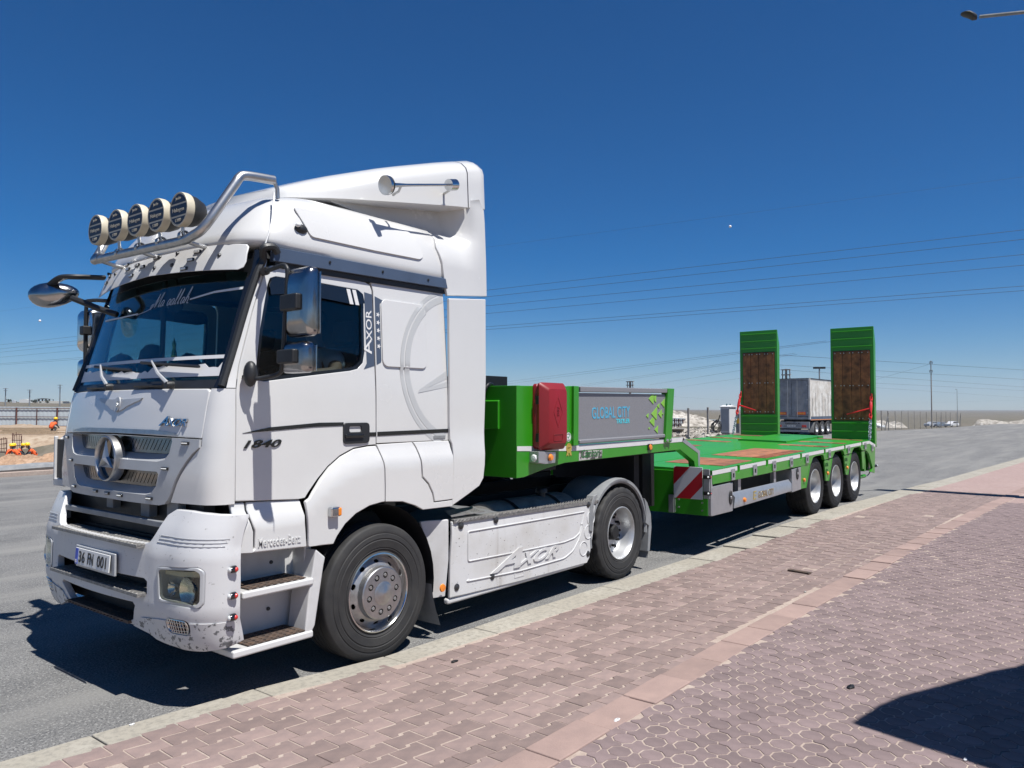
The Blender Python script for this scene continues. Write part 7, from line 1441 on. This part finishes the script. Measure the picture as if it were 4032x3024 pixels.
tw = wire(0, 1225, 4032, 696, 44, .018, 'faint topmost wire carrying a white marker ball', 'earth wire')
for u, v, lab in ((2875, 892, 'small white marker ball on the topmost wire'), (157, 1263, 'small white marker ball in the sky at the far left')):
    dd = 170 if u > 2000 else 330; p = atd(u, v, dd); tag(G().ball(p, .30 if u > 2000 else .5, n=12, m=8).mk('marker_ball', pm('marker white', (.85, .80, .80), .5)), lab, 'marker ball', 'marker balls on the power line')
for (a, b) in (((1996, 1503), (2912, 1386)), ((1996, 1512), (2912, 1392)), ((2286, 1516), (2912, 1423)), ((2286, 1522), (2912, 1429)), ((2565, 1514), (2912, 1459)), ((2671, 1524), (2912, 1490))): wire(*a, *b, 24, .045, 'one of the thin wires running behind the left ramp', 'thin wires behind the left ramp', ext=.15)
for (a, b) in (((3071, 1398), (4032, 1457)), ((3071, 1437), (4032, 1494)), ((3071, 1455), (4032, 1524)), ((3280, 1500), (4032, 1538)), ((3280, 1515), (4032, 1566)), ((2656, 1562), (2912, 1579))): wire(*a, *b, 14, .036, 'one of the thin wires sinking to the right behind the ramps', 'thin wires sinking to the right', ext=.1)
for (a, b) in (((3440, 1592), (4032, 1575)), ((3440, 1497), (3640, 1440))): wire(*a, *b, 12, .022, 'one of the faint wires rising to the right by the tall pole', 'faint wires by the tall pole', ext=.05)
# ------------------------------------------------------------------ post fence on the right with cars behind it
fe = thing('post_fence', 'wire mesh fence on leaning timber and concrete posts at the right', 'fence', base_at(3520, 1692)); PXY = []
for i, (u, v, h) in enumerate(((3472, 1694, 78), (3500, 1694, 77), (3527, 1693, 76), (3551, 1692, 75), (3577, 1692, 74), (3601, 1691, 73), (3625, 1691, 71), (3648, 1690, 69), (3688, 1688, 66), (3707, 1687, 66), (3725, 1687, 65), (3743, 1686, 62), (3766, 1685, 60), (3783, 1684, 58))):
    p = base_at(u, v); d = (p - CAM).dot(FW); H = h / F * d; w = .055; PXY.append((p, H)); G().tube([p, p + Vector((.03 * random.gauss(0, 1), .03 * random.gauss(0, 1), H))], w, 6).mk('post', M['conc'], fe)
    if i in (1, 9, 13): G().tube([p + Vector((0, 0, H * .9)), p - RT * .4], .05, 6).mk('stay', M['conc'], fe)
g = G()
for (p, H), (q, H2) in zip(PXY, PXY[1:]):
    n = 8
    for k in range(-n, n + 1):
        for sgn in (1, -1):
            for t0 in [k / n]:
                a0, a1 = t0, t0 + 1; lo, hi = max(0, -t0), min(1, 1 - t0)
                if lo >= hi: continue
                P = lambda t, zz: (p + (q - p) * t) + Vector((0, 0, .78 * H * zz)); A = P(t0 + lo, lo if sgn > 0 else 1 - lo); B = P(t0 + hi, hi if sgn > 0 else 1 - hi); g.tube([A, B], .007, 3)
g.mk('wire_mesh', M['galv'], fe, weld=False)['kind'] = 'stuff'
def car(label, u, v, rz, col, L=4.4, hgt=1.65, suv=True):
    p = atd(u, v, 215); c = thing('parked_car', label, 'car', p, rz, 'cars parked behind the post fence', local=True); m = pm('car paint', col, .3, .1, coat=.5); w = .88; h = hgt
    prof = [(-L / 2, .35), (-L / 2, .75), (-L / 2 + .1, .95), (-L / 2 + 1.0, 1.02), (L / 2 - .25, 1.02), (L / 2, .9), (L / 2, .4), (L / 2 - .2, .30), (-L / 2 + .2, .30)]
    G().prism(prof, 'y', -w, w).mk('body', m, c, bevel=.08, seg=3)
    cabp = [(-L / 2 + .95, 1.0), (-L / 2 + 1.7, h - .05), (-L / 2 + 2.1, h), (L / 2 - .55, h - .02), (L / 2 - .18, 1.0)]; G().prism(cabp, 'y', -w * .88, w * .88).mk('cabin', m, c, bevel=.06, seg=3)
    for s_ in (-1, 1):
        G().prism([(-L / 2 + 1.2, 1.06), (-L / 2 + 1.75, h - .14), (-L / 2 + 2.35, h - .12), (-L / 2 + 2.35, 1.06)], 'y', s_ * w * .86, s_ * w * .895).mk('window', M['gloss'], c); G().prism([(-L / 2 + 2.45, 1.06), (-L / 2 + 2.45, h - .12), (L / 2 - .68, h - .14), (L / 2 - .42, 1.06)], 'y', s_ * w * .86, s_ * w * .895).mk('window', M['gloss'], c)
        for x in (-L / 2 + .85, L / 2 - .8): wh = G().lathe([(.20, -.01), (.31, -.005), (.335, .03), (.335, .19), (.2, .2)], (x, s_ * (w + .01), .335), 'y', 20, sgn=-s_).mk('tyre', M['rubber'], c); G().lathe([(.001, 0), (.2, -.004), (.21, .01)], (x, s_ * (w + .01), .335), 'y', 16, sgn=-s_).mk('rim', M['rimwhite'], wh)
        G().box(-L / 2 - .02, -L / 2 + .1, min(s_ * .5, s_ * .82), max(s_ * .5, s_ * .82), .70, .85).mk('headlight', M['clear'], c, bevel=.02)
car('white estate car behind the right end of the post fence', 3748, 1681, R(-20), (.75, .75, .75), 4.3, 1.6); car('blue grey car behind the tall pole', 3700, 1682, R(-25), (.16, .20, .26), 4.3, 1.45); car('pale silver car farthest left behind the post fence', 3668, 1681, R(-25), (.40, .42, .45), 4.3, 1.45)
car('white car cut off by the near ramp edge', 3452, 1688, R(60), (.75, .75, .75), 4.2, 1.5)
# ------------------------------------------------------------------ far buildings and hills
def shed(name, label, u0, u1, vb, hpx, d, col, roof=None, open_=False):
    a, b = atd(u0, vb, d), atd(u1, vb, d); a.z = b.z = min(a.z, b.z); w = b - a; dep = Vector((-w.y, w.x, 0)).normalized() * w.length * .5; H = hpx / F * d; t = thing(name, label, 'building', a)
    Pn = lambda s, k, z: a + w * s + dep * k + Vector((0, 0, z))
    if not open_: G().add([Pn(s, k, z) for s in (0, 1) for k in (0, 1) for z in (-8, H)], [(0, 1, 3, 2), (4, 6, 7, 5), (0, 4, 5, 1), (2, 3, 7, 6), (1, 5, 7, 3)], False).mk('wall', pm('shed wall', col, .8), t)
    else:
        for s in (0, .25, .5, .75, 1):
            for k in (0, 1): q = Pn(s, k, 0); G().tube([q + Vector((0, 0, -8)), q + Vector((0, 0, H))], .35, 6).mk('column', M['dark'], t)
    r = H * .45; G().add([Pn(-.03, 0, H), Pn(-.03, .5, H + r * .3), Pn(.5, 0, H + r), Pn(.5, 1, H + r), Pn(1.03, 0, H), Pn(1.03, 1, H), Pn(-.03, 1, H)], [(0, 2, 3, 6), (2, 4, 5, 3), (0, 4, 2), (6, 3, 5)], False).mk('roof', pm('shed roof', roof or (.12, .12, .13), .6), t)
    return t
shed('open_shed', 'dark open sided shed with a pitched roof on the left horizon', 138, 193, 1581, 9, 700, (.4, .4, .4), (.07, .075, .08), True); shed('low_building', 'long low white building on the left horizon', 76, 116, 1580, 6, 750, (.62, .62, .60), (.6, .6, .58)); shed('low_building', 'low cream wall building below the open shed', 150, 246, 1584, 4, 640, (.55, .53, .48), (.5, .48, .44)); shed('low_building', 'tiny pale building near the left edge horizon', 48, 60, 1583, 5, 760, (.5, .52, .54), (.45, .46, .47))
random.seed(5)
for i in range(11):
    u = random.uniform(-40, 250); d = random.uniform(480, 800); p = atd(u, 1584, d); p.z = terr(p.x, p.y); s_ = random.uniform(.7, 1.8); tr_ = thing('far_tree', 'small dark tree on the left horizon', 'tree', p, group='dark trees along the left horizon'); g = G()
    for k in range(40): c = p + Vector((random.gauss(0, s_ * .6), random.gauss(0, s_ * .6), s_ * random.uniform(.5, 1.7))); q = s_ * .28; n_ = Vector((random.gauss(0, 1), random.gauss(0, 1), random.gauss(0, 1))).normalized(); t1 = n_.orthogonal().normalized() * q; t2 = n_.cross(t1); g.add([c - t1 - t2, c + t1 - t2, c + t1 + t2, c - t1 + t2], [(0, 1, 2, 3)], False)
    g.mk('crown', pm('far foliage', (.045, .055, .035), .9) if i == 0 else bpy.data.materials['far foliage'], tr_, weld=False); G().tube([p, p + Vector((0, 0, s_))], s_ * .07, 5).mk('trunk', M['dark'], tr_)
g = G(); rows_ = []
for k, (r, hh) in enumerate(((6500, -20), (7600, 85), (8800, 190), (10500, 120), (12000, -20))):
    rows_.append([(CAM.x + r * math.cos(R(a)), CAM.y + r * math.sin(R(a)), (hh * (.55 + .3 * math.sin(a * .21 + k) + .18 * math.sin(a * .57 + 2) + .08 * math.sin(a * 1.7 + k))) * lerp([(0, -.6), (28, -.6), (45, .35), (60, .9), (75, 1.1), (120, .8)], a) if hh > 0 else hh) for a in range(-40, 141, 1)])
g.loft(rows_, caps=False, closed=False); tag(g.mk('hills', pm('bare hills', (.24, .20, .165), .95, 0, .3, .001)), kind='structure')
# ---- haze: the dusty air over the plain
hz = bpy.data.materials.new('dusty air'); hz.use_nodes = True; n = hz.node_tree; n.nodes.clear(); o_ = n.nodes.new('ShaderNodeOutputMaterial'); v_ = n.nodes.new('ShaderNodeVolumePrincipled')
v_.inputs['Color'].default_value = (.74, .85, 1, 1); v_.inputs['Density'].default_value = .00007; v_.inputs['Anisotropy'].default_value = .15; n.links.new(v_.outputs[0], o_.inputs['Volume'])
tag(G().box(-12500, 12500, -12500, 12500, -60, 330).mk('haze', hz), kind='stuff'); sc.cycles.volume_bounces = 0
